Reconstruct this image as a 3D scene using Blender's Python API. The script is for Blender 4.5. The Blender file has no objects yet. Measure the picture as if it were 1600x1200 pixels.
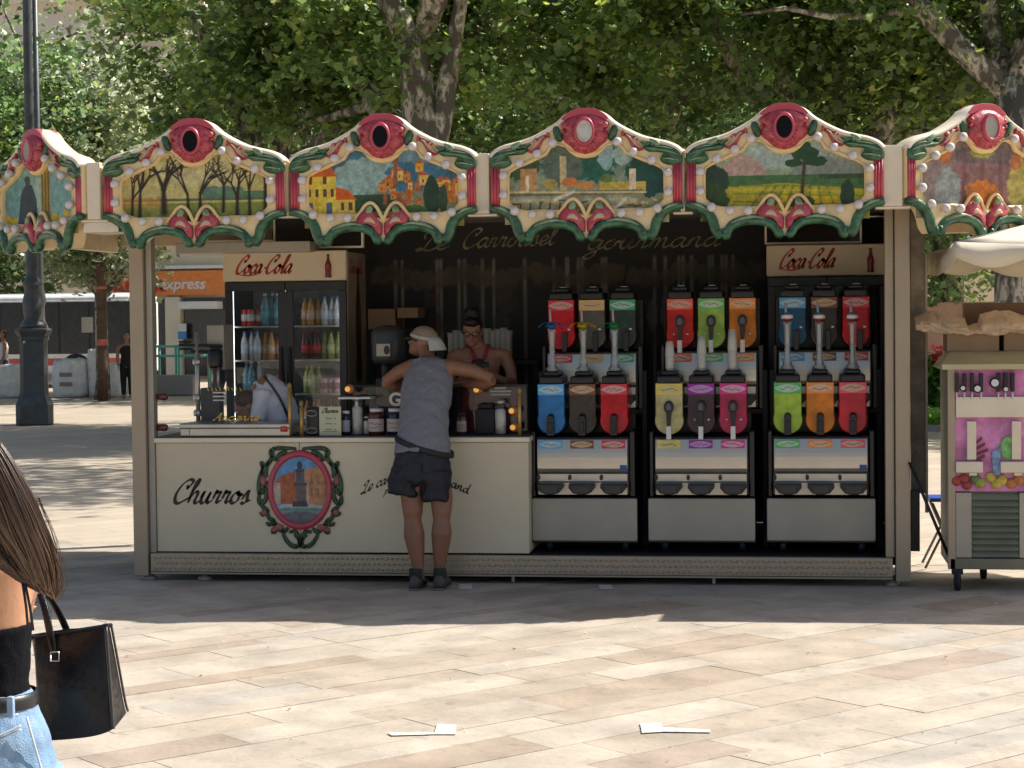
import bpy, bmesh, math, random
import numpy as np
from mathutils import Vector, Matrix, noise as mnoise
R = math.radians; PI = math.pi
random.seed(7); RNG = np.random.default_rng(7)
S = bpy.context.scene; COL = S.collection

# ------------------------------------------------------------------ camera, sky, sun, exposure
FPX = 3000.0; CAM_H = 1.85
cam = bpy.data.cameras.new("camera"); camo = bpy.data.objects.new("camera", cam); COL.objects.link(camo)
cam.sensor_width = 36; cam.lens = FPX / 1600 * 36; cam.clip_start = 0.1; cam.clip_end = 600
CM = Matrix.Rotation(R(8), 4, 'Z') @ Matrix.Rotation(R(90 - 1.95), 4, 'X') @ Matrix.Rotation(R(-0.63), 4, 'Z')
camo.matrix_world = Matrix.Translation((0, 0, CAM_H)) @ CM
cam.dof.use_dof = False
S.camera = camo
SUN_AZ, SUN_EL = 63, 48           # azimuth clockwise from +Y, elevation
world = bpy.data.worlds.new("World"); S.world = world; world.use_nodes = True
wn = world.node_tree.nodes; wl_ = world.node_tree.links
sky = wn.new('ShaderNodeTexSky'); sky.sky_type = 'NISHITA'; sky.sun_disc = False
sky.sun_elevation = R(SUN_EL); sky.sun_rotation = R(SUN_AZ); sky.dust_density = 3.0
wn['Background'].inputs['Strength'].default_value = 0.082
wl_.new(sky.outputs[0], wn['Background'].inputs[0])
sun = bpy.data.lights.new("sun", 'SUN'); sun.energy = 4.5; sun.angle = R(0.6); sun.color = (1, .955, .88)
suno = bpy.data.objects.new("sun", sun); COL.objects.link(suno)
sd = Vector((math.sin(R(SUN_AZ)) * math.cos(R(SUN_EL)), math.cos(R(SUN_AZ)) * math.cos(R(SUN_EL)), math.sin(R(SUN_EL))))
suno.rotation_euler = sd.to_track_quat('Z', 'Y').to_euler()
S.view_settings.view_transform = 'Standard'; S.view_settings.look = 'None'
S.view_settings.exposure = 0.68; S.view_settings.gamma = 1

# ------------------------------------------------------------------ measuring helpers (surveyed positions)
M3 = CM.to_3x3()
def ray(px, py): return M3 @ Vector(((px - 800) / FPX, -(py - 600) / FPX, -1))
def W(px, py, Y):
    d = ray(px, py); t = Y / d.y; return (d.x * t, d.z * t + CAM_H)
def WX(px, Y, py=500): return W(px, py, Y)[0]
def WZ(py, Y, px=800): return W(px, py, Y)[1]
def G(px, py):
    d = ray(px, py); t = -CAM_H / d.z; return (d.x * t, d.y * t)
def P3(px, py, Y):
    x, z = W(px, py, Y); return Vector((x, Y, z))

# ------------------------------------------------------------------ materials
MATS = {}
def mat(name, rgb, rough=.55, metal=0., var=.08, scale=6., bump=0., bscale=60., spec=.5, coat=0., stain=None):
    if name in MATS: return MATS[name]
    m = bpy.data.materials.new(name); m.use_nodes = True; nt = m.node_tree; n = nt.nodes; l = nt.links
    b = n['Principled BSDF']; b.inputs['Roughness'].default_value = rough; b.inputs['Metallic'].default_value = metal
    b.inputs['Specular IOR Level'].default_value = spec; b.inputs['Coat Weight'].default_value = coat
    tc = n.new('ShaderNodeTexCoord')
    nz = n.new('ShaderNodeTexNoise'); nz.inputs['Scale'].default_value = scale; nz.inputs['Detail'].default_value = 6
    l.new(tc.outputs['Object'], nz.inputs['Vector'])
    mr = n.new('ShaderNodeMapRange'); mr.inputs['To Min'].default_value = 1 - var * 1.6; mr.inputs['To Max'].default_value = 1 + var * 1.6
    mr.inputs['From Min'].default_value = .25; mr.inputs['From Max'].default_value = .75
    l.new(nz.outputs['Fac'], mr.inputs['Value'])
    mx = n.new('ShaderNodeMix'); mx.data_type = 'RGBA'; mx.blend_type = 'MULTIPLY'; mx.inputs[0].default_value = 1
    mx.inputs[6].default_value = (*rgb, 1); l.new(mr.outputs[0], mx.inputs[7])
    out = mx.outputs[2]
    if stain:
        n2 = n.new('ShaderNodeTexNoise'); n2.inputs['Scale'].default_value = stain[1]; n2.inputs['Detail'].default_value = 8
        n2.inputs['Roughness'].default_value = .7; l.new(tc.outputs['Object'], n2.inputs['Vector'])
        r2 = n.new('ShaderNodeMapRange'); r2.inputs['From Min'].default_value = .5; r2.inputs['From Max'].default_value = .72; r2.inputs['To Max'].default_value = stain[2]
        l.new(n2.outputs['Fac'], r2.inputs['Value'])
        m2 = n.new('ShaderNodeMix'); m2.data_type = 'RGBA'; l.new(r2.outputs[0], m2.inputs[0]); l.new(out, m2.inputs[6]); m2.inputs[7].default_value = (*stain[0], 1)
        out = m2.outputs[2]
    l.new(out, b.inputs['Base Color'])
    if bump:
        nb = n.new('ShaderNodeTexNoise'); nb.inputs['Scale'].default_value = bscale; nb.inputs['Detail'].default_value = 4
        l.new(tc.outputs['Object'], nb.inputs['Vector'])
        bp = n.new('ShaderNodeBump'); bp.inputs['Strength'].default_value = bump; bp.inputs['Distance'].default_value = .01
        l.new(nb.outputs['Fac'], bp.inputs['Height']); l.new(bp.outputs[0], b.inputs['Normal'])
    MATS[name] = m; return m
def emis(name, rgb, st):
    if name in MATS: return MATS[name]
    m = mat(name, rgb); b = m.node_tree.nodes['Principled BSDF']
    b.inputs['Emission Color'].default_value = (*rgb, 1); b.inputs['Emission Strength'].default_value = st; return m
def attrmat(name, rough=.5, bump=.0, bscale=80, coat=0., sat=1.0, val=1.0):
    if name in MATS: return MATS[name]
    m = bpy.data.materials.new(name); m.use_nodes = True; nt = m.node_tree; n = nt.nodes; l = nt.links
    b = n['Principled BSDF']; b.inputs['Roughness'].default_value = rough; b.inputs['Coat Weight'].default_value = coat
    a = n.new('ShaderNodeAttribute'); a.attribute_name = 'Col'
    l.new(a.outputs['Color'], b.inputs['Base Color'])
    if bump:
        tc = n.new('ShaderNodeTexCoord'); nb = n.new('ShaderNodeTexNoise'); nb.inputs['Scale'].default_value = bscale
        l.new(tc.outputs['Object'], nb.inputs['Vector'])
        bp = n.new('ShaderNodeBump'); bp.inputs['Strength'].default_value = bump; bp.inputs['Distance'].default_value = .005
        l.new(nb.outputs['Fac'], bp.inputs['Height']); l.new(bp.outputs[0], b.inputs['Normal'])
    MATS[name] = m; return m
def glass(name, tint=(1, 1, 1), refl=.12, rough=.03):
    if name in MATS: return MATS[name]
    m = bpy.data.materials.new(name); m.use_nodes = True; nt = m.node_tree; n = nt.nodes; l = nt.links
    n.remove(n['Principled BSDF']); t = n.new('ShaderNodeBsdfTransparent'); t.inputs[0].default_value = (*tint, 1)
    g = n.new('ShaderNodeBsdfGlossy'); g.inputs['Roughness'].default_value = rough
    lw = n.new('ShaderNodeLayerWeight'); lw.inputs[0].default_value = .25
    ad = n.new('ShaderNodeMath'); ad.operation = 'ADD'; ad.inputs[1].default_value = refl * .6
    mu = n.new('ShaderNodeMath'); mu.operation = 'MULTIPLY'; mu.inputs[1].default_value = .6
    l.new(lw.outputs['Fresnel'], mu.inputs[0]); l.new(mu.outputs[0], ad.inputs[0])
    mx = n.new('ShaderNodeMixShader'); l.new(ad.outputs[0], mx.inputs[0]); l.new(t.outputs[0], mx.inputs[1]); l.new(g.outputs[0], mx.inputs[2])
    l.new(mx.outputs[0], n['Material Output'].inputs[0]); MATS[name] = m; return m

# ------------------------------------------------------------------ mesh builder
class MB:
    def __init__(s): s.v = []; s.f = []; s.m = []; s.c = []; s.usec = False; s.smooth = []
    def add(s, vs, fs, mi=0, col=None, sm=False):
        s.pc = getattr(s, 'pc', []); s.pc.append((len(s.v), len(s.v)+len(vs), len(s.f), len(s.f)+len(fs)))
        o = len(s.v); s.v += [tuple(p) for p in vs]; s.f += [tuple(i + o for i in f) for f in fs]
        s.m += [mi] * len(fs); s.smooth += [sm] * len(fs)
        if col is not None: s.usec = True
        s.c += [col or (.5, .5, .5)] * len(vs); return s
    def box(s, x0, x1, y0, y1, z0, z1, mi=0, col=None, M=None):
        x0, x1 = min(x0, x1), max(x0, x1); y0, y1 = min(y0, y1), max(y0, y1); z0, z1 = min(z0, z1), max(z0, z1)
        vs = [Vector(p) for p in ((x0,y0,z0),(x1,y0,z0),(x1,y1,z0),(x0,y1,z0),(x0,y0,z1),(x1,y0,z1),(x1,y1,z1),(x0,y1,z1))]
        if M: vs = [M @ p for p in vs]
        return s.add(vs, [(0,3,2,1),(4,5,6,7),(0,1,5,4),(1,2,6,5),(2,3,7,6),(3,0,4,7)], mi, col)
    def prism(s, pts, y0, y1, mi=0, col=None):       # polygon in XZ, extruded along Y
        n = len(pts); ar = sum(pts[i][0]*pts[(i+1)%n][1]-pts[(i+1)%n][0]*pts[i][1] for i in range(n))
        if ar < 0: pts = pts[::-1]
        vs = [(p[0], y0, p[1]) for p in pts] + [(p[0], y1, p[1]) for p in pts]
        fs = [tuple(range(n)), tuple(range(2*n-1, n-1, -1))] + [(i, i+n, (i+1)%n+n, (i+1)%n) for i in range(n)]
        return s.add(vs, fs, mi, col)
    def prismz(s, pts, z0, z1, mi=0, col=None):       # polygon in XY, extruded along Z
        n = len(pts); ar = sum(pts[i][0]*pts[(i+1)%n][1]-pts[(i+1)%n][0]*pts[i][1] for i in range(n))
        if ar < 0: pts = pts[::-1]
        vs = [(p[0], p[1], z0) for p in pts] + [(p[0], p[1], z1) for p in pts]
        fs = [tuple(range(n-1, -1, -1)), tuple(range(n, 2*n))] + [(i, (i+1)%n, (i+1)%n+n, i+n) for i in range(n)]
        return s.add(vs, fs, mi, col)
    def dome(s, pts, y, h, mi=0, col=None):          # raised relief in XZ facing -Y
        n = len(pts); cx = sum(p[0] for p in pts)/n; cz = sum(p[1] for p in pts)/n
        ar = sum(pts[i][0]*pts[(i+1)%n][1]-pts[(i+1)%n][0]*pts[i][1] for i in range(n))
        if ar < 0: pts = pts[::-1]
        vs = [(p[0], y, p[1]) for p in pts]
        for k, (sc, hh) in enumerate(((.93, .55), (.7, .9))):
            vs += [(cx+(p[0]-cx)*sc, y-h*hh, cz+(p[1]-cz)*sc) for p in pts]
        vs.append((cx, y-h, cz)); fs = []
        for k in (0, 1):
            fs += [(k*n+i, k*n+(i+1)%n, (k+1)*n+(i+1)%n, (k+1)*n+i) for i in range(n)]
        fs += [(2*n+i, 2*n+(i+1)%n, 3*n) for i in range(n)]
        return s.add(vs, fs, mi, col, True)
    def rings(s, rs, mi=0, col=None, sm=True, caps=True, cols=None):
        n = len(rs[0]); vs = [p for r in rs for p in r]; fs = []
        for k in range(len(rs)-1):
            fs += [(k*n+i, k*n+(i+1)%n, (k+1)*n+(i+1)%n, (k+1)*n+i) for i in range(n)]
        if caps: fs += [tuple(range(n-1, -1, -1)), tuple((len(rs)-1)*n+i for i in range(n))]
        o = len(s.v); s.add(vs, fs, mi, col, sm)
        if cols:
            s.usec = True
            for k, c in enumerate(cols):
                for i in range(n): s.c[o+k*n+i] = c
        return s
    def tube(s, path, r, n=8, mi=0, col=None, ref=None, caps=True, cols=None, flat=None):
        P = [Vector(p) for p in path]; rs = []; N = len(P)
        up = Vector(ref) if ref else Vector((.123, .77, .31)).normalized(); prev = None
        for i, p in enumerate(P):
            t = (P[min(i+1, N-1)] - P[max(i-1, 0)]).normalized()
            if prev is None: a = (up - t*up.dot(t)).normalized()
            else: a = (prev - t*prev.dot(t)).normalized()
            if ref: 
                aa = up - t*up.dot(t)
                if aa.length > .05: a = aa.normalized()
            prev = a; b = t.cross(a)
            rr = r[i] if isinstance(r, (list, tuple)) else r
            ra, rb = rr if isinstance(rr, (list, tuple)) else (rr, rr)
            rs.append([p + a*(ra*math.cos(2*PI*k/n)) + b*(rb*math.sin(2*PI*k/n)) for k in range(n)])
        return s.rings(rs, mi, col, True, caps, cols)
    def lathe(s, prof, c=(0,0,0), n=20, mi=0, col=None, sm=True, sx=1, sy=1, ph=0):   # prof: (radius, z)
        return s.rings([[Vector((c[0]+r*sx*math.cos(2*PI*k/n+ph), c[1]+r*sy*math.sin(2*PI*k/n+ph), c[2]+z)) for k in range(n)] for r, z in prof], mi, col, sm)
    def ell(s, c, r, n=14, m=9, mi=0, col=None, M=None):
        rs = []
        for j in range(m+1):
            t = -PI/2 + PI*j/m; q = []
            for k in range(n):
                p = Vector((max(math.cos(t), 1e-3)*math.cos(2*PI*k/n)*r[0], max(math.cos(t), 1e-3)*math.sin(2*PI*k/n)*r[1], math.sin(t)*r[2]))
                if M: p = M @ p
                q.append(p + Vector(c))
            rs.append(q)
        return s.rings(rs, mi, col, True)
    def comps(s):
        bb = []
        for (a, b, c, d) in s.pc:
            A = np.array([tuple(p) for p in s.v[a:b]]); bb.append((A.min(0)-.0025, A.max(0)+.0025))
        n = len(bb); par = list(range(n))
        def fd(i):
            while par[i] != i: i = par[i]
            return i
        for i in range(n):
            for j in range(i):
                if (bb[i][0] <= bb[j][1]).all() and (bb[j][0] <= bb[i][1]).all(): par[fd(i)] = fd(j)
        g = {}
        for i in range(n): g.setdefault(fd(i), []).append(s.pc[i])
        return list(g.values())
    def build(s, name, mats, parent=None, loc=None, rot=None, bevel=0, bseg=2, local=False, cast=True):
        if parent is not None and 1 < len(s.pc) <= 14 and not any(k in name for k in NOSPLIT):
            grp = s.comps()
            if len(grp) > 1:
                first = None
                for gq in grp:
                    q = MB(); q.usec = s.usec; q.pc = []
                    for (a, b, c, d) in gq:
                        o_ = len(q.v); q.pc.append((o_, o_+b-a, len(q.f), len(q.f)+d-c)); q.v += s.v[a:b]; q.c += s.c[a:b]
                        q.f += [tuple(i-a+o_ for i in f) for f in s.f[c:d]]; q.m += s.m[c:d]; q.smooth += s.smooth[c:d]
                    o = q.build(name, mats, parent, loc, rot, bevel, bseg, local)
                    first = first or o
                return first
        me = bpy.data.meshes.new(name)
        off = Vector((0, 0, 0))
        if loc is not None: off = Vector(loc)
        elif parent is not None and not local: off = WL.get(parent.name, Vector((0,0,0)))
        vs = s.v if (loc is None and (parent is None or local)) else [(p[0]-off.x, p[1]-off.y, p[2]-off.z) for p in s.v]
        if loc is not None and local: vs = s.v
        me.from_pydata([tuple(p) for p in vs], [], s.f)
        for m in (mats if isinstance(mats, (list, tuple)) else [mats]): me.materials.append(m)
        me.polygons.foreach_set('material_index', s.m); me.polygons.foreach_set('use_smooth', s.smooth)
        if s.usec:
            a = me.color_attributes.new('Col', 'FLOAT_COLOR', 'POINT')
            a.data.foreach_set('color', np.array([(c[0], c[1], c[2], 1) for c in s.c], dtype=np.float32).ravel())
        me.update()
        o = bpy.data.objects.new(name, me); COL.objects.link(o)
        if parent is not None: o.parent = parent
        if loc is not None:
            pl = WL.get(parent.name, Vector((0,0,0))) if parent is not None and not local else Vector((0,0,0))
            o.location = off - pl
            WL[o.name] = off
        else: WL[o.name] = off
        if rot is not None: o.rotation_euler = rot
        if bevel:
            b = o.modifiers.new('bevel', 'BEVEL'); b.width = bevel; b.segments = bseg; b.limit_method = 'ANGLE'; b.angle_limit = R(50)
        return o
WL = {}
NOSPLIT = ('flower', 'stem', 'lettering', 'print', 'tread', 'strip', 'logo', 'ornament', 'label', 'badge', 'pupil', 'glasses', 'price_line')
def tag(o, label=None, cat=None, group=None, kind=None):
    if label: o['label'] = label
    if cat: o['category'] = cat
    if group: o['group'] = group
    if kind: o['kind'] = kind
    return o
def thing(name, label, cat, loc=(0,0,0), rz=0, group=None):
    o = bpy.data.objects.new(name, None); COL.objects.link(o); o.location = loc; o.rotation_euler = (0, 0, rz)
    o.empty_display_size = .1; WL[o.name] = Vector(loc); return tag(o, label, cat, group)
def kids(o): return [c for c in bpy.data.objects if c.parent == o]
def dup(root, loc, label, rz=None, group=None):
    def rec(o, par):
        c = o.copy(); COL.objects.link(c); c.parent = par
        for ch in CH.get(o.name, []): rec(ch, c)
        return c
    global CH
    CH = {}
    for c in bpy.data.objects:
        if c.parent: CH.setdefault(c.parent.name, []).append(c)
    r = rec(root, None); r.location = loc; r['label'] = label; WL[r.name] = Vector(loc)
    if rz is not None: r.rotation_euler = (0, 0, rz)
    if group: r['group'] = group
    return r
def catmull(pts, k=6, closed=False):
    P = [np.array(p, float) for p in pts]; n = len(P); out = []
    rng = range(n if closed else n-1)
    for i in rng:
        p0 = P[(i-1) % n] if closed or i > 0 else P[0]; p1 = P[i]; p2 = P[(i+1) % n]
        p3 = P[(i+2) % n] if closed or i+2 < n else P[-1]
        for j in range(k):
            t = j/k; out.append(tuple(.5*((2*p1)+(-p0+p2)*t+(2*p0-5*p1+4*p2-p3)*t*t+(-p0+3*p1-3*p2+p3)*t**3)))
    if not closed: out.append(tuple(P[-1]))
    return out

# ------------------------------------------------------------------ script lettering drawn as pen strokes
GL = {
 'a': (1.0, [[(.72,.85),(.45,1),(.12,.75),(0,.35),(.18,.02),(.48,.2),(.74,.9)], [(.76,.98),(.66,.35),(.78,.02),(1.05,.25)]]),
 'c': (.78, [[(.68,.72),(.52,1),(.18,.85),(0,.4),(.18,.02),(.5,.05),(.86,.35)]]),
 'd': (1.02,[[(.72,.85),(.45,1),(.12,.75),(0,.35),(.18,.02),(.48,.2),(.74,.9)], [(.95,2.0),(.76,1.0),(.66,.35),(.78,.02),(1.05,.25)]]),
 'e': (.74, [[(0,.35),(.4,.48),(.58,.78),(.38,1),(.1,.75),(.04,.3),(.26,0),(.78,.3)]]),
 'g': (1.0, [[(.72,.85),(.45,1),(.12,.75),(0,.35),(.18,.02),(.48,.2),(.74,.9)], [(.78,.98),(.66,.2),(.5,-.7),(.2,-1.0),(-.05,-.75),(.3,-.35),(1.0,.25)]]),
 'h': (1.0, [[(0,.9),(.35,1.5),(.42,2.0),(.25,1.95),(.12,1.2),(0,0)], [(.02,.35),(.3,.9),(.55,.98),(.62,.7),(.55,.2),(.72,0),(1.02,.25)]]),
 'i': (.5,  [[(0,.35),(.22,1),(.12,.3),(.24,0),(.5,.25)], [(.3,1.4),(.33,1.5)]]),
 'l': (.58, [[(0,.35),(.4,1.3),(.48,1.95),(.3,1.95),(.15,1.1),(.14,.25),(.3,0),(.6,.3)]]),
 'm': (1.4, [[(0,.35),(.2,1),(.15,.5),(.05,0)], [(.1,.4),(.35,.95),(.52,.9),(.5,.4),(.42,0)], [(.48,.4),(.75,.95),(.92,.9),(.9,.3),(1.05,0),(1.42,.3)]]),
 'n': (1.05,[[(0,.35),(.2,1),(.15,.5),(.05,0)], [(.1,.4),(.38,.95),(.6,.9),(.56,.3),(.7,0),(1.06,.3)]]),
 'o': (.92, [[(.42,1),(.1,.75),(0,.3),(.22,0),(.55,.2),(.62,.65),(.4,1),(.5,.8),(.95,.75)]]),
 'r': (.8,  [[(0,.35),(.15,1.1),(.22,.92),(.5,.95),(.42,.45),(.45,.05),(.8,.3)]]),
 's': (.75, [[(0,.3),(.35,1.1),(.42,.6),(.45,.15),(.2,-.02),(.02,.12)], [(.42,.1),(.78,.3)]]),
 't': (.6,  [[(0,.35),(.38,1.6),(.2,.7),(.2,.1),(.38,0),(.62,.3)], [(.02,1.15),(.55,1.2)]]),
 'u': (1.08,[[(0,.4),(.16,1),(.08,.3),(.25,0),(.5,.2),(.72,.95)], [(.74,1),(.62,.35),(.75,.02),(1.1,.3)]]),
 'A': (1.35,[[(-.2,.1),(.1,.15),(.6,1.2),(.95,2.0),(.88,1.0),(.92,0),(1.2,.2)], [(.3,.75),(1.15,.8)]]),
 'C': (1.3, [[(1.05,1.5),(1.2,1.9),(.85,2.05),(.35,1.6),(.05,.8),(.15,.15),(.5,-.02),(.95,.25),(1.3,.5)], [(1.05,1.5),(.9,1.3),(.85,1.6)]]),
 'L': (1.2, [[(.3,1.2),(.2,1.7),(.6,2.05),(.85,1.8),(.6,1.0),(.35,.2),(.05,-.02),(-.1,.15),(.2,.2),(.7,-.05),(1.2,.25)]]),
 'G': (1.3, [[(1.05,1.5),(1.1,1.9),(.8,2.0),(.3,1.5),(.08,.7),(.3,.05),(.8,.2),(1.0,.9)], [(.6,.85),(1.05,.95),(.9,.2),(.75,-.5),(.3,-.7)]]),
 'P': (1.1, [[(.5,2.0),(.3,1.0),(.1,0)], [(.1,1.6),(.5,2.05),(1.0,1.8),(.8,1.2),(.35,1.0)]]),
 '-': (.6,  [[(.1,.6),(.5,.62)]]), ' ': (.7, []),
}
def script(mb, text, h, width, place, slant=.28, nib=.16, th=.0015, mi=0, col=None, nibang=R(38)):
    """h: x-height; width: target total width; place(u, v, depth) -> Vector"""
    tot = sum(GL[c][0] for c in text) or 1; sx = width/tot; x = 0
    for ch in text:
        adv, sts = GL[ch]
        for st in sts:
            pp = catmull([((x + p[0])*sx + slant*p[1]*h, p[1]*h) for p in st], 7)
            n = len(pp); L = []; Rr = []
            for i, p in enumerate(pp):
                q0 = pp[max(i-1, 0)]; q1 = pp[min(i+1, n-1)]
                dx, dy = q1[0]-q0[0], q1[1]-q0[1]; d = math.hypot(dx, dy) or 1; dx /= d; dy /= d
                a = math.atan2(dy, dx); w = nib*h*(.28+.72*abs(math.sin(a-nibang)))
                taper = min(1, .45+i/3, .45+(n-1-i)/3)
                L.append((p[0]-dy*w*taper, p[1]+dx*w*taper)); Rr.append((p[0]+dy*w*taper, p[1]-dx*w*taper))
            vs = [place(u, v, 0) for u, v in L] + [place(u, v, 0) for u, v in Rr]
            mb.add(vs, [(i, i+1, n+i+1, n+i) for i in range(n-1)], mi, col)
        x += adv
    return mb
def text_obj(name, s, size, loc, mt, parent, rotx=R(90), rz=0, th=.003, shear=0, bold=0, width=None, sy=1):
    cu = bpy.data.curves.new(name, 'FONT'); cu.body = s; cu.size = size; cu.extrude = th; cu.shear = shear; cu.offset = bold
    cu.align_x = 'CENTER'; cu.align_y = 'CENTER'; cu.materials.append(mt)
    o = bpy.data.objects.new(name, cu); COL.objects.link(o); bpy.context.view_layer.update()
    dg = bpy.context.evaluated_depsgraph_get(); me = bpy.data.meshes.new_from_object(o.evaluated_get(dg))
    COL.objects.unlink(o); bpy.data.objects.remove(o); bpy.data.curves.remove(cu)
    sx = 1
    if width: 
        xs = [v.co.x for v in me.vertices]; sx = width/(max(xs)-min(xs))
    me.transform(Matrix.Diagonal((sx, sy, 1, 1)))
    o = bpy.data.objects.new(name, me); COL.objects.link(o); o.parent = parent
    o.location = Vector(loc) - (WL.get(parent.name, Vector((0,0,0))) if parent else Vector((0,0,0))); o.rotation_euler = (rotx, 0, rz); return o

# ------------------------------------------------------------------ painted pictures as coloured grids
class Canvas:
    def __init__(s, w, h, nx, ny, base):
        s.w, s.h = w, h; s.nx, s.ny = nx, ny
        s.X, s.Y = np.meshgrid(np.linspace(0, 1, nx), np.linspace(0, 1, ny)); s.C = np.zeros((ny, nx, 3)) + np.array(base)
        s.asp = w/h; s.wob = (s.noise(9, 1)-.5)*.03, (s.noise(9, 2)-.5)*.03
    def noise(s, f, seed):
        r = np.random.default_rng(seed); out = np.zeros_like(s.X); amp = 1; tot = 0
        for o in range(3):
            g = r.random((int(f*2**o)+3, int(f*s.asp*2**o)+3)); gx = s.X*(g.shape[1]-2); gy = s.Y*(g.shape[0]-2)
            ix = gx.astype(int); iy = gy.astype(int); fx = gx-ix; fy = gy-iy; fx = fx*fx*(3-2*fx); fy = fy*fy*(3-2*fy)
            v = (g[iy,ix]*(1-fx)+g[iy,ix+1]*fx)*(1-fy)+(g[iy+1,ix]*(1-fx)+g[iy+1,ix+1]*fx)*fy
            out += v*amp; tot += amp; amp *= .6
        return out/tot
    def blend(s, mask, c, a=1):
        mask = (mask*a)[..., None]; s.C = s.C*(1-mask)+np.array(c)*mask; return s
    def grad(s, c0, c1):
        t = s.Y[..., None]; s.C = np.array(c0)*(1-t)+np.array(c1)*t; return s
    def poly(s, pts, c, a=1, wob=0):
        X = s.X+s.wob[0]*wob; Y = s.Y+s.wob[1]*wob; ins = np.zeros_like(X, bool); n = len(pts)
        for i in range(n):
            x0, y0 = pts[i]; x1, y1 = pts[(i+1) % n]
            if y0 == y1: continue
            cr = ((y0 > Y) != (y1 > Y)) & (X < (x1-x0)*(Y-y0)/(y1-y0)+x0); ins ^= cr
        return s.blend(ins.astype(float), c, a)
    def rect(s, x0, x1, y0, y1, c, a=1): return s.poly([(x0,y0),(x1,y0),(x1,y1),(x0,y1)], c, a)
    def ell(s, cx, cy, rx, ry, c, a=1, rag=0, seed=3):
        d = ((s.X-cx)/rx)**2+((s.Y-cy)/ry)**2
        if rag: d = d + (s.noise(14, seed)-.5)*rag*2
        return s.blend(np.clip((1-d)*8, 0, 1), c, a)
    def line(s, x0, y0, x1, y1, w, c, a=1, w1=None):
        dx, dy = (x1-x0)*s.asp, y1-y0; L = dx*dx+dy*dy+1e-9
        t = np.clip(((s.X-x0)*s.asp*dx+(s.Y-y0)*dy)/L, 0, 1)
        d = np.hypot((s.X-x0)*s.asp-t*dx, s.Y-y0-t*dy); ww = w+((w1 if w1 is not None else w)-w)*t
        return s.blend(np.clip(1.5-d/ww, 0, 1), c, a)
    def mottle(s, f, amt, seed=5):
        n = (s.noise(f, seed)-.5)*2*amt; s.C = np.clip(s.C*(1+n[..., None]), 0, 1); return s
    def mesh(s, mb, place, mask=None):
        vs = [place(x*s.w, y*s.h) for y in np.linspace(0, 1, s.ny) for x in np.linspace(0, 1, s.nx)]
        fs = [(j*s.nx+i, j*s.nx+i+1, (j+1)*s.nx+i+1, (j+1)*s.nx+i) for j in range(s.ny-1) for i in range(s.nx-1)]
        if mask:
            xs = np.linspace(0, 1, s.nx); ys = np.linspace(0, 1, s.ny)
            fs = [f for f in fs if mask(xs[f[0] % s.nx], ys[f[0]//s.nx]) and mask(xs[f[2] % s.nx], ys[f[2]//s.nx])]
        o = len(mb.v); mb.add(vs, fs, 0, (0,0,0)); mb.c[o:] = [tuple(c) for c in s.C.reshape(-1, 3)]; mb.usec = True; return mb

CREAM = (.56, .43, .27); DGREEN = (.018, .075, .04); RED = (.42, .035, .05)
M_cream = mat('cream paint', CREAM, .42, var=.07, scale=9, bump=.15, bscale=45, coat=.25)
M_creamw = mat('ivory paint', (.80,.70,.53), .38, var=.06, coat=.3)
M_green = mat('green carved paint', (.022,.10,.045), .38, var=.55, scale=22, bump=.3, bscale=50, coat=.3, stain=((.16,.28,.15), 14, .35))
M_greenl = mat('pale green carved paint', (.20,.30,.17), .4, var=.35, scale=20, coat=.3)
M_red = mat('carved red paint', (.43,.045,.065), .42, var=.3, scale=30, bump=.5, bscale=55, coat=.25, stain=((.62,.28,.26), 25, .5))
M_redp = mat('pink red paint', (.50,.06,.09), .4, var=.12, coat=.3)
M_bulb = mat('frosted bulb', (.66,.60,.57), .22, var=.03, coat=.6)
M_black = mat('black plastic', (.012,.012,.014), .35, var=.1)
M_blackm = mat('matt black', (.018,.018,.02), .7, var=.1)
M_alu = mat('warm aluminium profile', (.42,.34,.25), .45, .35, var=.06, scale=3, stain=((.35,.29,.21), 3, .4))
M_alud = mat('dull aluminium', (.40,.37,.31), .5, .4, var=.08, scale=4)
M_steel = mat('brushed steel', (.48,.46,.42), .33, .75, var=.08, scale=5)
M_steelp = mat('satin steel panel', (.38,.355,.30), .5, .45, var=.07, scale=2.5, stain=((.36,.34,.3), 4, .4))
M_board = mat('cream counter board', (.68,.59,.42), .42, var=.05, scale=1.3, stain=((.56,.49,.34), 2.2, .35))
M_white = mat('white plastic', (.72,.72,.70), .4, var=.03)
M_paint = attrmat('painted picture', .6, bump=.25, bscale=70)
M_dark = mat('dark interior panel', (.02,.019,.019), .6, var=.2)
M_gold = mat('gold lettering', (.26,.22,.12), .5, .1, var=.5, scale=14)
M_glass = glass('clear glass', refl=.02)
M_glassd = glass('door glass', (.85,.88,.88), .05)

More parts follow.
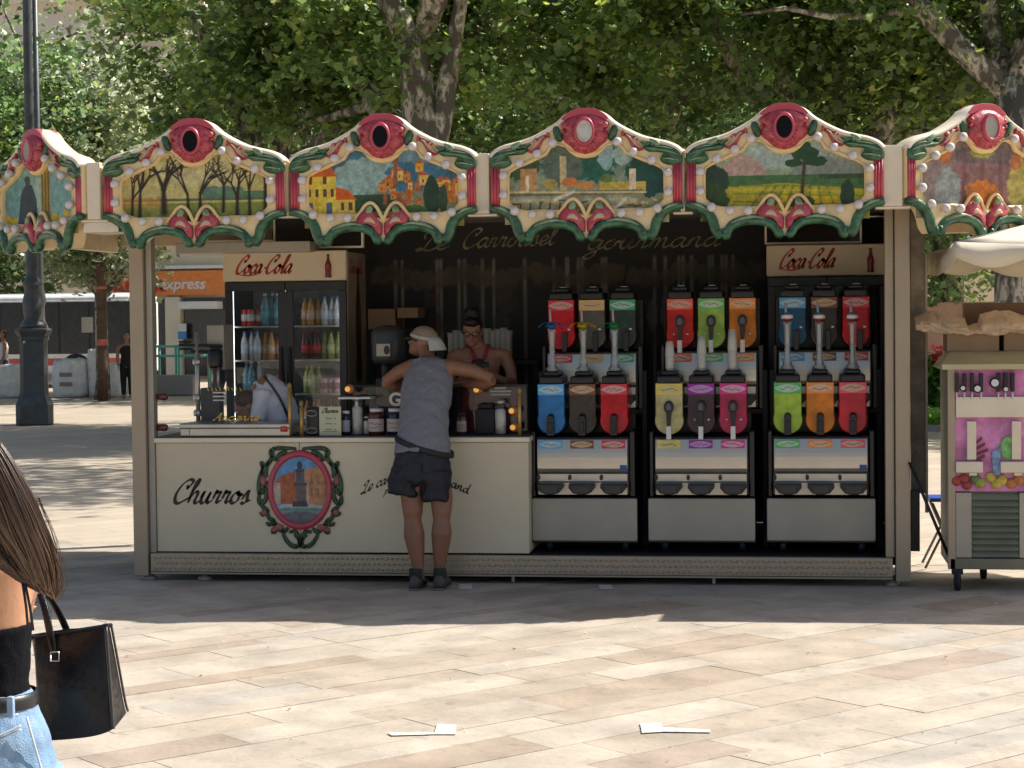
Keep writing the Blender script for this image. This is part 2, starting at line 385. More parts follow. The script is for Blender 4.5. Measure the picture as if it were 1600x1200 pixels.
# ------------------------------------------------------------------ ground, paving
AX = R(47); ca, sa = math.cos(AX), math.sin(AX)
def ground_mat():
    m = bpy.data.materials.new('stone paving'); m.use_nodes = True; nt = m.node_tree; n = nt.nodes; l = nt.links
    b = n['Principled BSDF']; b.inputs['Roughness'].default_value = .75
    tc = n.new('ShaderNodeTexCoord'); mp = n.new('ShaderNodeMapping'); mp.inputs['Rotation'].default_value = (0, 0, -AX); l.new(tc.outputs['Object'], mp.inputs[0])
    br = n.new('ShaderNodeTexBrick'); br.inputs['Scale'].default_value = 1; br.inputs['Brick Width'].default_value = 1.0; br.inputs['Row Height'].default_value = .33
    br.inputs['Mortar Size'].default_value = .006; br.inputs['Color1'].default_value = (.41,.34,.26,1); br.inputs['Color2'].default_value = (.47,.40,.31,1); br.inputs['Mortar'].default_value = (.3,.24,.18,1)
    l.new(mp.outputs[0], br.inputs['Vector'])
    nz = n.new('ShaderNodeTexNoise'); nz.inputs['Scale'].default_value = 1.7; nz.inputs['Detail'].default_value = 8; l.new(tc.outputs['Object'], nz.inputs['Vector'])
    mr = n.new('ShaderNodeMapRange'); mr.inputs['To Min'].default_value = .8; mr.inputs['To Max'].default_value = 1.18; l.new(nz.outputs['Fac'], mr.inputs[0])
    mx = n.new('ShaderNodeMix'); mx.data_type = 'RGBA'; mx.blend_type = 'MULTIPLY'; mx.inputs[0].default_value = 1; l.new(br.outputs['Color'], mx.inputs[6]); l.new(mr.outputs[0], mx.inputs[7])
    l.new(mx.outputs[2], b.inputs['Base Color']); return m
g = MB(); g.add([(-400,-60,-.012),(400,-60,-.012),(400,420,-.012),(-400,420,-.012)], [(0,1,2,3)])
ground = tag(g.build('ground', ground_mat()), 'pale stone plaza ground reaching back to the street', kind='structure')
def slab_mat(name, rgb):
    g_ = sum(rgb)/3; rgb = tuple(.83*((x_*.92+g_*.08)*.80+k_*.20) for x_, k_ in zip(rgb, (.475,.415,.34)))
    m = mat(name, rgb, .72, var=.15, scale=3.0, bump=.4, bscale=24, stain=((rgb[0]*1.25, rgb[1]*1.27, rgb[2]*1.3), 4, .6)); nt = m.node_tree; n = nt.nodes; l = nt.links
    b = n['Principled BSDF']; src = b.inputs['Base Color'].links[0].from_socket; tc = n.new('ShaderNodeTexCoord')
    for sc, lo, hi, k in ((9, .60, .70, .80), (55, .66, .72, .62), (1.1, .5, .75, .84)):
        q = n.new('ShaderNodeTexNoise'); q.inputs['Scale'].default_value = sc; q.inputs['Detail'].default_value = 5; l.new(tc.outputs['Object'], q.inputs['Vector'])
        r_ = n.new('ShaderNodeMapRange'); r_.inputs['From Min'].default_value = lo; r_.inputs['From Max'].default_value = hi; r_.inputs['To Min'].default_value = 1; r_.inputs['To Max'].default_value = k; l.new(q.outputs['Fac'], r_.inputs[0])
        x_ = n.new('ShaderNodeMix'); x_.data_type = 'RGBA'; x_.blend_type = 'MULTIPLY'; x_.inputs[0].default_value = 1; l.new(src, x_.inputs[6]); l.new(r_.outputs[0], x_.inputs[7]); src = x_.outputs[2]
    l.new(src, b.inputs['Base Color']); return m
SL = [slab_mat('limestone cream', (.53,.445,.34)), slab_mat('limestone sand', (.495,.40,.295)), slab_mat('limestone tan', (.43,.325,.23)),
      slab_mat('limestone rose', (.43,.325,.245)), slab_mat('limestone grey', (.48,.425,.355)), slab_mat('limestone pale', (.56,.48,.375))]
def in_view(x, y): return 6.9 < y < 15.6 and (-.42*y-.6) < x < (.165*y+.5)
slabs = []; random.seed(3); v = -4.0
while v < 17.5:
    wd = random.choice([.16,.2,.24,.28,.28,.32,.38]); u = -14+random.random()
    while u < 18:
        ln = random.choice([.5,.7,.8,.9,1.0,1.15,1.3,1.5])
        cu_, cv_ = u+ln/2, v+wd/2; x = cu_*ca-cv_*sa; y = cu_*sa+cv_*ca
        if in_view(x, y): slabs.append((y, u, v, ln, wd))
        u += ln
    v += wd
slabs.sort(); near, rest = slabs[:298], slabs[298:]
def slab_geo(mb, u, v, ln, wd, mi=0, dz=0):
    e = .0022; q = []
    for (a, b_) in ((u+e, v+e), (u+ln-e, v+e), (u+ln-e, v+wd-e), (u+e, v+wd-e)): q.append((a*ca-b_*sa, a*sa+b_*ca))
    mb.prismz(q, -.011, dz, mi)
wts = [6,5,1.5,1.5,2.2,5]; tiers = {}
for i, (y, u, v, ln, wd) in enumerate(near):
    mi = random.choices(range(6), wts)[0]; mb = MB()
    slab_geo(mb, u, v, ln, wd, 0, random.uniform(-.0012, .0012))
    mb.build('paving_slab', SL[mi], ground)
if rest:
    mb = MB()
    for (y, u, v, ln, wd) in rest: slab_geo(mb, u, v, ln, wd, random.choices(range(6), wts)[0], random.uniform(-.0012, .0012))
    o = mb.build('paving_slabs', SL, ground); o['kind'] = 'stuff'
    o['label'] = 'stone paving slabs under and behind the kiosk'

# ------------------------------------------------------------------ trees
def bark_mat():
    m = bpy.data.materials.new('mottled bark'); m.use_nodes = True; nt = m.node_tree; n = nt.nodes; l = nt.links
    b = n['Principled BSDF']; b.inputs['Roughness'].default_value = .85
    tc = n.new('ShaderNodeTexCoord'); vz = n.new('ShaderNodeTexNoise'); vz.inputs['Scale'].default_value = 2.6; vz.inputs['Detail'].default_value = 3; vz.inputs['Distortion'].default_value = .3
    mp = n.new('ShaderNodeMapping'); mp.inputs['Scale'].default_value = (2.6, 2.6, 1.3); l.new(tc.outputs['Object'], mp.inputs[0]); l.new(mp.outputs[0], vz.inputs['Vector'])
    cr = n.new('ShaderNodeValToRGB'); cr.color_ramp.interpolation = 'CONSTANT'; e = cr.color_ramp.elements
    e[0].color = (.10,.085,.065,1); e[1].position = .47; e[1].color = (.25,.22,.17,1)
    q = e.new(.55); q.color = (.48,.43,.33,1); q = e.new(.64); q.color = (.20,.18,.13,1)
    l.new(vz.outputs['Fac'], cr.inputs[0]); l.new(cr.outputs[0], b.inputs['Base Color'])
    bp = n.new('ShaderNodeBump'); bp.inputs['Strength'].default_value = .5; bp.inputs['Distance'].default_value = .03; l.new(vz.outputs['Fac'], bp.inputs['Height']); l.new(bp.outputs[0], b.inputs['Normal'])
    return m
def leaf_mat(name):
    m = bpy.data.materials.new(name); m.use_nodes = True; nt = m.node_tree; n = nt.nodes; l = nt.links
    n.remove(n['Principled BSDF']); a = n.new('ShaderNodeAttribute'); a.attribute_name = 'Col'
    d = n.new('ShaderNodeBsdfDiffuse'); t = n.new('ShaderNodeBsdfTranslucent'); gl = n.new('ShaderNodeBsdfGlossy'); gl.inputs['Roughness'].default_value = .38
    gl.inputs[0].default_value = (.9,.95,.9,1)
    hs = n.new('ShaderNodeHueSaturation'); hs.inputs['Value'].default_value = 3.4; hs.inputs['Saturation'].default_value = 1.05; hs.inputs['Hue'].default_value = .485
    l.new(a.outputs['Color'], d.inputs[0]); l.new(a.outputs['Color'], hs.inputs['Color']); l.new(hs.outputs[0], t.inputs[0])
    m1 = n.new('ShaderNodeMixShader'); m1.inputs[0].default_value = .48; l.new(d.outputs[0], m1.inputs[1]); l.new(t.outputs[0], m1.inputs[2])
    m2 = n.new('ShaderNodeMixShader'); m2.inputs[0].default_value = .035; l.new(m1.outputs[0], m2.inputs[1]); l.new(gl.outputs[0], m2.inputs[2])
    l.new(m2.outputs[0], n['Material Output'].inputs[0]); return m
M_bark = bark_mat(); M_leaf = leaf_mat('plane leaf')
LEAF = np.array([(0,-.5,0),(.30,-.32,.05),(.52,.02,.10),(.22,.12,.03),(.0,.56,.0),(-.22,.12,.03),(-.52,.02,.10),(-.30,-.32,.05)])
def leaves(name, pts, size, cols, parent, root, mt, zflat=.5):
    n = len(pts); r = RNG
    ax = r.normal(size=(n,3)); ax[:,2] = np.abs(ax[:,2])+zflat; nz = ax/np.linalg.norm(ax, axis=1)[:,None]
    h = r.normal(size=(n,3)); h -= (h*nz).sum(1)[:,None]*nz; h /= np.linalg.norm(h, axis=1)[:,None]; w = np.cross(nz, h)
    sz = (size*(.5+1.0*r.random(n)))[:,None,None]; L = LEAF[None]
    V = pts[:,None,:]+sz*(L[...,0:1]*w[:,None]+L[...,1:2]*h[:,None]+L[...,2:3]*nz[:,None]); k = len(LEAF)
    me = bpy.data.meshes.new(name); me.vertices.add(n*k); me.vertices.foreach_set('co', (V-np.array(root)).astype(np.float32).ravel())
    me.loops.add(n*k); me.loops.foreach_set('vertex_index', np.arange(n*k, dtype=np.int32))
    me.polygons.add(n); me.polygons.foreach_set('loop_start', np.arange(0, n*k, k, dtype=np.int32)); me.polygons.foreach_set('loop_total', np.full(n, k, dtype=np.int32))
    me.update(calc_edges=True); me.materials.append(mt)
    a = me.color_attributes.new('Col', 'FLOAT_COLOR', 'POINT'); c4 = np.ones((n, k, 4), np.float32); c4[...,:3] = cols[:,None,:]
    a.data.foreach_set('color', c4.ravel())
    o = bpy.data.objects.new(name, me); COL.objects.link(o); o.parent = parent; return o
def plane_tree(px, Y, label, r0=.42, trunk_h=4.0, crown=(5.0, 4.5, 4.6), cz=8.2, nleaf=42000, lean=0, limbs=None, tone=(.055,.085,.022), size=.2, low=2.9, seed=1, shift=(0,0), paths=None, shade_boughs=None):
    x0 = WX(px, Y); root = (x0, Y, 0); t = thing('plane_tree', label, 'tree', root, group='trees across the plaza behind the kiosk')
    rnd = random.Random(seed); mb = MB()
    for pth in (paths or []): mb.tube([P3(a, b, Y-.1) for a, b, c in catmull([(a, b, 0) for a, b, c in pth], 4)], [pth[0][2]+(pth[-1][2]-pth[0][2])*i/(4*(len(pth)-1)) for i in range(4*(len(pth)-1)+1)], 12)
    tp = [Vector((x0, Y, -.1)), Vector((x0+.02, Y, .5)), Vector((x0+lean*.3, Y, 2)), Vector((x0+lean*.7, Y, trunk_h))]
    mb.tube(tp, [r0*1.35, r0*1.08, r0*.95, r0*.9], 14)
    top = tp[-1]; ends = []
    nl = limbs or [(-.9,.1,1.0),(.8,-.3,1.1),(.15,.6,1.3),(-.2,-.7,1.1),(.5,.5,.8)]
    for (dx, dy, dz) in nl:
        d = Vector((dx, dy, dz)).normalized(); p = top - Vector((0,0,.25)); path = [p.copy()]; rr = [r0*.75]
        for k in range(6):
            d = (d+Vector((rnd.uniform(-.22,.22), rnd.uniform(-.22,.22), rnd.uniform(-.05,.22)))).normalized(); p = p+d*(.95); path.append(p.copy()); rr.append(r0*.62*(1-k/7.5))
            if k > 0:
                dd = (d+Vector((rnd.uniform(-1,1), rnd.uniform(-1,1), rnd.uniform(-.6,.5)))).normalized(); q = p.copy(); pa = [q.copy()]
                for j in range(4): dd = (dd+Vector((rnd.uniform(-.3,.3), rnd.uniform(-.3,.3), rnd.uniform(-.3,.2)))).normalized(); q = q+dd*.7; pa.append(q.copy())
                mb.tube(pa, [r0*.26*(1-j/5.5) for j in range(5)], 6); ends.append(q)
        mb.tube(path, rr, 9); ends.append(p)
    if shade_boughs:
        o3 = Vector(shade_boughs[0]); st_ = Vector((x0+.1, Y, 6.2))
        for dx_, dy_ in ((0,0),(-3,1),(3,1.2),(1,-3),(-2,-2.5)):
            e3 = o3+Vector((dx_, dy_, .1)); mb.tube([Vector(q_) for q_ in catmull([tuple(st_), tuple(st_.lerp(o3, .45)+Vector((0,0,1.0))), tuple(st_.lerp(e3, .8)+Vector((0,0,.6))), tuple(e3)], 4)], [.16-.011*i for i in range(13)], 8)
    mb.build('trunk', M_bark, t)
    nleaf = int(nleaf*LEAFN); r = np.random.default_rng(seed); nc = 260
    u = r.normal(size=(nc,3)); u /= np.linalg.norm(u, axis=1)[:,None]; rad = r.random(nc)**.45
    cc = np.array((x0+lean+shift[0], Y+shift[1], cz))+u*rad[:,None]*np.array(crown)
    m = cc[:,2] < low; cc[m,2] = low+r.random(m.sum())*1.0
    wz = np.where(cc[:,2] < 8.0, 1.6, .16); pk = r.choice(nc, nleaf, p=wz/wz.sum())
    cr = .45+.55*r.random(nc)
    dv = r.normal(size=(nleaf,3))*np.array((.46,.46,.30)); pts = cc[pk]+dv*cr[pk][:,None]
    ct = r.normal(size=nc)*.28; base = np.array(tone)
    br = np.exp(ct[pk]+r.normal(size=nleaf)*.28); cols = base[None]*br[:,None]
    yl = r.random(nleaf) < .10; cols[yl] *= np.array((1.9,1.55,1.0)); cols = np.clip(cols, .006, .3)
    pts[:,2] = np.maximum(pts[:,2], low-.5)
    if shade_boughs:            # unseen high boughs added to throw dappled shade on the plaza
        oc, orad, on = shade_boughs; cl = np.array(oc)+r.normal(size=(60,3))*np.array(orad)*.55; q = r.integers(0, 60, on); e_ = cl[q]+r.normal(size=(on,3))*np.array((.6,.6,.35))
        pts = np.concatenate([pts, e_]); cols = np.concatenate([cols, np.clip(base[None]*np.exp(r.normal(size=on)*.35)[:,None], .006, .3)])
    for vc, vr in VOIDS:
        k_ = ((pts-np.array(vc))**2).sum(1) > vr*vr; pts = pts[k_]; cols = cols[k_]
    leaves('crown', pts, size*.70, cols, t, root, M_leaf)
    return t
G1 = (.092,.138,.046); G2 = (.078,.130,.052); G3 = (.17,.21,.125)
LEAFN = .47
VOIDS = [(P3(905,150,Y_), .42) for Y_ in (30,32,34,36,38,40,42,44,46,48,50,52)]+[(P3(1050,35,Y_), .3) for Y_ in (30,32,34,36,38,40,42,44,46,48,50)]+[(P3(865,120,Y_), .22) for Y_ in (31,33,35,37,39,41,43,45,47,49,51)]
plane_tree(-150, 42, 'leafy tree at the far left edge behind the iron lamp post', tone=G2, seed=11, nleaf=36000, low=3.3)
plane_tree(402, 33, 'plane tree above the leftmost front fascia panel with a bare forked limb', r0=.3, limbs=[(.6,.2,1.2),(0,.7,1.2),(.9,.2,.9)], tone=G1, crown=(3.7,4.2,4.6), shift=(.9,0), paths=[[(402,300,.2),(392,230,.17),(365,160,.14),(340,105,.12),(322,65,.10),(300,20,.07)]], seed=12, nleaf=46000, low=4.4, cz=8.8)
plane_tree(655, 29.5, 'big plane tree with pale forked trunk above the middle of the kiosk', r0=.40, trunk_h=4.6, limbs=[(.2,1.2,1.0),(-.5,1.2,.6)], tone=G1, seed=13, nleaf=52000, low=3.6, crown=(4.6,3.6,4.4), shift=(0,2.3), shade_boughs=((-2.6,25.5,9.4),(4.2,3.4,1.3),9000), paths=[[(668,330,.36),(668,240,.34),(655,170,.25),(648,100,.22),(628,40,.19),(590,-20,.17)],[(676,240,.2),(690,185,.16),(702,110,.14),(712,50,.12),(724,-20,.10)]])
plane_tree(985, 37, 'plane tree behind the third fascia panel with a gap onto the building', tone=G2, seed=14, nleaf=32000, low=4.2, crown=(3.2,4,4.6), r0=.3, shift=(1.6,0))
plane_tree(1290, 33, 'plane tree behind the rightmost front fascia panel', tone=G1, seed=15, nleaf=44000, low=3.5, r0=.32)
plane_tree(1583, 30, 'plane tree at the right edge with a mottled upright trunk', tone=G1, r0=.30, trunk_h=5.4, limbs=[(-1,-.1,.9),(.8,.2,1.2),(.2,.8,1.2),(-.4,.5,1.5)], seed=16, nleaf=42000, low=4.2, cz=9.0, crown=(5,3.4,4.2), shift=(0,2.2))
plane_tree(1900, 34, 'plane tree beyond the right edge of the kiosk row', tone=G2, seed=17, nleaf=26000, low=3.2)
plane_tree(158, 45, 'grey green small leaved tree behind the brown pole at left', tone=G3, seed=18, nleaf=42000, low=2.9, cz=6.2, crown=(2.2,2.6,3.9), r0=.16, size=.19, trunk_h=2.8)
plane_tree(-20, 60, 'dense tree behind the white bus at the far left', tone=G2, seed=19, nleaf=44000, low=2.4, crown=(5,4,5), cz=7, size=.24)
plane_tree(480, 50, 'far plane tree in the second row left of the middle', tone=G2, seed=20, nleaf=26000, low=4.6, size=.26)
plane_tree(760, 48, 'far plane tree in the second row behind the big forked one', tone=G2, seed=21, nleaf=20000, low=4.6, size=.26, crown=(3.6,4,4.6))
plane_tree(1190, 48, 'far plane tree in the second row right of the middle', tone=G2, seed=22, nleaf=34000, low=2.6, size=.26)
plane_tree(1480, 46, 'far plane tree showing dark green under the white parasol', tone=G2, seed=23, nleaf=38000, low=1.9, cz=6.5, size=.24, crown=(5,4,5))

# ------------------------------------------------------------------ far buildings
M_stone = mat('ochre stucco', (.80,.66,.47), .8, var=.06, scale=.8)
M_stone2 = mat('pale stucco', (.84,.76,.62), .8, var=.06, scale=.8)
M_win = mat('dark window glass', (.03,.035,.04), .15, var=.2)
M_shut = mat('grey shutters', (.30,.32,.33), .7)
def far_building(xa, xb, Y, h, label, wallm, rows, cols_, wall_skip=None, z0=5.0, depth=9, balc=True):
    X0, X1 = xa, xb; b = thing('apartment_building', label, 'building', ((X0+X1)/2, Y, 0), group=None)
    m = MB(); m.box(X0, X1, Y, Y+depth, 0, h); m.build('wall', wallm, b)
    m = MB(); m.box(X0-.3, X1+.3, Y-.45, Y+depth+.2, h, h+.35); m.build('roof', M_stone2, b, bevel=.05)
    w = (X1-X0)/cols_
    for r in range(rows):
        for c in range(cols_):
            cx = X0+w*(c+.5); zz = z0+r*3.1
            if zz+1.9 > h: continue
            f = MB(); f.box(cx-.62, cx+.62, Y-.06, Y-.003, zz-.06, zz+1.86); fo = f.build('window', M_stone2, b)
            p = MB(); p.box(cx-.5, cx+.5, Y-.075, Y-.061, zz+.04, zz+1.76); p.build('pane', M_win, fo)
            if (r+c) % 2 == 0:
                q = MB(); q.box(cx-1.15, cx-.64, Y-.09, Y-.01, zz, zz+1.8); q.box(cx+.64, cx+1.15, Y-.09, Y-.01, zz, zz+1.8); q.build('shutter', M_shut, fo)
        if balc and r % 2 == 0:
            q = MB(); q.box(X0+.2, X1-.2, Y-.9, Y-.005, z0+r*3.1-.35, z0+r*3.1-.2); q.build('balcony_slab', M_stone2, b)
            q = MB()
            nb = int((X1-X0)/.35)
            for i in range(nb): q.box(X0+.3+i*.35, X0+.33+i*.35, Y-.88, Y-.85, z0+r*3.1-.2, z0+r*3.1+.75)
            q.box(X0+.2, X1-.2, Y-.89, Y-.84, z0+r*3.1+.75, z0+r*3.1+.8); q.build('balcony_rail', M_blackm, b)
    return b
YB = 62.0
far_building(WX(-420, YB), WX(172, YB), YB+14, 15, 'pale apartment building behind the bus and the left trees', M_stone2, 4, 6)
shop = far_building(WX(175, YB), WX(640, YB), YB+.0, 12.5, 'ochre building with an orange photo shop front at street level', M_stone, 4, 5, z0=5.2, balc=False)
far_building(WX(660, YB), WX(1120, YB), YB+4, 20, 'beige apartment building glimpsed between the trees above the kiosk', M_stone2, 5, 4, z0=5.6)
far_building(WX(1140, YB), WX(2050, YB), YB+16, 15, 'pale apartment building behind the trees on the right', M_stone, 4, 8)
# shop front
def yz(py): return WZ(py, YB, 250)
m = MB(); m.box(WX(178,YB), WX(520,YB), YB-.5, YB-.005, yz(421), yz(416)); m.build('cornice', M_white, shop)
m = MB(); m.box(WX(180,YB), WX(520,YB), YB-.35, YB-.006, yz(462), yz(424)); sgn = m.build('shop_sign', mat('orange sign', (.80,.25,.05), .4), shop)
text_obj('lettering', 'Kodak', .62, (WX(222,YB), YB-.36, yz(444)), mat('sign red', (.62,.02,.02), .4), sgn, bold=.03, width=(WX(265,YB)-WX(184,YB)), sy=1.2)
text_obj('lettering', 'express', .5, (WX(290,YB), YB-.36, yz(445)), M_white, sgn, bold=.012, shear=.2, width=(WX(325,YB)-WX(253,YB)))
m = MB(); m.box(WX(204,YB), WX(262,YB), YB-.04, YB-.003, .05, yz(466)); m.box(WX(288,YB), WX(360,YB), YB-.04, YB-.003, .05, yz(466)); m.build('shop_window', M_win, shop)
m = MB(); m.box(WX(262,YB), WX(286,YB), YB-.3, YB-.008, 0, yz(464)); m.build('pillar', M_stone2, shop, bevel=.03)
m = MB(); m.box(WX(290,YB), WX(350,YB), YB-.9, YB-.06, yz(484), yz(472)); m.build('awning', M_white, shop, bevel=.03)
m = MB(); m.box(WX(284,YB), WX(296,YB), YB-.42, YB-.31, yz(530), yz(518)); m.build('poster', mat('blue poster', (.05,.25,.6), .5), shop)
m = MB(); m.box(WX(284,YB), WX(296,YB), YB-.421, YB-.31, yz(518), yz(506)); m.build('poster', M_white, shop)
m = MB(); m.box(WX(243,YB), WX(247,YB), YB-1.3, YB-1.2, yz(590), yz(460)); tag(m.build('banner', M_white), 'tall narrow white banner beside the shop doorway', 'banner')

# ------------------------------------------------------------------ bus
YU = 54.0
bx0, bx1 = WX(-260, YU), WX(206, YU); bz = lambda py: WZ(py, YU, 100)
bus = thing('city_bus', 'white city bus with black windows and red lower stripe at far left', 'bus', ((bx0+bx1)/2, YU, 0))
m = MB(); m.box(bx0, bx1, YU, YU+2.5, .35, bz(462)); m.build('body', mat('white coachwork', (.85,.85,.85), .3, coat=.5), bus, bevel=.12, bseg=3)
m = MB(); m.box(bx0+.05, bx1-.05, YU-.02, YU+.05, bz(553), bz(472)); wb = m.build('window_band', M_win, bus)
for k in range(9):
    xx = bx0+.6+k*(bx1-bx0-1)/9; m = MB(); m.box(xx, xx+.05, YU-.03, YU-.021, bz(551), bz(474)); m.build('window_bar', M_blackm, wb)
m = MB(); m.box(WX(128,YU), WX(146,YU), YU-.04, YU-.022, bz(520), bz(496)); m.build('notice', M_steelp, wb)
m = MB(); zr0 = bz(470); m.add([(bx0+.1,YU-.03,zr0),(bx1-.1,YU-.03,zr0),(bx1-.1,YU+.35,zr0+.20),(bx0+.1,YU+.35,zr0+.20),(bx0+.1,YU+2.4,zr0+.26),(bx1-.1,YU+2.4,zr0+.26)], [(0,1,2,3),(3,2,5,4)]); m.build('roof', MATS['white coachwork'], bus)
m = MB(); m.box(bx0+.05, bx1-.05, YU-.015, YU+.05, bz(571), bz(560)); m.build('stripe', mat('bus red', (.60,.10,.07), .4), bus)
for px in (118, -160):
    cx = WX(px, YU)
    for s_ in (0,):
        m = MB(); mm = Matrix.Translation((cx, YU+.1, .48)) @ Matrix.Rotation(R(90), 4, 'X')
        m.rings([[mm @ Vector((r_*math.cos(2*PI*k/20), r_*math.sin(2*PI*k/20), z)) for k in range(20)] for r_, z in ((.46,-.2),(.48,0),(.48,.14),(.3,.16))]); w_ = m.build('wheel', M_blackm, bus)
m = MB(); m.box(bx1-.02, bx1+.015, YU+.3, YU+2.2, bz(540), bz(475)); m.build('windscreen', M_win, bus)

# ------------------------------------------------------------------ iron lamp posts and poles
M_iron = mat('grey painted cast iron', (.075,.08,.085), .45, .3, var=.15, scale=5, bump=.2, bscale=20)
lx, ly = G(45, 664); ly += .3; lk = lambda py: WZ(py, ly, 45)
lamp = thing('street_lamp', 'tall cast iron lamp post on a square panelled base at left', 'lamp post', (lx, ly, 0), 0)
def sqring(hw, z, cx=lx, cy=ly, rot=R(20), ch=.25):
    pts = []
    for i in range(4):
        a = rot+i*PI/2
        for s_ in (-1, 1):
            aa = a+s_*(PI/4-ch*.6); pts.append(Vector((cx+math.cos(aa)*hw*1.25, cy+math.sin(aa)*hw*1.25, z)))
    return pts
m = MB(); m.rings([sqring(h_, z_) for h_, z_ in ((.33,0),(.33,lk(632)),(.30,lk(626)),(.255,lk(615)),(.245,lk(605)),(.245,lk(535)),(.27,lk(530)),(.27,lk(526)),(.33,lk(518)),(.33,lk(514)),(.2,lk(512)))], sm=False); m.build('base', M_iron, lamp, bevel=.012)
m = MB(); m.lathe([(.24,lk(513)),(.23,lk(506)),(.15,lk(498)),(.17,lk(490)),(.185,lk(470)),(.14,lk(455)),(.16,lk(448)),(.19,lk(444)),(.13,lk(436)),(.1,lk(424)),(.125,lk(420)),(.11,lk(414)),(.10,lk(370)),(.085,lk(200)),(.075,lk(-60)),(.06,9.6)], (lx,ly,0), 18); m.build('pole', M_iron, lamp)
for k in range(2):
    m = MB(); m.ell((lx+.01-.05, ly-.335, lk(534 if k == 0 else 650)), (.03,.02,.03), 8, 5); m.build('bolt', M_steel, lamp)
m = MB(); m.lathe([(.05,9.5),(.24,9.6),(.3,10.2),(.12,10.45),(.02,10.6)], (lx,ly,0), 8, sm=False); m.build('lantern', mat('lantern glass', (.5,.5,.45), .2), lamp)
y2 = ly+4; x2 = WX(64, y2)
l2 = thing('street_lamp', 'slender dark lamp post just behind the big panelled one', 'lamp post', (x2, y2, 0))
m = MB(); z2 = lambda py: WZ(py, y2, 64)
m.lathe([(.16,0),(.16,.35),(.11,.5),(.1,z2(535)),(.16,z2(530)),(.15,z2(512)),(.085,z2(500)),(.08,z2(478)),(.12,z2(470)),(.07,z2(450)),(.065,z2(380)),(.05,11)], (x2,y2,0), 14); m.build('pole', M_iron, l2)
m = MB(); m.lathe([(.05,11),(.2,11.1),(.25,11.6),(.05,11.9)], (x2,y2,0), 8, sm=False); m.build('lantern', MATS['lantern glass'], l2)
yp = 44.0; xp = WX(159, yp); zp = lambda py: WZ(py, yp, 159)
pl = thing('utility_pole', 'rusty brown pole with red bands left of the kiosk', 'pole', (xp, yp, 0))
m = MB(); m.lathe([(.13,0),(.125,zp(560)),(.11,zp(400)),(.095,zp(158))], (xp,yp,0), 12); m.build('shaft', mat('rusty pole', (.10,.055,.035), .8, var=.3), pl)
for a_, b_ in ((452,447),(540,530)): m = MB(); m.lathe([(.13,zp(a_)),(.13,zp(b_))], (xp,yp,0), 12); m.build('band', mat('faded red tape', (.5,.14,.08), .6), pl)

# ------------------------------------------------------------------ bags, crates, railing far left
yb = 46.0; bzz = lambda py: WZ(py, yb, 130)
M_bag = mat('white woven sack', (.85,.84,.82), .8, var=.1, scale=6, bump=.5, bscale=8)
def soft_bag(x0, x1, y0, d, z1, label, seed, grp='white builders bags across the plaza', marks=True):
    r = random.Random(seed); t = thing('builders_bag', label, 'bag', ((x0+x1)/2, y0, 0), group=grp); rs = []; cx = (x0+x1)/2; cy = y0+d/2; hx = (x1-x0)/2
    for k, (s_, zf) in enumerate(((.9,0),(1.0,.12),(1.04,.5),(1.0,.9),(.93,1.0),(.85,.96),(.5,.9))):
        ring = []
        for i in range(16):
            a = 2*PI*i/16; c_ = math.copysign(abs(math.cos(a))**.5, math.cos(a)); q = math.copysign(abs(math.sin(a))**.5, math.sin(a))
            ring.append(Vector((cx+c_*hx*s_+r.uniform(-.03,.03), cy+q*d/2*s_+r.uniform(-.03,.03), z1*zf+r.uniform(-.05,.05)*(zf > 0))))
        rs.append(ring)
    m = MB(); m.rings(rs); m.build('sack', M_bag, t)
    if marks:
        for zz in (.55, .3):
            m = MB(); m.box(cx-.16, cx+.16, y0-.06, y0-.05, z1*zz, z1*zz+.1); m.build('printed_mark', mat('grey print', (.25,.22,.24), .6), t)
    return t
soft_bag(WX(76,yb), WX(128,yb), yb, 1.0, bzz(562), 'squarish white bag with two grey printed marks', 1)
soft_bag(WX(130,yb), WX(149,yb), yb+.2, .5, bzz(546), 'tall narrow bright white bag between the square bag and the rounded one', 2, marks=False)
soft_bag(WX(150,yb), WX(182,yb), yb, .9, bzz(568), 'rounded slumped white bag behind the walking woman in black', 3, marks=False)
soft_bag(WX(-30,yb), WX(26,yb), yb, .9, bzz(570), 'white bag at the far left behind the panelled lamp base', 4, marks=False)
M_turq = mat('turquoise tubing', (.15,.55,.45), .4)
yr = 50.0; rl = thing('turquoise_railing', 'turquoise metal railing seen through the open left of the kiosk', 'railing', (WX(275,yr), yr, 0)); zr = lambda py: WZ(py, yr, 275)
for py in (541, 556): m = MB(); m.tube([(WX(240,yr),yr,zr(py)),(WX(330,yr),yr,zr(py))], .035, 6); m.build('rail', M_turq, rl)
for px in (248, 274, 279, 305, 325): m = MB(); m.tube([(WX(px,yr),yr,0),(WX(px,yr),yr,zr(540))], .035, 6); m.build('post', M_turq, rl)
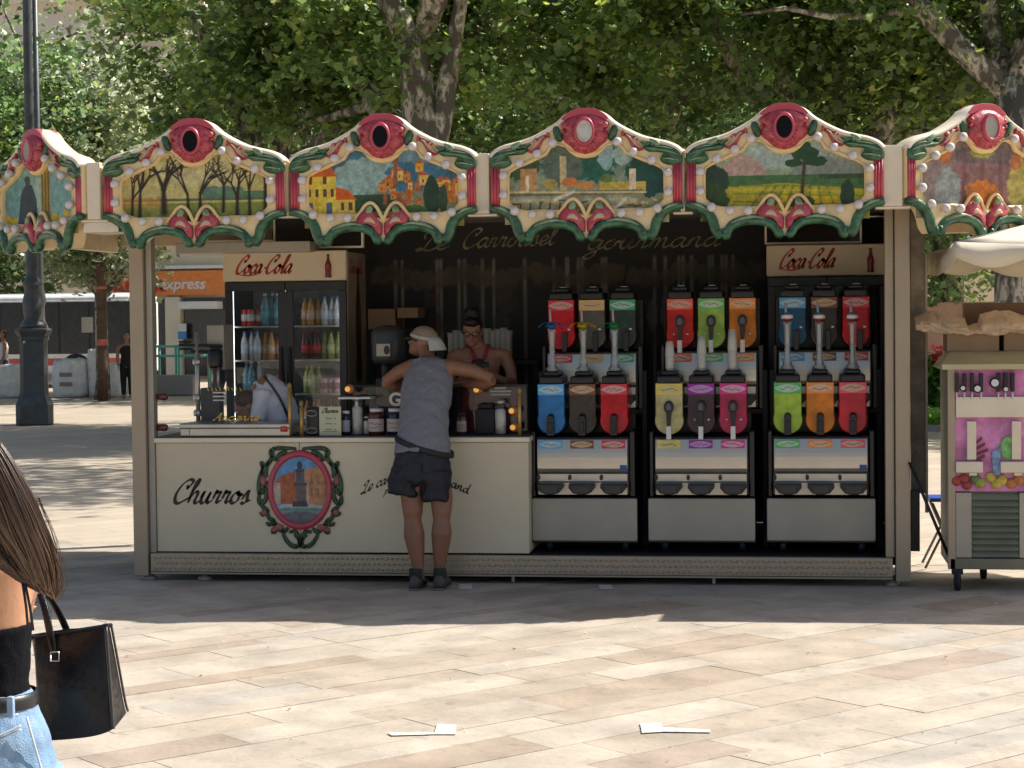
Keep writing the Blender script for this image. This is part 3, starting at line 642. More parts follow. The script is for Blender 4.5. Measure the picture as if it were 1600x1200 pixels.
# low grey wall and parked car by the shop
yw = 47.0
wl2 = tag(MB().box(WX(225,yw), WX(300,yw), yw, yw+.4, 0, WZ(586,yw,270)).build('low_wall', mat('grey concrete', (.33,.31,.30), .85, var=.1), bevel=.03), 'low grey concrete wall in front of the turquoise railing', 'wall')
def car(px0, px1, Y, ztop, rgb, label):
    x0, x1 = WX(px0, Y), WX(px1, Y); L = x1-x0; t = thing('parked_car', label, 'car', ((x0+x1)/2, Y, 0)); h = ztop
    prof = [(0,.35),(0,.6*h),(.04*L,.63*h),(.17*L,.67*h),(.28*L,.97*h),(.36*L,h),(.66*L,h),(.82*L,.7*h),(.96*L,.64*h),(L,.5*h),(L,.3)]
    m = MB(); m.prism([(x0+a, b_) for a, b_ in prof], Y, Y+1.75); m.build('body', mat('car paint '+str(rgb), rgb, .25, .2, coat=.8), t, bevel=.06, bseg=3)
    m = MB(); m.prism([(x0+.2*L,.68*h),(x0+.29*L,.94*h),(x0+.37*L,.965*h),(x0+.64*L,.965*h),(x0+.78*L,.7*h)], Y-.012, Y-.002); m.build('side_window', M_win, t)
    for f_ in (.18,.82):
        m = MB(); mm = Matrix.Translation((x0+f_*L, Y+.08, .32)) @ Matrix.Rotation(R(90), 4, 'X')
        m.rings([[mm @ Vector((r_*math.cos(2*PI*k/16), r_*math.sin(2*PI*k/16), z)) for k in range(16)] for r_, z in ((.3,-.1),(.32,0),(.32,.1),(.2,.12))]); m.build('wheel', M_blackm, t)
    return t
car(1405, 1495, 46, 1.85, (.03,.03,.035), 'dark van parked under the trees right of the kiosk')
car(1500, 1580, 50, 1.72, (.7,.7,.7), 'white car parked beyond the low pink wall at right')
tag(MB().box(WX(1420,44), WX(1700,44), 44, 44.3, 0, WZ(472,44,1500)).build('low_wall', mat('pinkish wall', (.50,.30,.23), .85), bevel=.02), 'low pinkish wall behind the cardboard boxes at right', 'wall')
# flower bed
yf = 34.0; M_grass = mat('grass green', (.07,.13,.03), .9, var=.3, scale=8)
gb = []; x0 = WX(1425, yf); x1 = WX(1640, yf)
tag(MB().box(x0, x1, yf-3.0, yf+1.5, -.02, .09).build('flower_bed_kerb', mat('grey kerb', (.30,.28,.25), .85)), 'grey stone edging round the flower bed', 'kerb')
r = np.random.default_rng(5); n = 9000
gp = np.stack([r.uniform(x0+.1, x1-.1, n), r.uniform(yf-2.9, yf+1.4, n), .10+r.random(n)*.14], 1)
gc = np.array((.10,.22,.03))[None]*np.exp(r.normal(size=n)*.3)[:,None]
go = leaves('grass', gp, .13, gc, None, (0,0,0), M_leaf); go['kind'] = 'stuff'; go['label'] = 'bright green grass in the flower bed at right'
def flower_plant(px, Y, h, lab, seed, red=True):
    x = WX(px, Y); t = thing('flowering_plant', lab, 'plant', (x, Y, 0), group='flowering plants in the bed'); rr = random.Random(seed); m = MB(); pts = []; fl = []
    for k in range(9):
        a = rr.uniform(0, 2*PI); hh = h*rr.uniform(.7,1); e = Vector((x+math.cos(a)*.3, Y+math.sin(a)*.3, hh)); m.tube([(x+math.cos(a)*.05,Y+math.sin(a)*.05,.08), ((x+e.x)/2,(Y+e.y)/2,hh*.6), e], .012, 5); fl.append(e)
        for j in range(26): f_ = rr.random(); pts.append((x+(e.x-x)*f_+rr.uniform(-.12,.12), Y+(e.y-Y)*f_+rr.uniform(-.12,.12), .15+(hh-.2)*f_))
    m.build('stem', mat('green stem', (.06,.12,.03), .7), t); n = len(pts)
    leaves('foliage', np.array(pts), .2, np.array((.06,.13,.03))[None]*np.exp(np.random.default_rng(seed).normal(size=n)*.35)[:,None], t, (x,Y,0), M_leaf)
    fp = np.array([(e.x+rr.uniform(-.08,.08), e.y+rr.uniform(-.08,.08), e.z+rr.uniform(-.05,.1)) for e in fl for _ in range(7)])
    leaves('flower', fp, .12, np.repeat(np.array([(.30,.06,.05) if red else (.4,.2,.18)]), len(fp), 0), t, (x,Y,0), M_leaf)
flower_plant(1448, 33.6, 1.25, 'red flowering plant nearest the kiosk side', 1)
flower_plant(1470, 34.2, 1.0, 'lower flowering plant half hidden by the drinks cart', 2, False)
flower_plant(1510, 34.0, 1.1, 'flowering plant behind the drinks cart', 3)

# ------------------------------------------------------------------ KIOSK
YF = 13.22; YP = 12.72; YBK = 15.75; FZ = .20
XL, XR = -4.61, .86
kiosk = thing('kiosk', 'carousel style churros kiosk with painted fascia panels and a long cream counter', 'kiosk', ((XL+XR)/2, YF+1.2, 0))
def kb(name, mt, *boxes, bevel=.006, parent=None):
    m = MB()
    for b in boxes: m.box(*b)
    return m.build(name, mt, parent or kiosk, bevel=bevel)
# floor and base
kb('floor', M_blackm, (XL+.05, XR-.05, YF+.06, YBK, .14, FZ-.01))
M_check = mat('chequered aluminium', (.47,.38,.28), .4, .45, var=.05)
base = kb('base_beam', M_check, (XL+.12, XR-.12, YF, YF+.05, .065, FZ-.004))
m = MB(); k = 0
x = XL+.16
while x < XR-.16:
    for j in range(3):
        xx = x+(.012 if j % 2 else 0); zz = .088+j*.039; s_ = 1 if (k+j) % 2 else -1
        m.add([(xx-.017, YF-.0005, zz-.006*s_-.003),(xx, YF-.011, zz-.001),(xx+.017, YF-.0005, zz+.006*s_+.003),(xx, YF-.011, zz+.006),(xx, YF-.0005, zz+.011),(xx, YF-.0005, zz-.009)],
              [(0,5,1),(5,2,1),(1,2,3),(0,1,3),(0,3,4),(3,2,4)])
    x += .036; k += 1
o = m.build('raised_tread', M_check, base); o['kind'] = 'stuff'
kb('base_rail', M_alu, (XL+.12, XR-.12, YF-.004, YF+.06, .05, .063), bevel=.002)
kb('base_frame', M_black, (XL+.3, XR-.3, YF+.9, YF+1.0, .02, .13), (XL+.3, XR-.3, YF+2.2, YF+2.3, .02, .13))
m = MB(); m.tube([(WX(280,YF+.25,908), YF+.25, .028), (WX(800,YF+.25,908), YF+.25, .028)], .013, 8); m.build('pipe', M_white, kiosk)
for px in (800, 1115): kb('support_foot', M_steel, (WX(px,YF,910)-.012, WX(px,YF,910)+.012, YF+.05, YF+.08, 0, .06))
for x_ in (XL+.09, XR-.12, XL+.5):
    m = MB(); m.lathe([(.055,0),(.05,.02),(.02,.035),(.018,.07)], (x_, YF+.08, 0), 14); m.build('levelling_foot', M_alud, kiosk)
# corner posts
def post(xa, xb, ya, yb_, mt=M_alu, z1=2.82, z0=.035): return kb('post', mt, (xa, xb, ya, yb_, z0, z1), bevel=.008)
post(XL, XL+.105, YF-.01, YF+.12); kb('post_liner', M_alud, (XL+.108, XL+.155, YF+.03, YF+.12, FZ-.002, 2.6))
post(XR-.10, XR, YF-.012, YF+.12); kb('post_liner', M_alu, (XR-.165, XR-.105, YF+.02, YF+.12, FZ-.002, 2.82))
post(XL, XL+.1, YBK-.1, YBK); post(XR-.1, XR, YBK-.1, YBK)
m = MB()
for k in range(60): m.box(XR-.128, XR-.118, YF+.015, YF+.0195, .25+k*.042, .265+k*.042)
o = m.build('perforated_strip', M_alud, kiosk); o['kind'] = 'stuff'
# roof slab with chamfered corners
def roofpts(e): return [(-4.75-e, YP+.03), (.72+e, YP+.03), (1.62+e, YP+.68), (1.66+e, YBK+.1), (-5.62-e, YBK+.1), (-5.55-e, YP+.72)]
m = MB(); m.prismz(roofpts(0), 2.80, 2.90); m.build('roof', mat('ribbed roof sheet', (.42,.36,.28), .6, var=.08), kiosk)
m = MB(); m.prismz([(XL-.02,YF-.02),(XR+.02,YF-.02),(XR+.02,YBK+.02),(XL-.02,YBK+.02)], 2.63, 2.795); m.build('ceiling', M_alud, kiosk)
kb('back_fascia', M_cream, (-5.6, 1.64, YBK+.1, YBK+.16, 2.5, 3.1)); 
# mural wall
mx0, mx1 = WX(574, 15.3), WX(1196, 15.3)
kb('back_wall', M_dark, (mx0-.75, XR-.02, 15.45, 15.50, FZ, 2.62))
kb('side_wall', M_alud, (XR-.035, XR-.005, YF+.13, YBK-.1, FZ, 2.62))
cv = Canvas(mx1-mx0, 2.3, 260, 170, (.016,.015,.015)); rr = random.Random(4)
for k in range(26):
    xx = rr.uniform(.02,.98); cv.line(xx, .0, xx+rr.uniform(-.004,.004), .86, .005, (.24,.22,.19), .8)
for k in range(60):
    cv.ell(rr.uniform(0,1), rr.uniform(.25,.85), rr.uniform(.006,.03), rr.uniform(.01,.05), (rr.uniform(.02,.09),rr.uniform(.02,.07),rr.uniform(.02,.06)), .5, rag=.9, seed=k)
for k in range(34): cv.ell(k/33, .80+.012*math.sin(k), .02, .035, (.09,.07,.045), .75, rag=1.2, seed=k+80)
for k in range(5): cv.ell(.72+.03*k, .66, .012, .055, (.17,.17,.18), .6, rag=.8, seed=k)
cv.mottle(16, .5, 2)
m = MB(); cv.mesh(m, lambda u, v: (mx0+u, 15.44, FZ+.15+v)); mural = m.build('mural', M_paint, kiosk)
def wall_pt(px, py, Y=15.43): return P3(px, py, Y)
for (tx, xa, ya, xb, yb2, h, sl) in (('Le', 652, 392, 700, 389, 14, .35), ('Carrousel', 722, 388, 866, 382, 14, .35), ('gourmand', 918, 390, 1124, 384, 14, .45)):
    kpx = 3000/15.4; m = MB()
    a = wall_pt(xa, ya); b = wall_pt(xb, yb2); hh = h/kpx*1.05
    script(m, tx, hh, (b-a).length, lambda u, v, d, a=a, b=b: Vector((a.x+u, a.y, a.z+v+(b.z-a.z)*u/(b.x-a.x))), slant=sl, nib=.15)
    o = m.build('gold_lettering', M_gold, mural)
# open left side: header beams and shelf
kb('shelf_beam', M_alud, (WX(276,14.0), WX(486,14.0), 14.0, 14.5, WZ(395,14.0,380), WZ(378,14.0,380)))
kb('inner_beam', mat('brown slatted soffit', (.30,.23,.17), .7, var=.2), (XL+.16, WX(430,14.6), 14.55, 14.65, WZ(376,14.6,330), 2.62))
# counter
cz0, cz1 = FZ+.006, .985; CX0, CX1 = XL+.158, WX(826, YF+.05, 760)
seam = WX(470, YF+.05, 855)
for a_, b_ in ((CX0, seam-.002), (seam+.002, CX1)): kb('counter_board', M_board, (a_, b_, YF+.05, YF+.075, cz0, cz1), bevel=.003)
kb('counter_side', M_board, (CX1-.02, CX1, YF+.078, YF+.68, cz0, cz1))
ctop = kb('countertop', M_creamw, (CX0-.01, CX1+.012, YF+.03, YF+.72, cz1+.003, 1.022), bevel=.005)
kb('counter_edge', mat('dark seal', (.05,.045,.04), .5), (CX0, CX1, YF+.045, YF+.7, 1.0225, 1.03), bevel=0)
M_ink = mat('dark brown sign paint', (.022,.014,.010), .45)
def board_pt(px, py): return P3(px, py, YF+.048)
m = MB(); a = board_pt(270, 786); b = board_pt(389, 784); script(m, 'Churros', .082, (b-a).length, lambda u, v, d: Vector((a.x+u, a.y, a.z+v)), slant=.35, nib=.19)
m.build('churros_lettering', M_ink, kiosk)
a2 = board_pt(565, 772); b2 = board_pt(732, 776); Lc = (b2-a2).length
m = MB(); script(m, 'Le carrousel gourmand', .036, Lc, lambda u, v, d: Vector((a2.x+u, a2.y, a2.z+v+.20*math.sin(PI*min(max(u/Lc,0),1))*.55)), slant=.3, nib=.2); m.build('small_lettering', M_ink, kiosk)
pz = board_pt(598, 777); m = MB(); script(m, 'P', .026, .03, lambda u, v, d: Vector((pz.x+u, pz.y, pz.z+v)), nib=.18); m.build('small_lettering', M_ink, kiosk)
# oval medallion
mcx, mcz = W(469, 765.5, YF+.05); k_ = 3000/13.35
def mp_(dx, dy): return (mcx+dx/k_, mcz-dy/k_)
m = MB(); ri = []
for t_ in range(48): ri.append(2*PI*t_/48)
rs = []
for rr_, yy in ((1.0, YF+.049), (.985, YF+.032), (.93, YF+.022), (.87, YF+.024), (.83, YF+.036), (.825, YF+.049)):
    rs.append([Vector((mcx+53*rr_*math.cos(t_)/k_, yy, mcz+64*rr_*math.sin(t_)/k_)) for t_ in ri])
rs = [list(q) for q in rs]; m.rings(rs, caps=False); med = m.build('medallion_ring', M_redp, kiosk)
cv = Canvas(92/k_, 112/k_, 110, 130, (.2,.4,.6)); cv.grad((.2,.4,.55),(.12,.30,.55)); cv.mottle(5, .1)
cv.poly([(.42,.3),(1,.22),(1,.86),(.6,.8)], (.50,.25,.12)); cv.poly([(0,.3),(.42,.3),(.42,.78),(.12,.68),(0,.55)], (.42,.13,.05)); cv.poly([(0,.3),(.15,.3),(.15,.6),(0,.62)], (.5,.42,.34))
for xx in (.68,.8,.92): cv.rect(xx, xx+.05, .42, .52, (.35,.16,.1)); cv.rect(xx, xx+.05, .58, .68, (.35,.16,.1))
cv.rect(0, 1, 0, .27, (.30,.30,.30)); cv.ell(.5,.25,.5,.05,(.45,.48,.46)); cv.ell(.5,.1,.36,.10,(.15,.15,.17)); cv.ell(.5,.22,.42,.03,(.15,.3,.25))
cv.rect(.36,.64,.26,.34,(.08,.07,.08)); cv.rect(.42,.6,.34,.62,(.17,.13,.12)); cv.rect(.38,.64,.56,.6,(.09,.08,.08)); cv.rect(.44,.58,.62,.8,(.12,.11,.13)); cv.ell(.5,.85,.05,.06,(.06,.06,.08)); cv.ell(.5,.78,.09,.03,(.07,.07,.08)); cv.rect(.63,.65,.3,.6,(.55,.55,.55)); cv.mottle(16,.4,8)
m = MB(); cv.mesh(m, lambda u, v: (mcx-46/k_+u, YF+.044, mcz-56/k_+v), mask=lambda x_, y_: (x_*2-1)**2+(y_*2-1)**2 < .99); m.build('medallion_picture', M_paint, med)
m = MB()
def scr(pts, r0): m.tube([(mp_(x_, y_)[0], YF+.040, mp_(x_, y_)[1]) for x_, y_ in catmull(pts, 5)], [ (r0*(.55+.45*math.sin(PI*i/(5*(len(pts)-1)))), .009) for i in range(5*(len(pts)-1)+1)], 6, ref=(1,.0,.2))
for s_ in (-1, 1):
    for pts in ([(5,-66),(25,-67),(40,-66),(47,-60),(42,-50),(34,-48)], [(47,-66),(44,-56),(50,-44),(58,-36),(62,-26),(60,-42)], [(58,-38),(64,-25),(67,-10),(66,6),(60,0),(54,-14)], [(50,-46),(56,-30),(54,-20)],
                [(62,-12),(55,2),(57,16),(64,22),(68,16),(66,2)], [(66,14),(62,26),(54,34),(60,40),(66,36)], [(54,32),(52,44),(44,50),(50,56),(56,52)], [(44,48),(36,62),(26,66),(20,60)],
                [(30,62),(26,76),(16,88),(4,90),(2,80),(10,72)], [(18,68),(10,66),(4,74),(1,90)], [(38,-52),(30,-58),(20,-62)], [(60,-36),(63,-46)], [(40,52),(42,66),(48,68)]):
        scr([(s_*x_, y_) for x_, y_ in pts], .017)
m.build('medallion_scrollwork', mat('dark green scroll paint', (.035,.075,.035), .45, var=.3, scale=20), med)
m = MB()
for s_ in (-1,1):
    for (x_, y_, w_, h_) in ((60,-15,5,9),(58,36,6,6),(36,60,9,6),(44,64,5,4)): m.ell((mp_(s_*x_,y_)[0], YF+.04, mp_(s_*x_,y_)[1]), (w_/k_, .012, h_/k_), 10, 6)
m.build('medallion_rose', mat('faded rose paint', (.36,.10,.10), .5, var=.3, scale=20), med)

# ------------------------------------------------------------------ painted fascia panels
PW = .635; kk = 145/PW
top = [(0,0),(15,1.5),(30,8),(43,19),(61,30),(84,41),(105,47),(122,51),(136,57),(145,65)]
bot = [(145,143),(130,146),(117,154),(108,168),(103,184),(94,194),(86,188),(78,177),(64,171),(48,169),(30,171),(17,179),(8,190),(0,194)]
inn = [(0,73),(14,71),(24,64),(31,56),(43,52),(53,57),(59,67),(72,73),(88,80),(104,86),(115,92),(117,97),(117,137),(108,145),(92,150),(78,149),(60,149),(46,150),(36,150),(30,150),(20,152),(10,156),(0,160)]
def PZ(v): return 3.225-v/kk
def PX(u): return u/kk
def full(h):
    L = [(-a, b) for a, b in h[::-1] if a > 0]; return h + L      # right side top->bottom then left bottom->top
outer = [(PX(a), PZ(b)) for a, b in catmull(top, 4)+catmull(bot, 3)]
outer = outer+[(-a, b) for a, b in outer[::-1][0:]]
inner_r = [(PX(a), PZ(b)) for a, b in inn]; inner = inner_r+[(-a, b) for a, b in inner_r[::-1]]
def polar(poly, n, c):
    out = []
    for i in range(n):
        th = PI/2-2*PI*(i+.01)/n; dx, dz = math.cos(th), math.sin(th); best = 0
        for j in range(len(poly)):
            x0, z0 = poly[j][0]-c[0], poly[j][1]-c[1]; x1, z1 = poly[(j+1)%len(poly)][0]-c[0], poly[(j+1)%len(poly)][1]-c[1]
            ex, ez = x1-x0, z1-z0; den = dx*ez-dz*ex
            if abs(den) < 1e-12: continue
            t = (x0*ez-z0*ex)/den; s_ = (x0*dz-z0*dx)/den
            if t > 0 and -1e-6 <= s_ <= 1+1e-6: best = max(best, t)
        out.append((c[0]+dx*best, c[1]+dz*best))
    return out
PC = (0, PZ(112)); NP = 220; po = polar(outer, NP, PC); pi_ = polar(inner, NP, PC)
pb = [(p[0]+(o_[0]-p[0])*.16, p[1]+(o_[1]-p[1])*.16) for p, o_ in zip(pi_, po)]
BULBS = [(124.5,98),(124.5,127),(108,151),(81,157),(54,157),(100,79),(73,66),(49,50)]
M_board2 = mat('fascia cream carved board', (.90,.71,.40), .4, var=.05, coat=.3, bump=.2, bscale=30)
M_inner = mat('fascia yellow inner lip', (.86,.62,.30), .42, var=.1)
def panel(loc, rz, paint_fn, oval='black', wide=1.0, lab=None):
    sx = wide
    m = MB(); P = lambda q, y: Vector((q[0]*sx, y, q[1]))
    ring = lambda pl, y: [P(q, y) for q in pl]
    m.rings([ring(po,.10), ring(po,-.02), ring([(a*.985, PC[1]+(b-PC[1])*.985) for a, b in po],-.035), ring(pb,-.03)], caps=False, sm=False)
    m.rings([ring(pb,-.0301), ring([(a+(c-a)*.5, b+(d-b)*.5) for (a,b),(c,d) in zip(pi_,pb)],-.042), ring(pi_,-.03), ring(pi_,.0)], mi=1, caps=False, sm=True)
    m.add(ring(po,.10), [tuple(range(NP))])
    bd = m.build('fascia_panel', [M_board2, M_inner], kiosk, local=True); bd.location = Vector(loc)-WL[kiosk.name]; bd.rotation_euler = (0,0,rz); WL[bd.name] = Vector(loc)
    if lab: bd['label'] = lab
    # picture
    w, h = 250/kk*sx, 120/kk; cv = Canvas(w, h, 250, 120, (.4,.5,.5)); paint_fn(cv); lum = cv.C.mean(2, keepdims=True); cv.C = np.clip((lum+(cv.C-lum)*1.25)*1.05, 0, 1); cv.C = np.clip(cv.C*(1+(cv.noise(40, 77)[..., None]-.5)*.7), 0, 1)
    m = MB(); cv.mesh(m, lambda u, v: (u-w/2, -.004, PZ(171)+v)); m.build('painting', M_paint, bd, local=True)
    # top moulding
    tp = [(PX(a), PZ(b)) for a, b in catmull(top, 4)]; path = [(-a, b) for a, b in tp[::-1]]+tp[1:]
    m = MB(); m.tube([(a*sx, .01, b-.012) for a, b in path], (.062,.026) , 10, ref=(0,1,0)) if False else m.tube([(a*sx, .015, b-.014) for a, b in path], [(.075,.024)]*len(path), 10, ref=(0,1,0))
    m.build('top_moulding', M_creamw, bd, local=True)
    # green scroll tubes
    for s_ in (-1, 1):
        m = MB()
        for pts in ([(146,146),(130,149),(116,157),(107,170),(103,184),(99,192),(94,188)], [(91,190),(86,194),(82,182),(70,174),(48,170),(28,173),(15,181),(9,192),(4,190)]):
            q = catmull(pts, 5); nq = len(q); m.tube([(s_*PX(a)*sx, -.035, PZ(b)) for a, b in q], [(.036, .036-.010*abs(2*i/nq-1)) for i in range(nq)], 10, ref=(0,1,0))
        for (a, b) in ((97,188),(88,187),(8,190)): m.ell((s_*PX(a)*sx, -.045, PZ(b)), (.026,.03,.026), 10, 7)
        m.build('green_scroll', M_green, bd, local=True)
        m = MB(); q = catmull([(80,176),(68,170),(48,166),(30,169)], 5); m.tube([(s_*PX(a)*sx, -.062, PZ(b)) for a, b in q], [.011*math.sin(PI*(i+1)/(len(q)+1))+.002 for i in range(len(q))], 6); 
        q = catmull([(140,145),(126,148),(113,157)], 5); m.tube([(s_*PX(a)*sx, -.062, PZ(b)) for a, b in q], [.010*math.sin(PI*(i+1)/(len(q)+1))+.002 for i in range(len(q))], 6); m.build('scroll_highlight', M_greenl, bd, local=True)
        # pilaster
        m = MB()
        for k in range(3): m.tube([(s_*PX(133.5+k*4.6)*sx, -.034, PZ(84)), (s_*PX(133.5+k*4.6)*sx, -.034, PZ(144))], .0115, 8)
        m.build('red_pilaster', M_redp, bd, local=True)
        # shoulder leaves
        m = MB()
        for pts in ([(145,68),(136,60),(120,56),(100,56),(86,58),(96,66),(110,64),(122,70),(112,78),(124,86),(145,84)], [(50,24),(44,22),(38,30),(34,44),(40,48),(47,40)], [(104,51),(90,52),(82,50),(92,58)]):
            q = catmull([(s_*PX(a)*sx, PZ(b)) for a, b in pts], 3, True); m.dome(q, -.035, .028)
        m.build('green_leaf', M_green, bd, local=True)
        m = MB()
        for pts in ([(88,62),(78,64),(70,58),(64,46),(58,40),(64,36),(70,42),(76,40),(80,46),(74,50),(80,56)], [(60,38),(54,42),(56,32)]):
            q = catmull([(s_*PX(a)*sx, PZ(b)) for a, b in pts], 3, True); m.dome(q, -.035, .03)
        m.build('red_scroll', M_red, bd, local=True)
        m = MB(); q = catmull([(s_*PX(a)*sx, PZ(b)) for a, b in ((97,46),(106,48),(114,54),(108,58),(100,53))], 3, True); m.dome(q, -.058, .014); m.build('pale_leaf', M_greenl, bd, local=True)
        m = MB()
        for pts in ([(142,72),(126,66),(106,62),(92,60)], [(140,80),(128,77),(116,76)], [(132,62),(118,59),(104,58)]):
            q = catmull(pts, 4); m.tube([(s_*PX(a)*sx, -.063, PZ(b)) for a, b in q], [.0045*math.sin(PI*(i+.5)/len(q))+.001 for i in range(len(q))], 5)
        m.build('leaf_ornament_vein', M_greenl, bd, local=True)
        m = MB()
        for pts in ([(84,60),(76,54),(68,44),(62,39)], [(78,44),(74,48),(80,54)]):
            q = catmull(pts, 4); m.tube([(s_*PX(a)*sx, -.065, PZ(b)) for a, b in q], [.006*math.sin(PI*(i+.5)/len(q))+.001 for i in range(len(q))], 5)
        m.build('scroll_ornament_ridge', M_cream, bd, local=True)
        # bottom ornament half
        m = MB(); q = catmull([(s_*PX(a)*sx, PZ(b)) for a, b in ((40,168),(41,158),(34,148),(26,145),(17,147),(11,155),(5,163),(1,168),(2,184),(8,182),(14,172),(26,167))], 3, True)
        m.dome(q, -.036, .03); m.build('red_flourish', M_red, bd, local=True)
        m = MB(); q = catmull([(s_*PX(a)*sx, PZ(b)) for a, b in ((29,163),(23,156),(15,159),(11,167),(19,164))], 3, True); m.dome(q, -.062, .008)
        m.build('cream_inset', M_cream, bd, local=True)
        m = MB(); q = catmull([(s_*PX(a)*sx, PZ(b)) for a, b in ((20,138),(15,142),(17,149),(25,150),(26,144))], 3, True); m.dome(q, -.055, .014); m.build('green_bud', M_greenl, bd, local=True)
        # cream outline of the ornament (carried by the board)
        m = MB(); q = catmull([(0,161),(4,152),(10,141),(19,134),(28,138),(36,149),(45,158)], 4); m.tube([(s_*PX(a)*sx, -.030, PZ(b)) for a, b in q], [(.012,.013)]*len(q), 8, ref=(0,1,0)); m.build('ornament_edge', M_inner, bd, local=True)
    # crown cartouche
    m = MB(); q = [(0,6),(12,7),(24,12),(34,18),(37,24),(32,30),(36,38),(32,48),(24,54),(16,62),(8,66),(0,68)]
    q = [(PX(a)*sx, PZ(b)) for a, b in catmull(q, 3)]; q = q+[(-a, b) for a, b in q[::-1][1:-1]]
    m.dome(q, -.03, .062); 
    for s_ in (-1,1):
        for (a, b, r_) in ((31,24,5),(27,36,4.5),(24,47,4),(14,57,4),(5,62,4),(33,32,3)): m.ell((s_*PX(a)*sx, -.062, PZ(b)), (r_/kk, .02, r_/kk), 10, 6)
    for k in range(11):
        a = PI*(.08+.84*k/10); m.tube([(17*math.cos(a)/kk*sx, -.088, PZ(36)-.0-19*math.sin(a)/kk), (27*math.cos(a)/kk*sx, -.066, PZ(36)-28*math.sin(a)/kk)], [.007,.010], 6)
    m.build('red_cartouche', M_red, bd, local=True)
    m = MB(); q = [(0,-2),(14,-1),(28,6),(36,14),(30,15),(16,10),(0,8)]; q = [(PX(a)*sx, PZ(b)) for a, b in catmull(q, 3)]; q = q+[(-a, b) for a, b in q[::-1][1:-1]]
    m.prism(q, -.06, .085); m.build('cartouche_cap', M_redp, bd, local=True, bevel=.012)
    m = MB(); rs = []
    for rr_, yy in ((1.38,-.085),(1.3,-.108),(1.12,-.11),(1.0,-.098)): rs.append([Vector((11.5*rr_*math.cos(-a)/kk*sx, yy, PZ(34)+16*rr_*math.sin(-a)/kk)) for a in ri])
    m.rings(rs[::-1] if False else rs, caps=False); m.build('oval_rim', M_redp, bd, local=True)
    m = MB(); m.add([(11.8*math.cos(a)/kk*sx, -.1, PZ(34)+16.4*math.sin(a)/kk) for a in ri], [tuple(range(48))])
    m.build('oval_mirror', {'black': mat('black oval mirror', (.004,.004,.006), .35, spec=.15), 'white': mat('worn white oval', (.60,.58,.52), .4, stain=((.3,.28,.22), 14, .9)), 'red': M_steelp}[oval], bd, local=True)
    for s_ in (-1, 1):
        for (a, b) in BULBS:
            m = MB(); m.ell((0,0,0), (.031,.031,.031), 14, 9); m.tube([(0,.026,0),(0,.045,0)], .013, 8)
            bo = m.build('bulb', M_bulb, bd, local=True) if 'bulb' not in SHARE else None
            if bo is None: bo = bpy.data.objects.new('bulb', SHARE['bulb']); COL.objects.link(bo); bo.parent = bd
            else: SHARE['bulb'] = bo.data
            bo.location = (s_*PX(a)*sx, -.072, PZ(b))
    return bd
SHARE = {}
def tree_paint(cv, x, y0, h, w, c, seed):
    rr = random.Random(seed)
    def br(x, y, a, L, w, d):
        x1 = x+math.cos(a)*L/cv.asp; y1 = y+math.sin(a)*L; cv.line(x, y, x1, y1, w, c, 1, w*.6)
        if d > 0:
            for _ in range(3 if d > 1 else 2): br(x1, y1, a+rr.uniform(-.75,.75), L*rr.uniform(.55,.8), w*.6, d-1)
    br(x, y0, PI/2+rr.uniform(-.08,.08), h*.42, w, 3)
def paint_trees(cv):
    cv.grad((.10,.14,.03),(.52,.45,.20)); cv.rect(0,1,.3,1,(.48,.42,.20)); cv.ell(.55,.85,.35,.3,(.50,.47,.27),.7,.4); cv.rect(0,1,.38,.42,(.10,.12,.06)); cv.rect(0,1,.30,.36,(.20,.24,.06)); cv.rect(.55,1,.42,.5,(.09,.18,.09))
    cv.ell(.6,.5,.07,.08,(.10,.16,.12),1,.6); cv.ell(.72,.5,.09,.07,(.12,.2,.13),1,.6); cv.rect(0,.28,.3,.44,(.45,.25,.1),.6); cv.rect(0,1,0,.14,(.025,.06,.02)); cv.rect(0,1,.14,.22,(.22,.25,.06))
    cv.mottle(12,.35,3)
    for k, (x_, w_) in enumerate(((.09,.02),(.14,.024),(.30,.04),(.46,.02),(.53,.024),(.68,.02),(.77,.026),(.85,.02),(.95,.024))): tree_paint(cv, x_, .12+.06*(k%3), .72+.1*(k%2), w_*1.25, (.022,.012,.008), k+3)
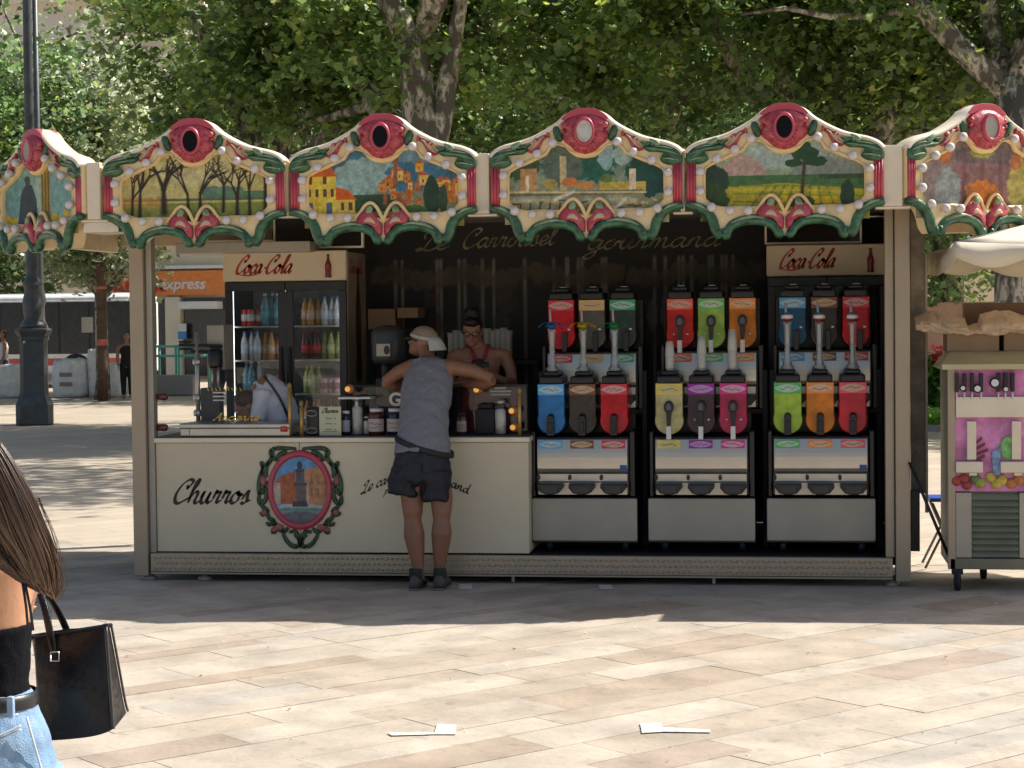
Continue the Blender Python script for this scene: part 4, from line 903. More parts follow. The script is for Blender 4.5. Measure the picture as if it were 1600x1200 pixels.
def paint_village(cv):
    cv.grad((.30,.27,.1),(.05,.12,.2)); cv.rect(0,1,.45,1,(.06,.14,.20)); cv.ell(.34,.62,.18,.24,(.26,.36,.33),1,.4); cv.ell(.42,.78,.14,.12,(.30,.40,.38),.8,.5); cv.ell(.75,.9,.2,.1,(.2,.3,.35),.8,.5); cv.mottle(7,.45,9)
    cv.rect(.3,.6,.2,.42,(.03,.06,.03)); rr = random.Random(8)
    for k in range(46):
        x_ = rr.uniform(.45,.98); y_ = rr.uniform(.2,.76-abs(x_-.68)*.9); w_ = rr.uniform(.02,.06); h_ = rr.uniform(.06,.14); c = rr.choice([(.62,.34,.09),(.55,.24,.08),(.70,.45,.16),(.35,.13,.06),(.5,.2,.06)])
        cv.poly([(x_,y_),(x_+w_,y_),(x_+w_,y_+h_),(x_,y_+h_)], c, .95, .5); cv.poly([(x_-.008,y_+h_),(x_+w_+.008,y_+h_),(x_+w_/2,y_+h_+.045)], (.42,.12,.05), 1)
        cv.rect(x_+w_*.3, x_+w_*.5, y_+h_*.3, y_+h_*.6, (.12,.05,.03))
    cv.poly([(.56,.5),(.59,.5),(.585,.84),(.565,.84)], (.22,.1,.07)); cv.poly([(.55,.84),(.6,.84),(.575,.98)], (.18,.08,.06))
    cv.ell(.80,.36,.055,.28,(.015,.04,.02),1,.3); cv.ell(.87,.33,.03,.2,(.03,.06,.03),1,.4); cv.ell(.7,.2,.08,.08,(.06,.12,.03),1,.6)
    cv.poly([(.0,.16),(.2,.16),(.2,.66),(.0,.66)], (.66,.52,.13)); cv.poly([(-.02,.66),(.21,.66),(.17,.78),(.02,.78)], (.45,.13,.05)); cv.poly([(.2,.16),(.32,.16),(.32,.36),(.2,.36)], (.6,.45,.14)); cv.poly([(.2,.36),(.33,.36),(.28,.48),(.2,.52)], (.5,.12,.04))
    for (x_, y_) in ((.02,.4),(.07,.4),(.12,.4),(.165,.4),(.03,.56),(.12,.56),(.23,.22),(.28,.22)): cv.rect(x_, x_+.022, y_, y_+.1, (.10,.05,.04))
    for x_ in (.02,.14): cv.rect(x_, x_+.035, .16, .32, (.08,.14,.2))
    cv.rect(0,1,0,.14,(.20,.17,.05)); cv.mottle(18,.3,4); cv.line(0,.13,1,.12,.01,(.2,.06,.03))
def paint_river(cv):
    cv.grad((.35,.32,.2),(.10,.2,.16)); cv.ell(.5,.8,.2,.3,(.02,.09,.06),1,.6); cv.ell(.35,.8,.13,.35,(.10,.13,.10),1,.5); cv.ell(.1,.75,.12,.2,(.04,.08,.04),1,.5); cv.ell(.62,.85,.05,.2,(.3,.42,.42),.9,.5); cv.ell(.88,.62,.14,.3,(.015,.06,.045),1,.5); cv.ell(.72,.85,.06,.12,(.35,.45,.42),.9,.5)
    cv.rect(.1,.2,.42,.7,(.45,.27,.14)); cv.rect(.13,.15,.42,.62,(.7,.62,.45)); cv.rect(.34,.38,.4,.85,(.5,.42,.25)); cv.ell(.4,.52,.05,.06,(.5,.18,.08),1,.5); cv.ell(.28,.5,.05,.07,(.35,.28,.1),1,.6); cv.ell(.5,.48,.06,.05,(.5,.25,.1),1,.5)
    cv.rect(.58,.86,.4,.52,(.50,.38,.12)); cv.rect(.76,.8,.42,.68,(.6,.52,.38)); cv.ell(.62,.56,.04,.06,(.1,.16,.05),1,.5); cv.rect(0,.84,.36,.42,(.14,.14,.09)); cv.line(0,.41,.86,.38,.012,(.6,.52,.3)); cv.rect(0,1,.1,.3,(.28,.26,.15)); cv.line(0,.3,.8,.28,.03,(.42,.40,.27))
    rr = random.Random(2)
    for k in range(40): x_ = rr.uniform(0,.95); y_ = rr.uniform(.08,.3); cv.line(x_, y_, x_+rr.uniform(.01,.07), y_+rr.uniform(-.01,.02), .012, rr.choice([(.62,.55,.38),(.05,.06,.04),(.5,.36,.12)]), .9)
    for k in range(7): cv.line(.03+.06*k, .1, .04+.06*k, .26, .012, (.04,.05,.03))
    cv.line(.3,.3,.42,.4,.02,(.65,.6,.45)); cv.line(.66,.16,.74,.3,.02,(.6,.58,.48)); cv.mottle(18,.4,6)
def paint_fields(cv):
    cv.grad((.25,.26,.06),(.28,.36,.33)); cv.ell(.48,.85,.3,.2,(.35,.42,.38),1,.4); cv.poly([(.55,.62),(.72,.78),(.9,.74),(1,.8),(1,.5),(.5,.5)], (.20,.22,.20),.8,1); cv.poly([(.08,.55),(.16,.72),(.24,.83),(.32,.78),(.40,.62),(.4,.5)], (.40,.30,.26),1,1)
    cv.rect(.0,1,.36,.56,(.06,.13,.05)); cv.rect(.7,1,.5,.56,(.04,.07,.03)); cv.poly([(.15,.2),(1,.12),(1,.36),(.5,.46),(.15,.42)], (.38,.33,.07)); cv.poly([(.4,.1),(.9,.05),(.8,.3),(.5,.36)], (.52,.40,.06),1,1)
    for k in range(8): cv.line(.25+.08*k,.05,.4+.05*k,.42,.014,(.10,.14,.03),.8)
    for k in range(5): cv.line(.2,.44-.05*k,.98,.40-.06*k,.012,rng_c(k),.7)
    cv.ell(.07,.5,.1,.22,(.02,.045,.03),1,.4); cv.ell(.05,.25,.12,.25,(.03,.06,.02),1,.4); cv.ell(.87,.28,.045,.22,(.02,.05,.02),1,.3); cv.line(.60,.2,.62,.75,.022,(.05,.03,.02))
    for (a, b, c, d) in ((.62,.82,.09,.09),(.56,.7,.06,.05),(.69,.72,.07,.06),(.6,.92,.06,.06)): cv.ell(a,b,c,d,(.02,.06,.025),1,.6,int(a*50))
    cv.ell(.6,.22,.08,.08,(.04,.07,.02),1,.6); cv.mottle(16,.35,12)
def rng_c(k): return [(.1,.16,.04),(.5,.42,.1),(.12,.2,.05),(.45,.3,.08),(.08,.12,.03)][k]
def paint_garden(cv):
    cv.grad((.30,.28,.10),(.20,.34,.32)); cv.ell(.2,.5,.2,.35,(.16,.28,.26),1,.6); cv.ell(.8,.55,.22,.35,(.20,.33,.30),1,.6); cv.ell(.5,.5,.1,.3,(.32,.42,.36),1,.5); cv.rect(.52,.64,.3,.9,(.32,.22,.05)); 
    for k in range(3): cv.line(.54+.04*k,.35,.54+.04*k,.85,.02,(.12,.07,.02))
    cv.poly([(.2,.12),(.25,.6),(.32,.72),(.4,.7),(.46,.5),(.48,.12)], (.03,.045,.05)); cv.ell(.34,.76,.04,.07,(.05,.06,.05),1,.4)
    for x_ in (.06,.1,.16,.6,.7,.76,.84,.92): cv.ell(x_,.22+.05*math.sin(x_*40),.035,.07,(.55,.38,.04),1,.5,int(x_*90))
    cv.mottle(14,.35,7)
def paint_figures(cv):
    cv.grad((.28,.14,.1),(.22,.15,.15)); rr = random.Random(6)       # plain stand-in picture: soft blocks of the same colours
    for k in range(7): cv.line(.08+.14*k,.2,.08+.14*k,1,.04,(.14,.06,.07),.7)
    cv.rect(.3,.72,.7,1,(.12,.1,.1),.7); cv.ell(.16,.45,.14,.38,(.26,.21,.19),1,.5); cv.ell(.24,.35,.1,.3,(.28,.30,.28),1,.5,5); cv.ell(.84,.4,.16,.38,(.42,.36,.13),1,.5,9); cv.ell(.5,.3,.14,.2,(.55,.2,.07),1,.6,4)
    cv.ell(.22,.78,.05,.1,(.45,.18,.08),1,.6,8); cv.ell(.76,.72,.05,.1,(.45,.2,.1),1,.6,2); cv.ell(.5,.85,.1,.1,(.3,.32,.1),1,.7,7); cv.rect(0,1,0,.14,(.3,.24,.2)); cv.mottle(12,.5,11)
for px, py, fn, ov, lb in ((303,188,paint_trees,'black','fascia panel painted with a row of bare trees'), (598,181,paint_village,'black','fascia panel painted with a yellow house and an orange village'),
        (915,175,paint_river,'white','fascia panel painted with a riverside park, white oval on top'), (1225,167,paint_fields,'black','fascia panel painted with a lone tree over yellow fields')):
    panel((WX(px, YP, py), YP, 0), 0, fn, ov, lab=lb)
phL, phR = R(40), R(34)
xl, xr_ = WX(137, YP), WX(1413, YP)
panel((xl-.64*math.cos(phL), YP+.64*math.sin(phL), 0), -phL, paint_garden, 'red', lab='angled left corner fascia panel with a dark figure and sunflowers')
panel((xr_+.64*math.cos(phR), YP+.64*math.sin(phR), 0), phR, paint_figures, 'red', lab='angled right corner fascia panel in browns and yellow')
# side fascias running back
for (x_, rz, lb) in ((-5.66, -R(88), None), (1.86, R(88), None)):
    kb('side_fascia', M_cream, (x_-.04, x_+.04, YP+1.0, YBK+.1, 2.45, 3.05))
# cream fillers between panels
def filler(pa, pb_, py0, py1, dy=0):
    x0_, x1_ = WX(pa, YP), WX(pb_, YP); kb('fascia_post', M_creamw, (x0_, x1_, YP-.01+dy, YP+.10+dy, WZ(py1, YP, pa), WZ(py0, YP, pa)), bevel=.006)
    kb('post_lip', M_creamw, (x0_-.05, x1_+.05, YP+.0+dy, YP+.12+dy, WZ(py1, YP, pa)-.018, WZ(py1, YP, pa)-.002), bevel=.004)
filler(744, 767, 240, 334); filler(446.5, 453, 250, 336, .02); filler(1064.5, 1071.5, 232, 330, .02); filler(140, 161, 254, 343); filler(1381, 1411, 227, 322)
m = MB(); m.prism([(WX(131,YP), WZ(363,YP,160)), (WX(200,YP), WZ(362,YP,160)), (WX(176,YP), WZ(346,YP,160)), (WX(134,YP), WZ(347,YP,160))], YP+.0, YP+.4); m.build('corner_bracket', M_creamw, kiosk, bevel=.01)
# right side shutter leaf standing open
M_mott = mat('mottled grey side leaf', (.27,.235,.19), .8, var=.25, scale=9, stain=((.42,.38,.32), 16, .7))
sx0, sx1 = WX(1422, YF+.55), WX(1444, YF+.55)
kb('side_leaf', M_mott, (sx0, sx1, YF+.5, YF+.56, WZ(770,YF+.55,1430), 2.62)); kb('side_leaf', M_black, (sx0-.01, sx0+.055, YF+.44, YF+.5, WZ(860,YF+.5,1430), WZ(765,YF+.5,1430)))
kb('side_leaf_edge', M_alu, (sx1+.001, sx1+.02, YF+.5, YF+.56, WZ(800,YF+.55,1430), WZ(400,YF+.5,1430)), bevel=.002)
m = MB(); m.tube([(WX(1421,YF-.02,722), YF-.03, WZ(722,YF-.02,1421)), (WX(1482,YF-.1,868), YF-.1, WZ(868,YF-.1,1480))], .011, 6); m.build('brace_strut', M_black, kiosk)
for (px, py) in ((246,620),(246,668)):
    x_, z_ = W(px, py, YF+.1); m = MB(); m.tube([(x_, YF+.1, z_), (x_+.06, YF+.1, z_)], .026, 12); m.ell((x_+.06, YF+.1, z_), (.02,.026,.026), 10, 6); m.build('knob', mat('dark red knob', (.12,.02,.015), .3, coat=.5), kiosk)

# ------------------------------------------------------------------ drinks fridges
def cola_bottle(m, x, y, z, h, mi):
    prof = [(.0,0),(.30,0),(.34,.06),(.29,.22),(.34,.42),(.33,.55),(.17,.74),(.12,.88),(.14,.9),(.13,1.0),(.0,1.0)]
    m.lathe([(max(r_*h*.42, .0005), zz*h) for r_, zz in prof], (x, y, z), 14, mi)
M_colared = mat('cola red', (.42,.02,.02), .4); M_fcream = mat('fridge header cream', (.70,.58,.40), .4, var=.04)
FR = []
def fridge(xa, xb, Y, z1, depth, label, hz, handle=True, bottles=True):
    zh = WZ(hz, Y, (xa+xb)/2); x0, x1 = WX(xa, Y), WX(xb, Y); f = thing('drinks_fridge', label, 'fridge', ((x0+x1)/2, Y+depth/2, FZ))
    ztop = z1; zb = FZ+.1
    m = MB(); t = .035
    m.box(x0, x0+t, Y+.06, Y+depth, zb, ztop); m.box(x1-t, x1, Y+.06, Y+depth, zb, ztop, 1); m.box(x0+t, x1-t, Y+depth-.04, Y+depth, zb, ztop); m.box(x0+t, x1-t, Y+.06, Y+depth-.04, zb, zb+.2); m.box(x0+t, x1-t, Y+.06, Y+depth-.04, zh, ztop)
    m.build('cabinet', [M_black, mat('fridge side beige', (.30,.245,.175), .5)], f, bevel=.004)
    m = MB(); m.box(x0-.005, x1+.005, Y+.0, Y+.075, zh, ztop+.01); hd = m.build('header', M_fcream, f, bevel=.012)
    hw = x1-x0; hh = ztop-zh; a_ = Vector((x0+hw*.10, Y-.0025, zh+hh*.28)); m = MB()
    script(m, 'Coca', hh*.30, hw*.21, lambda u, v, d: Vector((a_.x+u, a_.y, a_.z+v)), slant=.4, nib=.2)
    script(m, 'Cola', hh*.30, hw*.21, lambda u, v, d: Vector((a_.x+hw*.245+u, a_.y, a_.z+v)), slant=.4, nib=.2)
    script(m, '-', hh*.3, hw*.03, lambda u, v, d: Vector((a_.x+hw*.215+u, a_.y, a_.z+v)), slant=.4, nib=.15)
    q = catmull([(hw*.01,-hh*.02),(hw*.10,-hh*.08),(hw*.2,-hh*.02)], 6); nq = len(q); m.add([(a_.x+x_, a_.y, a_.z+z_+hh*.025*math.sin(PI*i/(nq-1))) for i, (x_, z_) in enumerate(q)]+[(a_.x+x_, a_.y, a_.z+z_-hh*.025*math.sin(PI*i/(nq-1))) for i, (x_, z_) in enumerate(q)], [(i, i+1, nq+i+1, nq+i) for i in range(nq-1)])
    m.build('cola_lettering', M_colared, hd)
    m = MB(); cola_bottle(m, x1-hw*.14, Y-.005, zh+hh*.1, hh*.8, 0); bo = m.build('bottle_emblem', mat('cola bottle brown', (.16,.02,.015), .3), hd); 
    m = MB(); m.box(x1-hw*.14-.013, x1-hw*.14+.013, Y-.03, Y-.0285, zh+hh*.45, zh+hh*.55); m.build('bottle_label', M_colared, hd)
    mid = (x0+x1)/2
    for (da, db) in ((x0+.004, mid-.003), (mid+.003, x1-.004)):
        m = MB(); b_ = .055
        m.box(da, db, Y+.015, Y+.055, zh-.075, zh-.006); m.box(da, db, Y+.015, Y+.055, zb, zb+.09); m.box(da, da+b_, Y+.015, Y+.055, zb+.09, zh-.075); m.box(db-b_, db, Y+.015, Y+.055, zb+.09, zh-.075)
        d_ = m.build('door', M_black, f, bevel=.004); m = MB(); m.box(da+b_-.004, db-b_+.004, Y+.03, Y+.036, zb+.086, zh-.071); m.build('glass', M_glassd, d_)
        if handle: m = MB(); xx = db-.03 if da < mid-.1 else da+.03; m.box(xx-.01, xx+.01, Y-.01, Y+.0145, zh-.9, zh-.5); m.build('handle', M_blackm, d_, bevel=.004)
    zs = [zb+.22+k*((zh-zb-.30)/6) for k in range(6)]
    for zz in zs: m = MB(); m.box(x0+t+.002, x1-t-.002, Y+.1, Y+depth-.045, zz-.012, zz); m.build('shelf', M_steelp, f)
    m = MB(); m.box(x0+.05, x1-.05, Y+depth-.06, Y+depth-.045, zb+.22, zh-.02); m.build('back_liner', mat('fridge liner', (.30,.30,.28), .6, var=.3, scale=12), f)
    return f, x0, x1, zs, mid
YG = 14.15
f1, fx0, fx1, fzs, fmid = fridge(350, 541, YG, WZ(394, YG, 445), .70, 'double door drinks fridge with a cream cola header at the left of the kiosk', 439)
for xx in (fx0+.05, fmid-.012, fx1-.05):  # glowing strips added inside the doors to brighten the stock
    m = MB(); m.box(xx-.006, xx+.006, YG+.062, YG+.075, FZ+.35, WZ(452, YG, 445)); m.build('added_light_strip', emis('added cool light', (.85,.90,1.0), 4.0), f1)
# logo and bottle on the side of the left fridge
sp = fx1+.0015; m = MB(); cola = lambda y0_, z0_, w_, h_, tx: script(m, tx, h_, w_, lambda u, v, d: Vector((sp, y0_+u, z0_+v)), slant=.4, nib=.2)
cola(YG+.12, WZ(425,YG,560), .2, .05, 'Coca'); cola(YG+.36, WZ(425,YG,560), .2, .05, 'Cola'); m.build('side_logo', M_colared, f1)
m = MB(); q = [(.0,0),(.07,0),(.085,.1),(.07,.25),(.085,.45),(.08,.6),(.03,.85),(.03,.98),(0,.98)]; pts = [(YG+.42+a*1.2, WZ(600,YG,560)+b*.9) for a, b in q]+[(YG+.42-a*1.2, WZ(600,YG,560)+b*.9) for a, b in q[::-1][1:-1]]
m.add([(sp, a, b) for a, b in pts], [tuple(range(len(pts)))]); m.build('side_bottle_print', mat('dark cola brown', (.05,.012,.01), .5), f1)
YG2 = 14.55
f2, gx0, gx1, gzs, gmid = fridge(1199, 1387, YG2, WZ(384, YG2, 1290), .70, 'double door drinks fridge with a cream cola header standing behind the right slush machines', 431)
# bottles and cans on the shelves
def bottle_proto(name, rgb, cap, lab, h=.20, r_=.028, can=False):
    t = thing(name, 'x', 'can' if can else 'bottle', (0,0,-5)); m = MB()
    if can: m.lathe([(.024,0),(.03,.006),(.03,h-.012),(.026,h)], (0,0,-5), 12)
    else: m.lathe([(r_,0),(r_*1.02,h*.6),(r_*.75,h*.74),(r_*.4,h*.86),(r_*.4,h*.93)], (0,0,-5), 12)
    m.build('body', mat('drink '+str(rgb), rgb, .2, var=.15, coat=.4), t)
    m = MB(); m.lathe([(r_*1.05,h*.22),(r_*1.05,h*.55)] if not can else [(.031,h*.3),(.031,h*.7)], (0,0,-5), 12); m.build('label', mat('drink label '+str(lab), lab, .5), t)
    if not can: m = MB(); m.lathe([(r_*.45,h*.93),(r_*.45,h)], (0,0,-5), 10); m.build('cap', mat('cap '+str(cap), cap, .4), t)
    return t
PR = [bottle_proto('drink_can', (.5,.03,.03), 0, (.6,.55,.5), .13, can=True), bottle_proto('drink_bottle', (.15,.25,.30), (.5,.55,.6), (.12,.30,.36), .25, .034), bottle_proto('drink_bottle', (.32,.33,.08), (.2,.3,.05), (.45,.45,.2), .21),
      bottle_proto('drink_bottle', (.55,.26,.06), (.5,.2,.03), (.6,.4,.3), .21), bottle_proto('drink_bottle', (.07,.02,.015), (.45,.03,.03), (.45,.03,.04), .22), bottle_proto('drink_bottle', (.5,.5,.5), (.1,.25,.6), (.55,.6,.65), .22), bottle_proto('drink_can', (.55,.3,.32), 0, (.25,.1,.12), .115, can=True)]
used = set(); sn = ['lowest', 'second lowest', 'third lowest', 'third highest', 'second highest', 'highest']; cn = ['red can', 'teal labelled bottle', 'yellow green bottle', 'orange bottle', 'dark cola bottle', 'clear water bottle', 'pinkish can']
CH = {}
def stock(x0, x1, mid, zs, Y, which, pal, levels):
    for li in levels:
        for side, (a_, b_) in (('left', (x0+.09, mid-.08)), ('right', (mid+.09, x1-.09))):
            nb = 6
            for k in range(nb):
                pi = pal[(li*4+(side == 'right')*2+(k > 2)) % len(pal)]
                lab = '%s on the %s shelf behind the %s door of the %s fridge' % (cn[pi], sn[li], side, which)
                loc = (a_+(b_-a_)*(k+.5)/nb+.008*math.sin(k*7+li), Y+.17+.03*((k+li) % 2), zs[li])
                if pi not in used: used.add(pi); PR[pi].location = loc; WL[PR[pi].name] = Vector(loc); PR[pi]['label'] = lab; PR[pi]['group'] = lab+' row'
                else: dup(PR[pi], loc, lab, group=lab+' row')
stock(fx0, fx1, fmid, fzs, YG, 'left', [4,2,0,1,3,5,6,2,1,5,3,4,1,0,2,6,5,3], [1,2,3,4,5])

for i_, pr_ in enumerate(PR):
    if i_ not in used:
        for c_ in kids(pr_): bpy.data.objects.remove(c_)
        bpy.data.objects.remove(pr_)
# ------------------------------------------------------------------ slush machines
YS = 13.46; zc = lambda py, Y=YS, px=910: WZ(py, Y, px)
PIT = .2235; BW = .098
def oval(m, x, y, z, a, b, mi=0, n=20): m.add([(x+a*math.cos(2*PI*k/n), y, z-b*math.sin(2*PI*k/n)*(1)) for k in range(n)], [tuple(range(n))], mi)
def rrect(m, x0, x1, z0, z1, y0, y1, r_=.01, mi=0):
    pts = []
    for cx, cz, a0 in ((x1-r_, z1-r_, 0), (x0+r_, z1-r_, 90), (x0+r_, z0+r_, 180), (x1-r_, z0+r_, 270)):
        for k in range(4): a = R(a0+30*k); pts.append((cx+r_*math.cos(a), cz+r_*math.sin(a)))
    m.prism(pts, y0, y1, mi)
def squig(m, x, y, z, w, h, mi, seed):
    rr = random.Random(seed); pts = catmull([(x-w/2+w*k/9, z+rr.uniform(-h, h)*(1 if k % 2 else -1)) for k in range(10)], 3); nq = len(pts); t = .0022
    m.add([(a, y, b+t) for a, b in pts]+[(a, y, b-t) for a, b in pts], [(i, i+1, nq+i+1, nq+i) for i in range(nq-1)], mi)
def badge(m, x, y, z, w, h, base_i, oval_i, ink_i, seed, rect=True):
    if rect: m.box(x-w/2, x+w/2, y, y+.003, z-h/2, z+h/2, base_i)
    pts = [(x+w*.46*(1+.06*math.cos(6*t))*math.cos(t), z+h*.36*(1+.08*math.cos(4*t))*math.sin(t)) for t in [2*PI*k/28 for k in range(28)]]
    m.prism(pts, y-.003, y, oval_i); squig(m, x, y-.0036, z, w*.62, h*.16, ink_i, seed)
HUES = {'blue':((0.004,0.171,0.453),(0.113,0.486,0.859),(0.600,0.840,0.900)), 'cola':((0.040,0.028,0.020),(0.232,0.076,0.030),(0.720,0.504,0.300)), 'red':((0.575,0.004,0.015),(0.735,0.036,0.052),(0.900,0.480,0.432)), 'grey':((0.107,0.097,0.077),(0.782,0.487,0.176),(0.840,0.600,0.360)), 'dkgreen':((0.030,0.054,0.046),(0.047,0.373,0.187),(0.480,0.780,0.600)), 'scarlet':((0.575,0.007,0.004),(0.803,0.136,0.074),(0.900,0.480,0.360)), 'lime':((0.353,0.554,0.091),(0.146,0.518,0.146),(0.600,0.840,0.540)), 'orange':((0.681,0.198,0.004),(0.900,0.279,0.062),(0.900,0.600,0.360)), 'cream':((0.578,0.517,0.235),(0.852,0.635,0.107),(0.840,0.720,0.300)), 'purple':((0.046,0.019,0.031),(0.310,0.015,0.310),(0.660,0.360,0.720)), 'pink':((0.494,0.011,0.081),(0.726,0.027,0.260),(0.900,0.480,0.660)), 'dkblue':((0.004,0.079,0.159),(0.098,0.408,0.641),(0.540,0.744,0.840)), 'green':((0.36,0.56,0.045),(0.087,0.506,0.149),(0.600,0.840,0.600)), 'redyel':((0.612,0.008,0.028),(0.874,0.098,0.176),(0.900,0.540,0.360))}
M_panel = mat('polished steel front', (.50,.47,.42), .30, .85, var=.06, scale=2.5)
def slush(xpx, ypx0, Y, cols, label, up, tap, blade=False):
    xc = WX(xpx, Y); dz = ypx0; t = thing('slush_machine', label, 'slush machine', (xc, Y+.2, dz), group='six slush machines stacked in three columns')
    Z = lambda v: dz+v       # v metres above machine foot
    hp0, hp1 = .0, .42       # body
    m = MB(); m.box(xc-.335, xc+.335, Y+.03, Y+.50, Z(.01), Z(.42)); m.box(xc-.35, xc+.35, Y+.42, Y+.52, Z(.42), Z(.80)); m.box(xc-.36, xc-.335, Y-.01, Y+.5, Z(0), Z(.46)); m.box(xc+.335, xc+.37, Y-.01, Y+.5, Z(0), Z(.46)); m.build('body', M_black, t, bevel=.008)
    m = MB(); prof = [(.026,.405),(-.001,.405),(-.004,.400),(-.013,.345),(-.0175,.31),(-.0195,.28),(-.0195,.235),(-.018,.20),(-.010,.178),(.0,.165),(.026,.165)]
    m.add([(xc+sg_*.318, Y+a, Z(b)) for sg_ in (-1,1) for a, b in prof], [(i, i+1, 11+i+1, 11+i) for i in range(10)]+[tuple(range(10,-1,-1)), tuple(range(11,22))], sm=False); fp = m.build('front_panel', M_panel, t)
    m = MB(); m.box(xc-.316, xc+.316, Y+.012, Y+.029, Z(.105), Z(.162)); m.box(xc-.316, xc+.316, Y+.0, Y+.029, Z(.012), Z(.10)); m.build('lower_panel', M_steel, t, bevel=.003)
    for i in range(3):
        bx = xc+(i-1)*PIT; c = cols[i]; bcol, lab_, ov = HUES[c]
        lm, bm, om, im = mat('slush '+c, bcol, .3, var=.22, scale=14, coat=.22, spec=.3, bump=.15, bscale=40), mat('badge '+c, lab_, .45), mat('badge pale '+c, tuple(x_*.8 for x_ in ov), .45), mat('badge ink', (.12,.05,.04), .5)
        # bowl
        pts = [(bx-BW*.97, Z(.80)), (bx-BW*.97, Z(.60))]
        pts += [(bx+BW*1.03*math.cos(a), Z(.535)+BW*1.03*math.sin(a)) for a in [PI-.35+(PI+.7)*k/18 for k in range(19)]]
        pts += [(bx+BW*.97, Z(.60)), (bx+BW*.97, Z(.80))]
        m = MB(); m.prism(pts, Y+.03, Y+.40); b_ = m.build('bowl', lm, t, bevel=.012, bseg=3)
        m = MB(); m.box(bx-.085, bx+.085, Y+.02, Y+.41, Z(.795), Z(.85)); m.box(bx-.055, bx+.055, Y+.05, Y+.36, Z(.85), Z(.885)); m.build('lid', M_black, t, bevel=.014, bseg=3)
        m = MB(); m.box(bx-.018, bx+.03, Y+.10, Y+.14, Z(.886), Z(.891)); m.build('lid_clip', M_steel, t)
        m = MB(); badge(m, bx, Y+.024, Z(.755), .185, .075, 0, 1, 2, i*7+len(label)); m.build('flavour_badge', [bm, om, im], t)
        m = MB(); badge(m, bx-(.0 if up else .002), Y-.0165, Z(.37), .165, .058, 0, 1, 2, i*9+len(label)); m.build('price_badge', [bm, om, im], fp)
        if tap == 'notch':
            m = MB(); m.box(bx-.026, bx+.024, Y-.02, Y+.032, Z(.43), Z(.555)); m.tube([(bx,Y-.02,Z(.55)),(bx,Y+.03,Z(.565))], .025, 12); m.box(bx-.014, bx+.012, Y-.035, Y-.018, Z(.455), Z(.53)); m.build('tap', M_black, t, bevel=.005)
        elif tap == 'round':
            m = MB(); q = [Vector((bx+.034*math.cos(a), Y-.03, Z(.63)+.045*math.sin(a))) for a in ri]; q2 = [Vector((p.x, Y+.03, p.z)) for p in q]; m.rings([q, q2]); m.prism([(bx-.02,Z(.60)),(bx+.02,Z(.60)),(bx+.012,Z(.50)),(bx-.012,Z(.50))], Y-.04, Y+.02); m.build('tap', M_black, t, bevel=.004)
            m = MB(); oval(m, bx, Y-.0315, Z(.632), .017, .025); m.build('tap_cap', mat('tap grey', (.09,.10,.11), .3), t)
            m = MB(); m.box(bx-.017, bx+.017, Y-.05, Y-.02, Z(.405), Z(.497)); m.build('tap_handle', M_white, t, bevel=.004)
            m = MB(); m.box(bx+.045, bx+.06, Y+.02, Y+.032, Z(.535), Z(.545)); m.box(bx-.05, bx-.04, Y+.02, Y+.032, Z(.535), Z(.545)); m.build('tap_screw', M_white, t)
        else:
            m = MB(); m.box(bx+.01, bx+.045, Y-.02, Y+.03, Z(.42), Z(.56)); m.build('tap', M_black, t, bevel=.004); m = MB(); m.box(bx+.05, bx+.068, Y+.0, Y+.03, Z(.575), Z(.587)); m.build('tap_screw', M_white, t)
        # drip tray
        m = MB(); q = [(-.09,.0),(-.092,-.028),(-.06,-.066),(-.02,-.076),(.02,-.076),(.06,-.066),(.092,-.028),(.09,.0)]
        m.prism([(bx+a, Z(.098)+b) for a, b in q], Y-.10, Y-.001); dt = m.build('drip_tray', M_black, t, bevel=.006); m = MB(); m.box(bx-.055, bx+.05, Y-.103, Y-.1005, Z(.035), Z(.08)); m.build('tray_grille', mat('tray grey', (.05,.05,.05), .5), dt)
        m = MB(); q = [(bx-.092+.018*math.cos(a)*.7, Z(.135)+.02*math.sin(a)) for a in ri[::3]]; m.prism(q, Y-.004, Y+.0115); m.build('panel_slot', M_black, t)
    if blade: m = MB(); m.box(xc+.265, xc+.315, Y-.0215, Y-.012, Z(.185), Z(.225)); m.build('energy_sticker', mat('blue sticker', (.02,.09,.30), .4), fp)
    return t
ZL = zc(776); YU2 = 13.84; ZU = WZ(640, YU2, 920)
slush(908, ZL, YS, ['blue','cola','red'], 'lower left slush machine with blue, dark brown and red bowls', False, 'notch', True)
slush(1094, ZL, YS, ['cream','purple','pink'], 'lower middle slush machine with cream, dark purple and pink bowls', False, 'round')
slush(1281, ZL+.002, YS, ['green','orange','redyel'], 'lower right slush machine with lime green, orange and red bowls', False, 'notch', True)
slush(924, ZU, YU2, ['red','grey','dkgreen'], 'upper left slush machine with red, grey brown and dark green bowls', True, 'side')
slush(1111, ZU, YU2, ['scarlet','lime','orange'], 'upper middle slush machine with scarlet, pale green and orange bowls', True, 'round')
slush(1288, ZU, YU2, ['dkblue','cola','red'], 'upper right slush machine with dark blue, brown and crimson bowls', True, 'side')
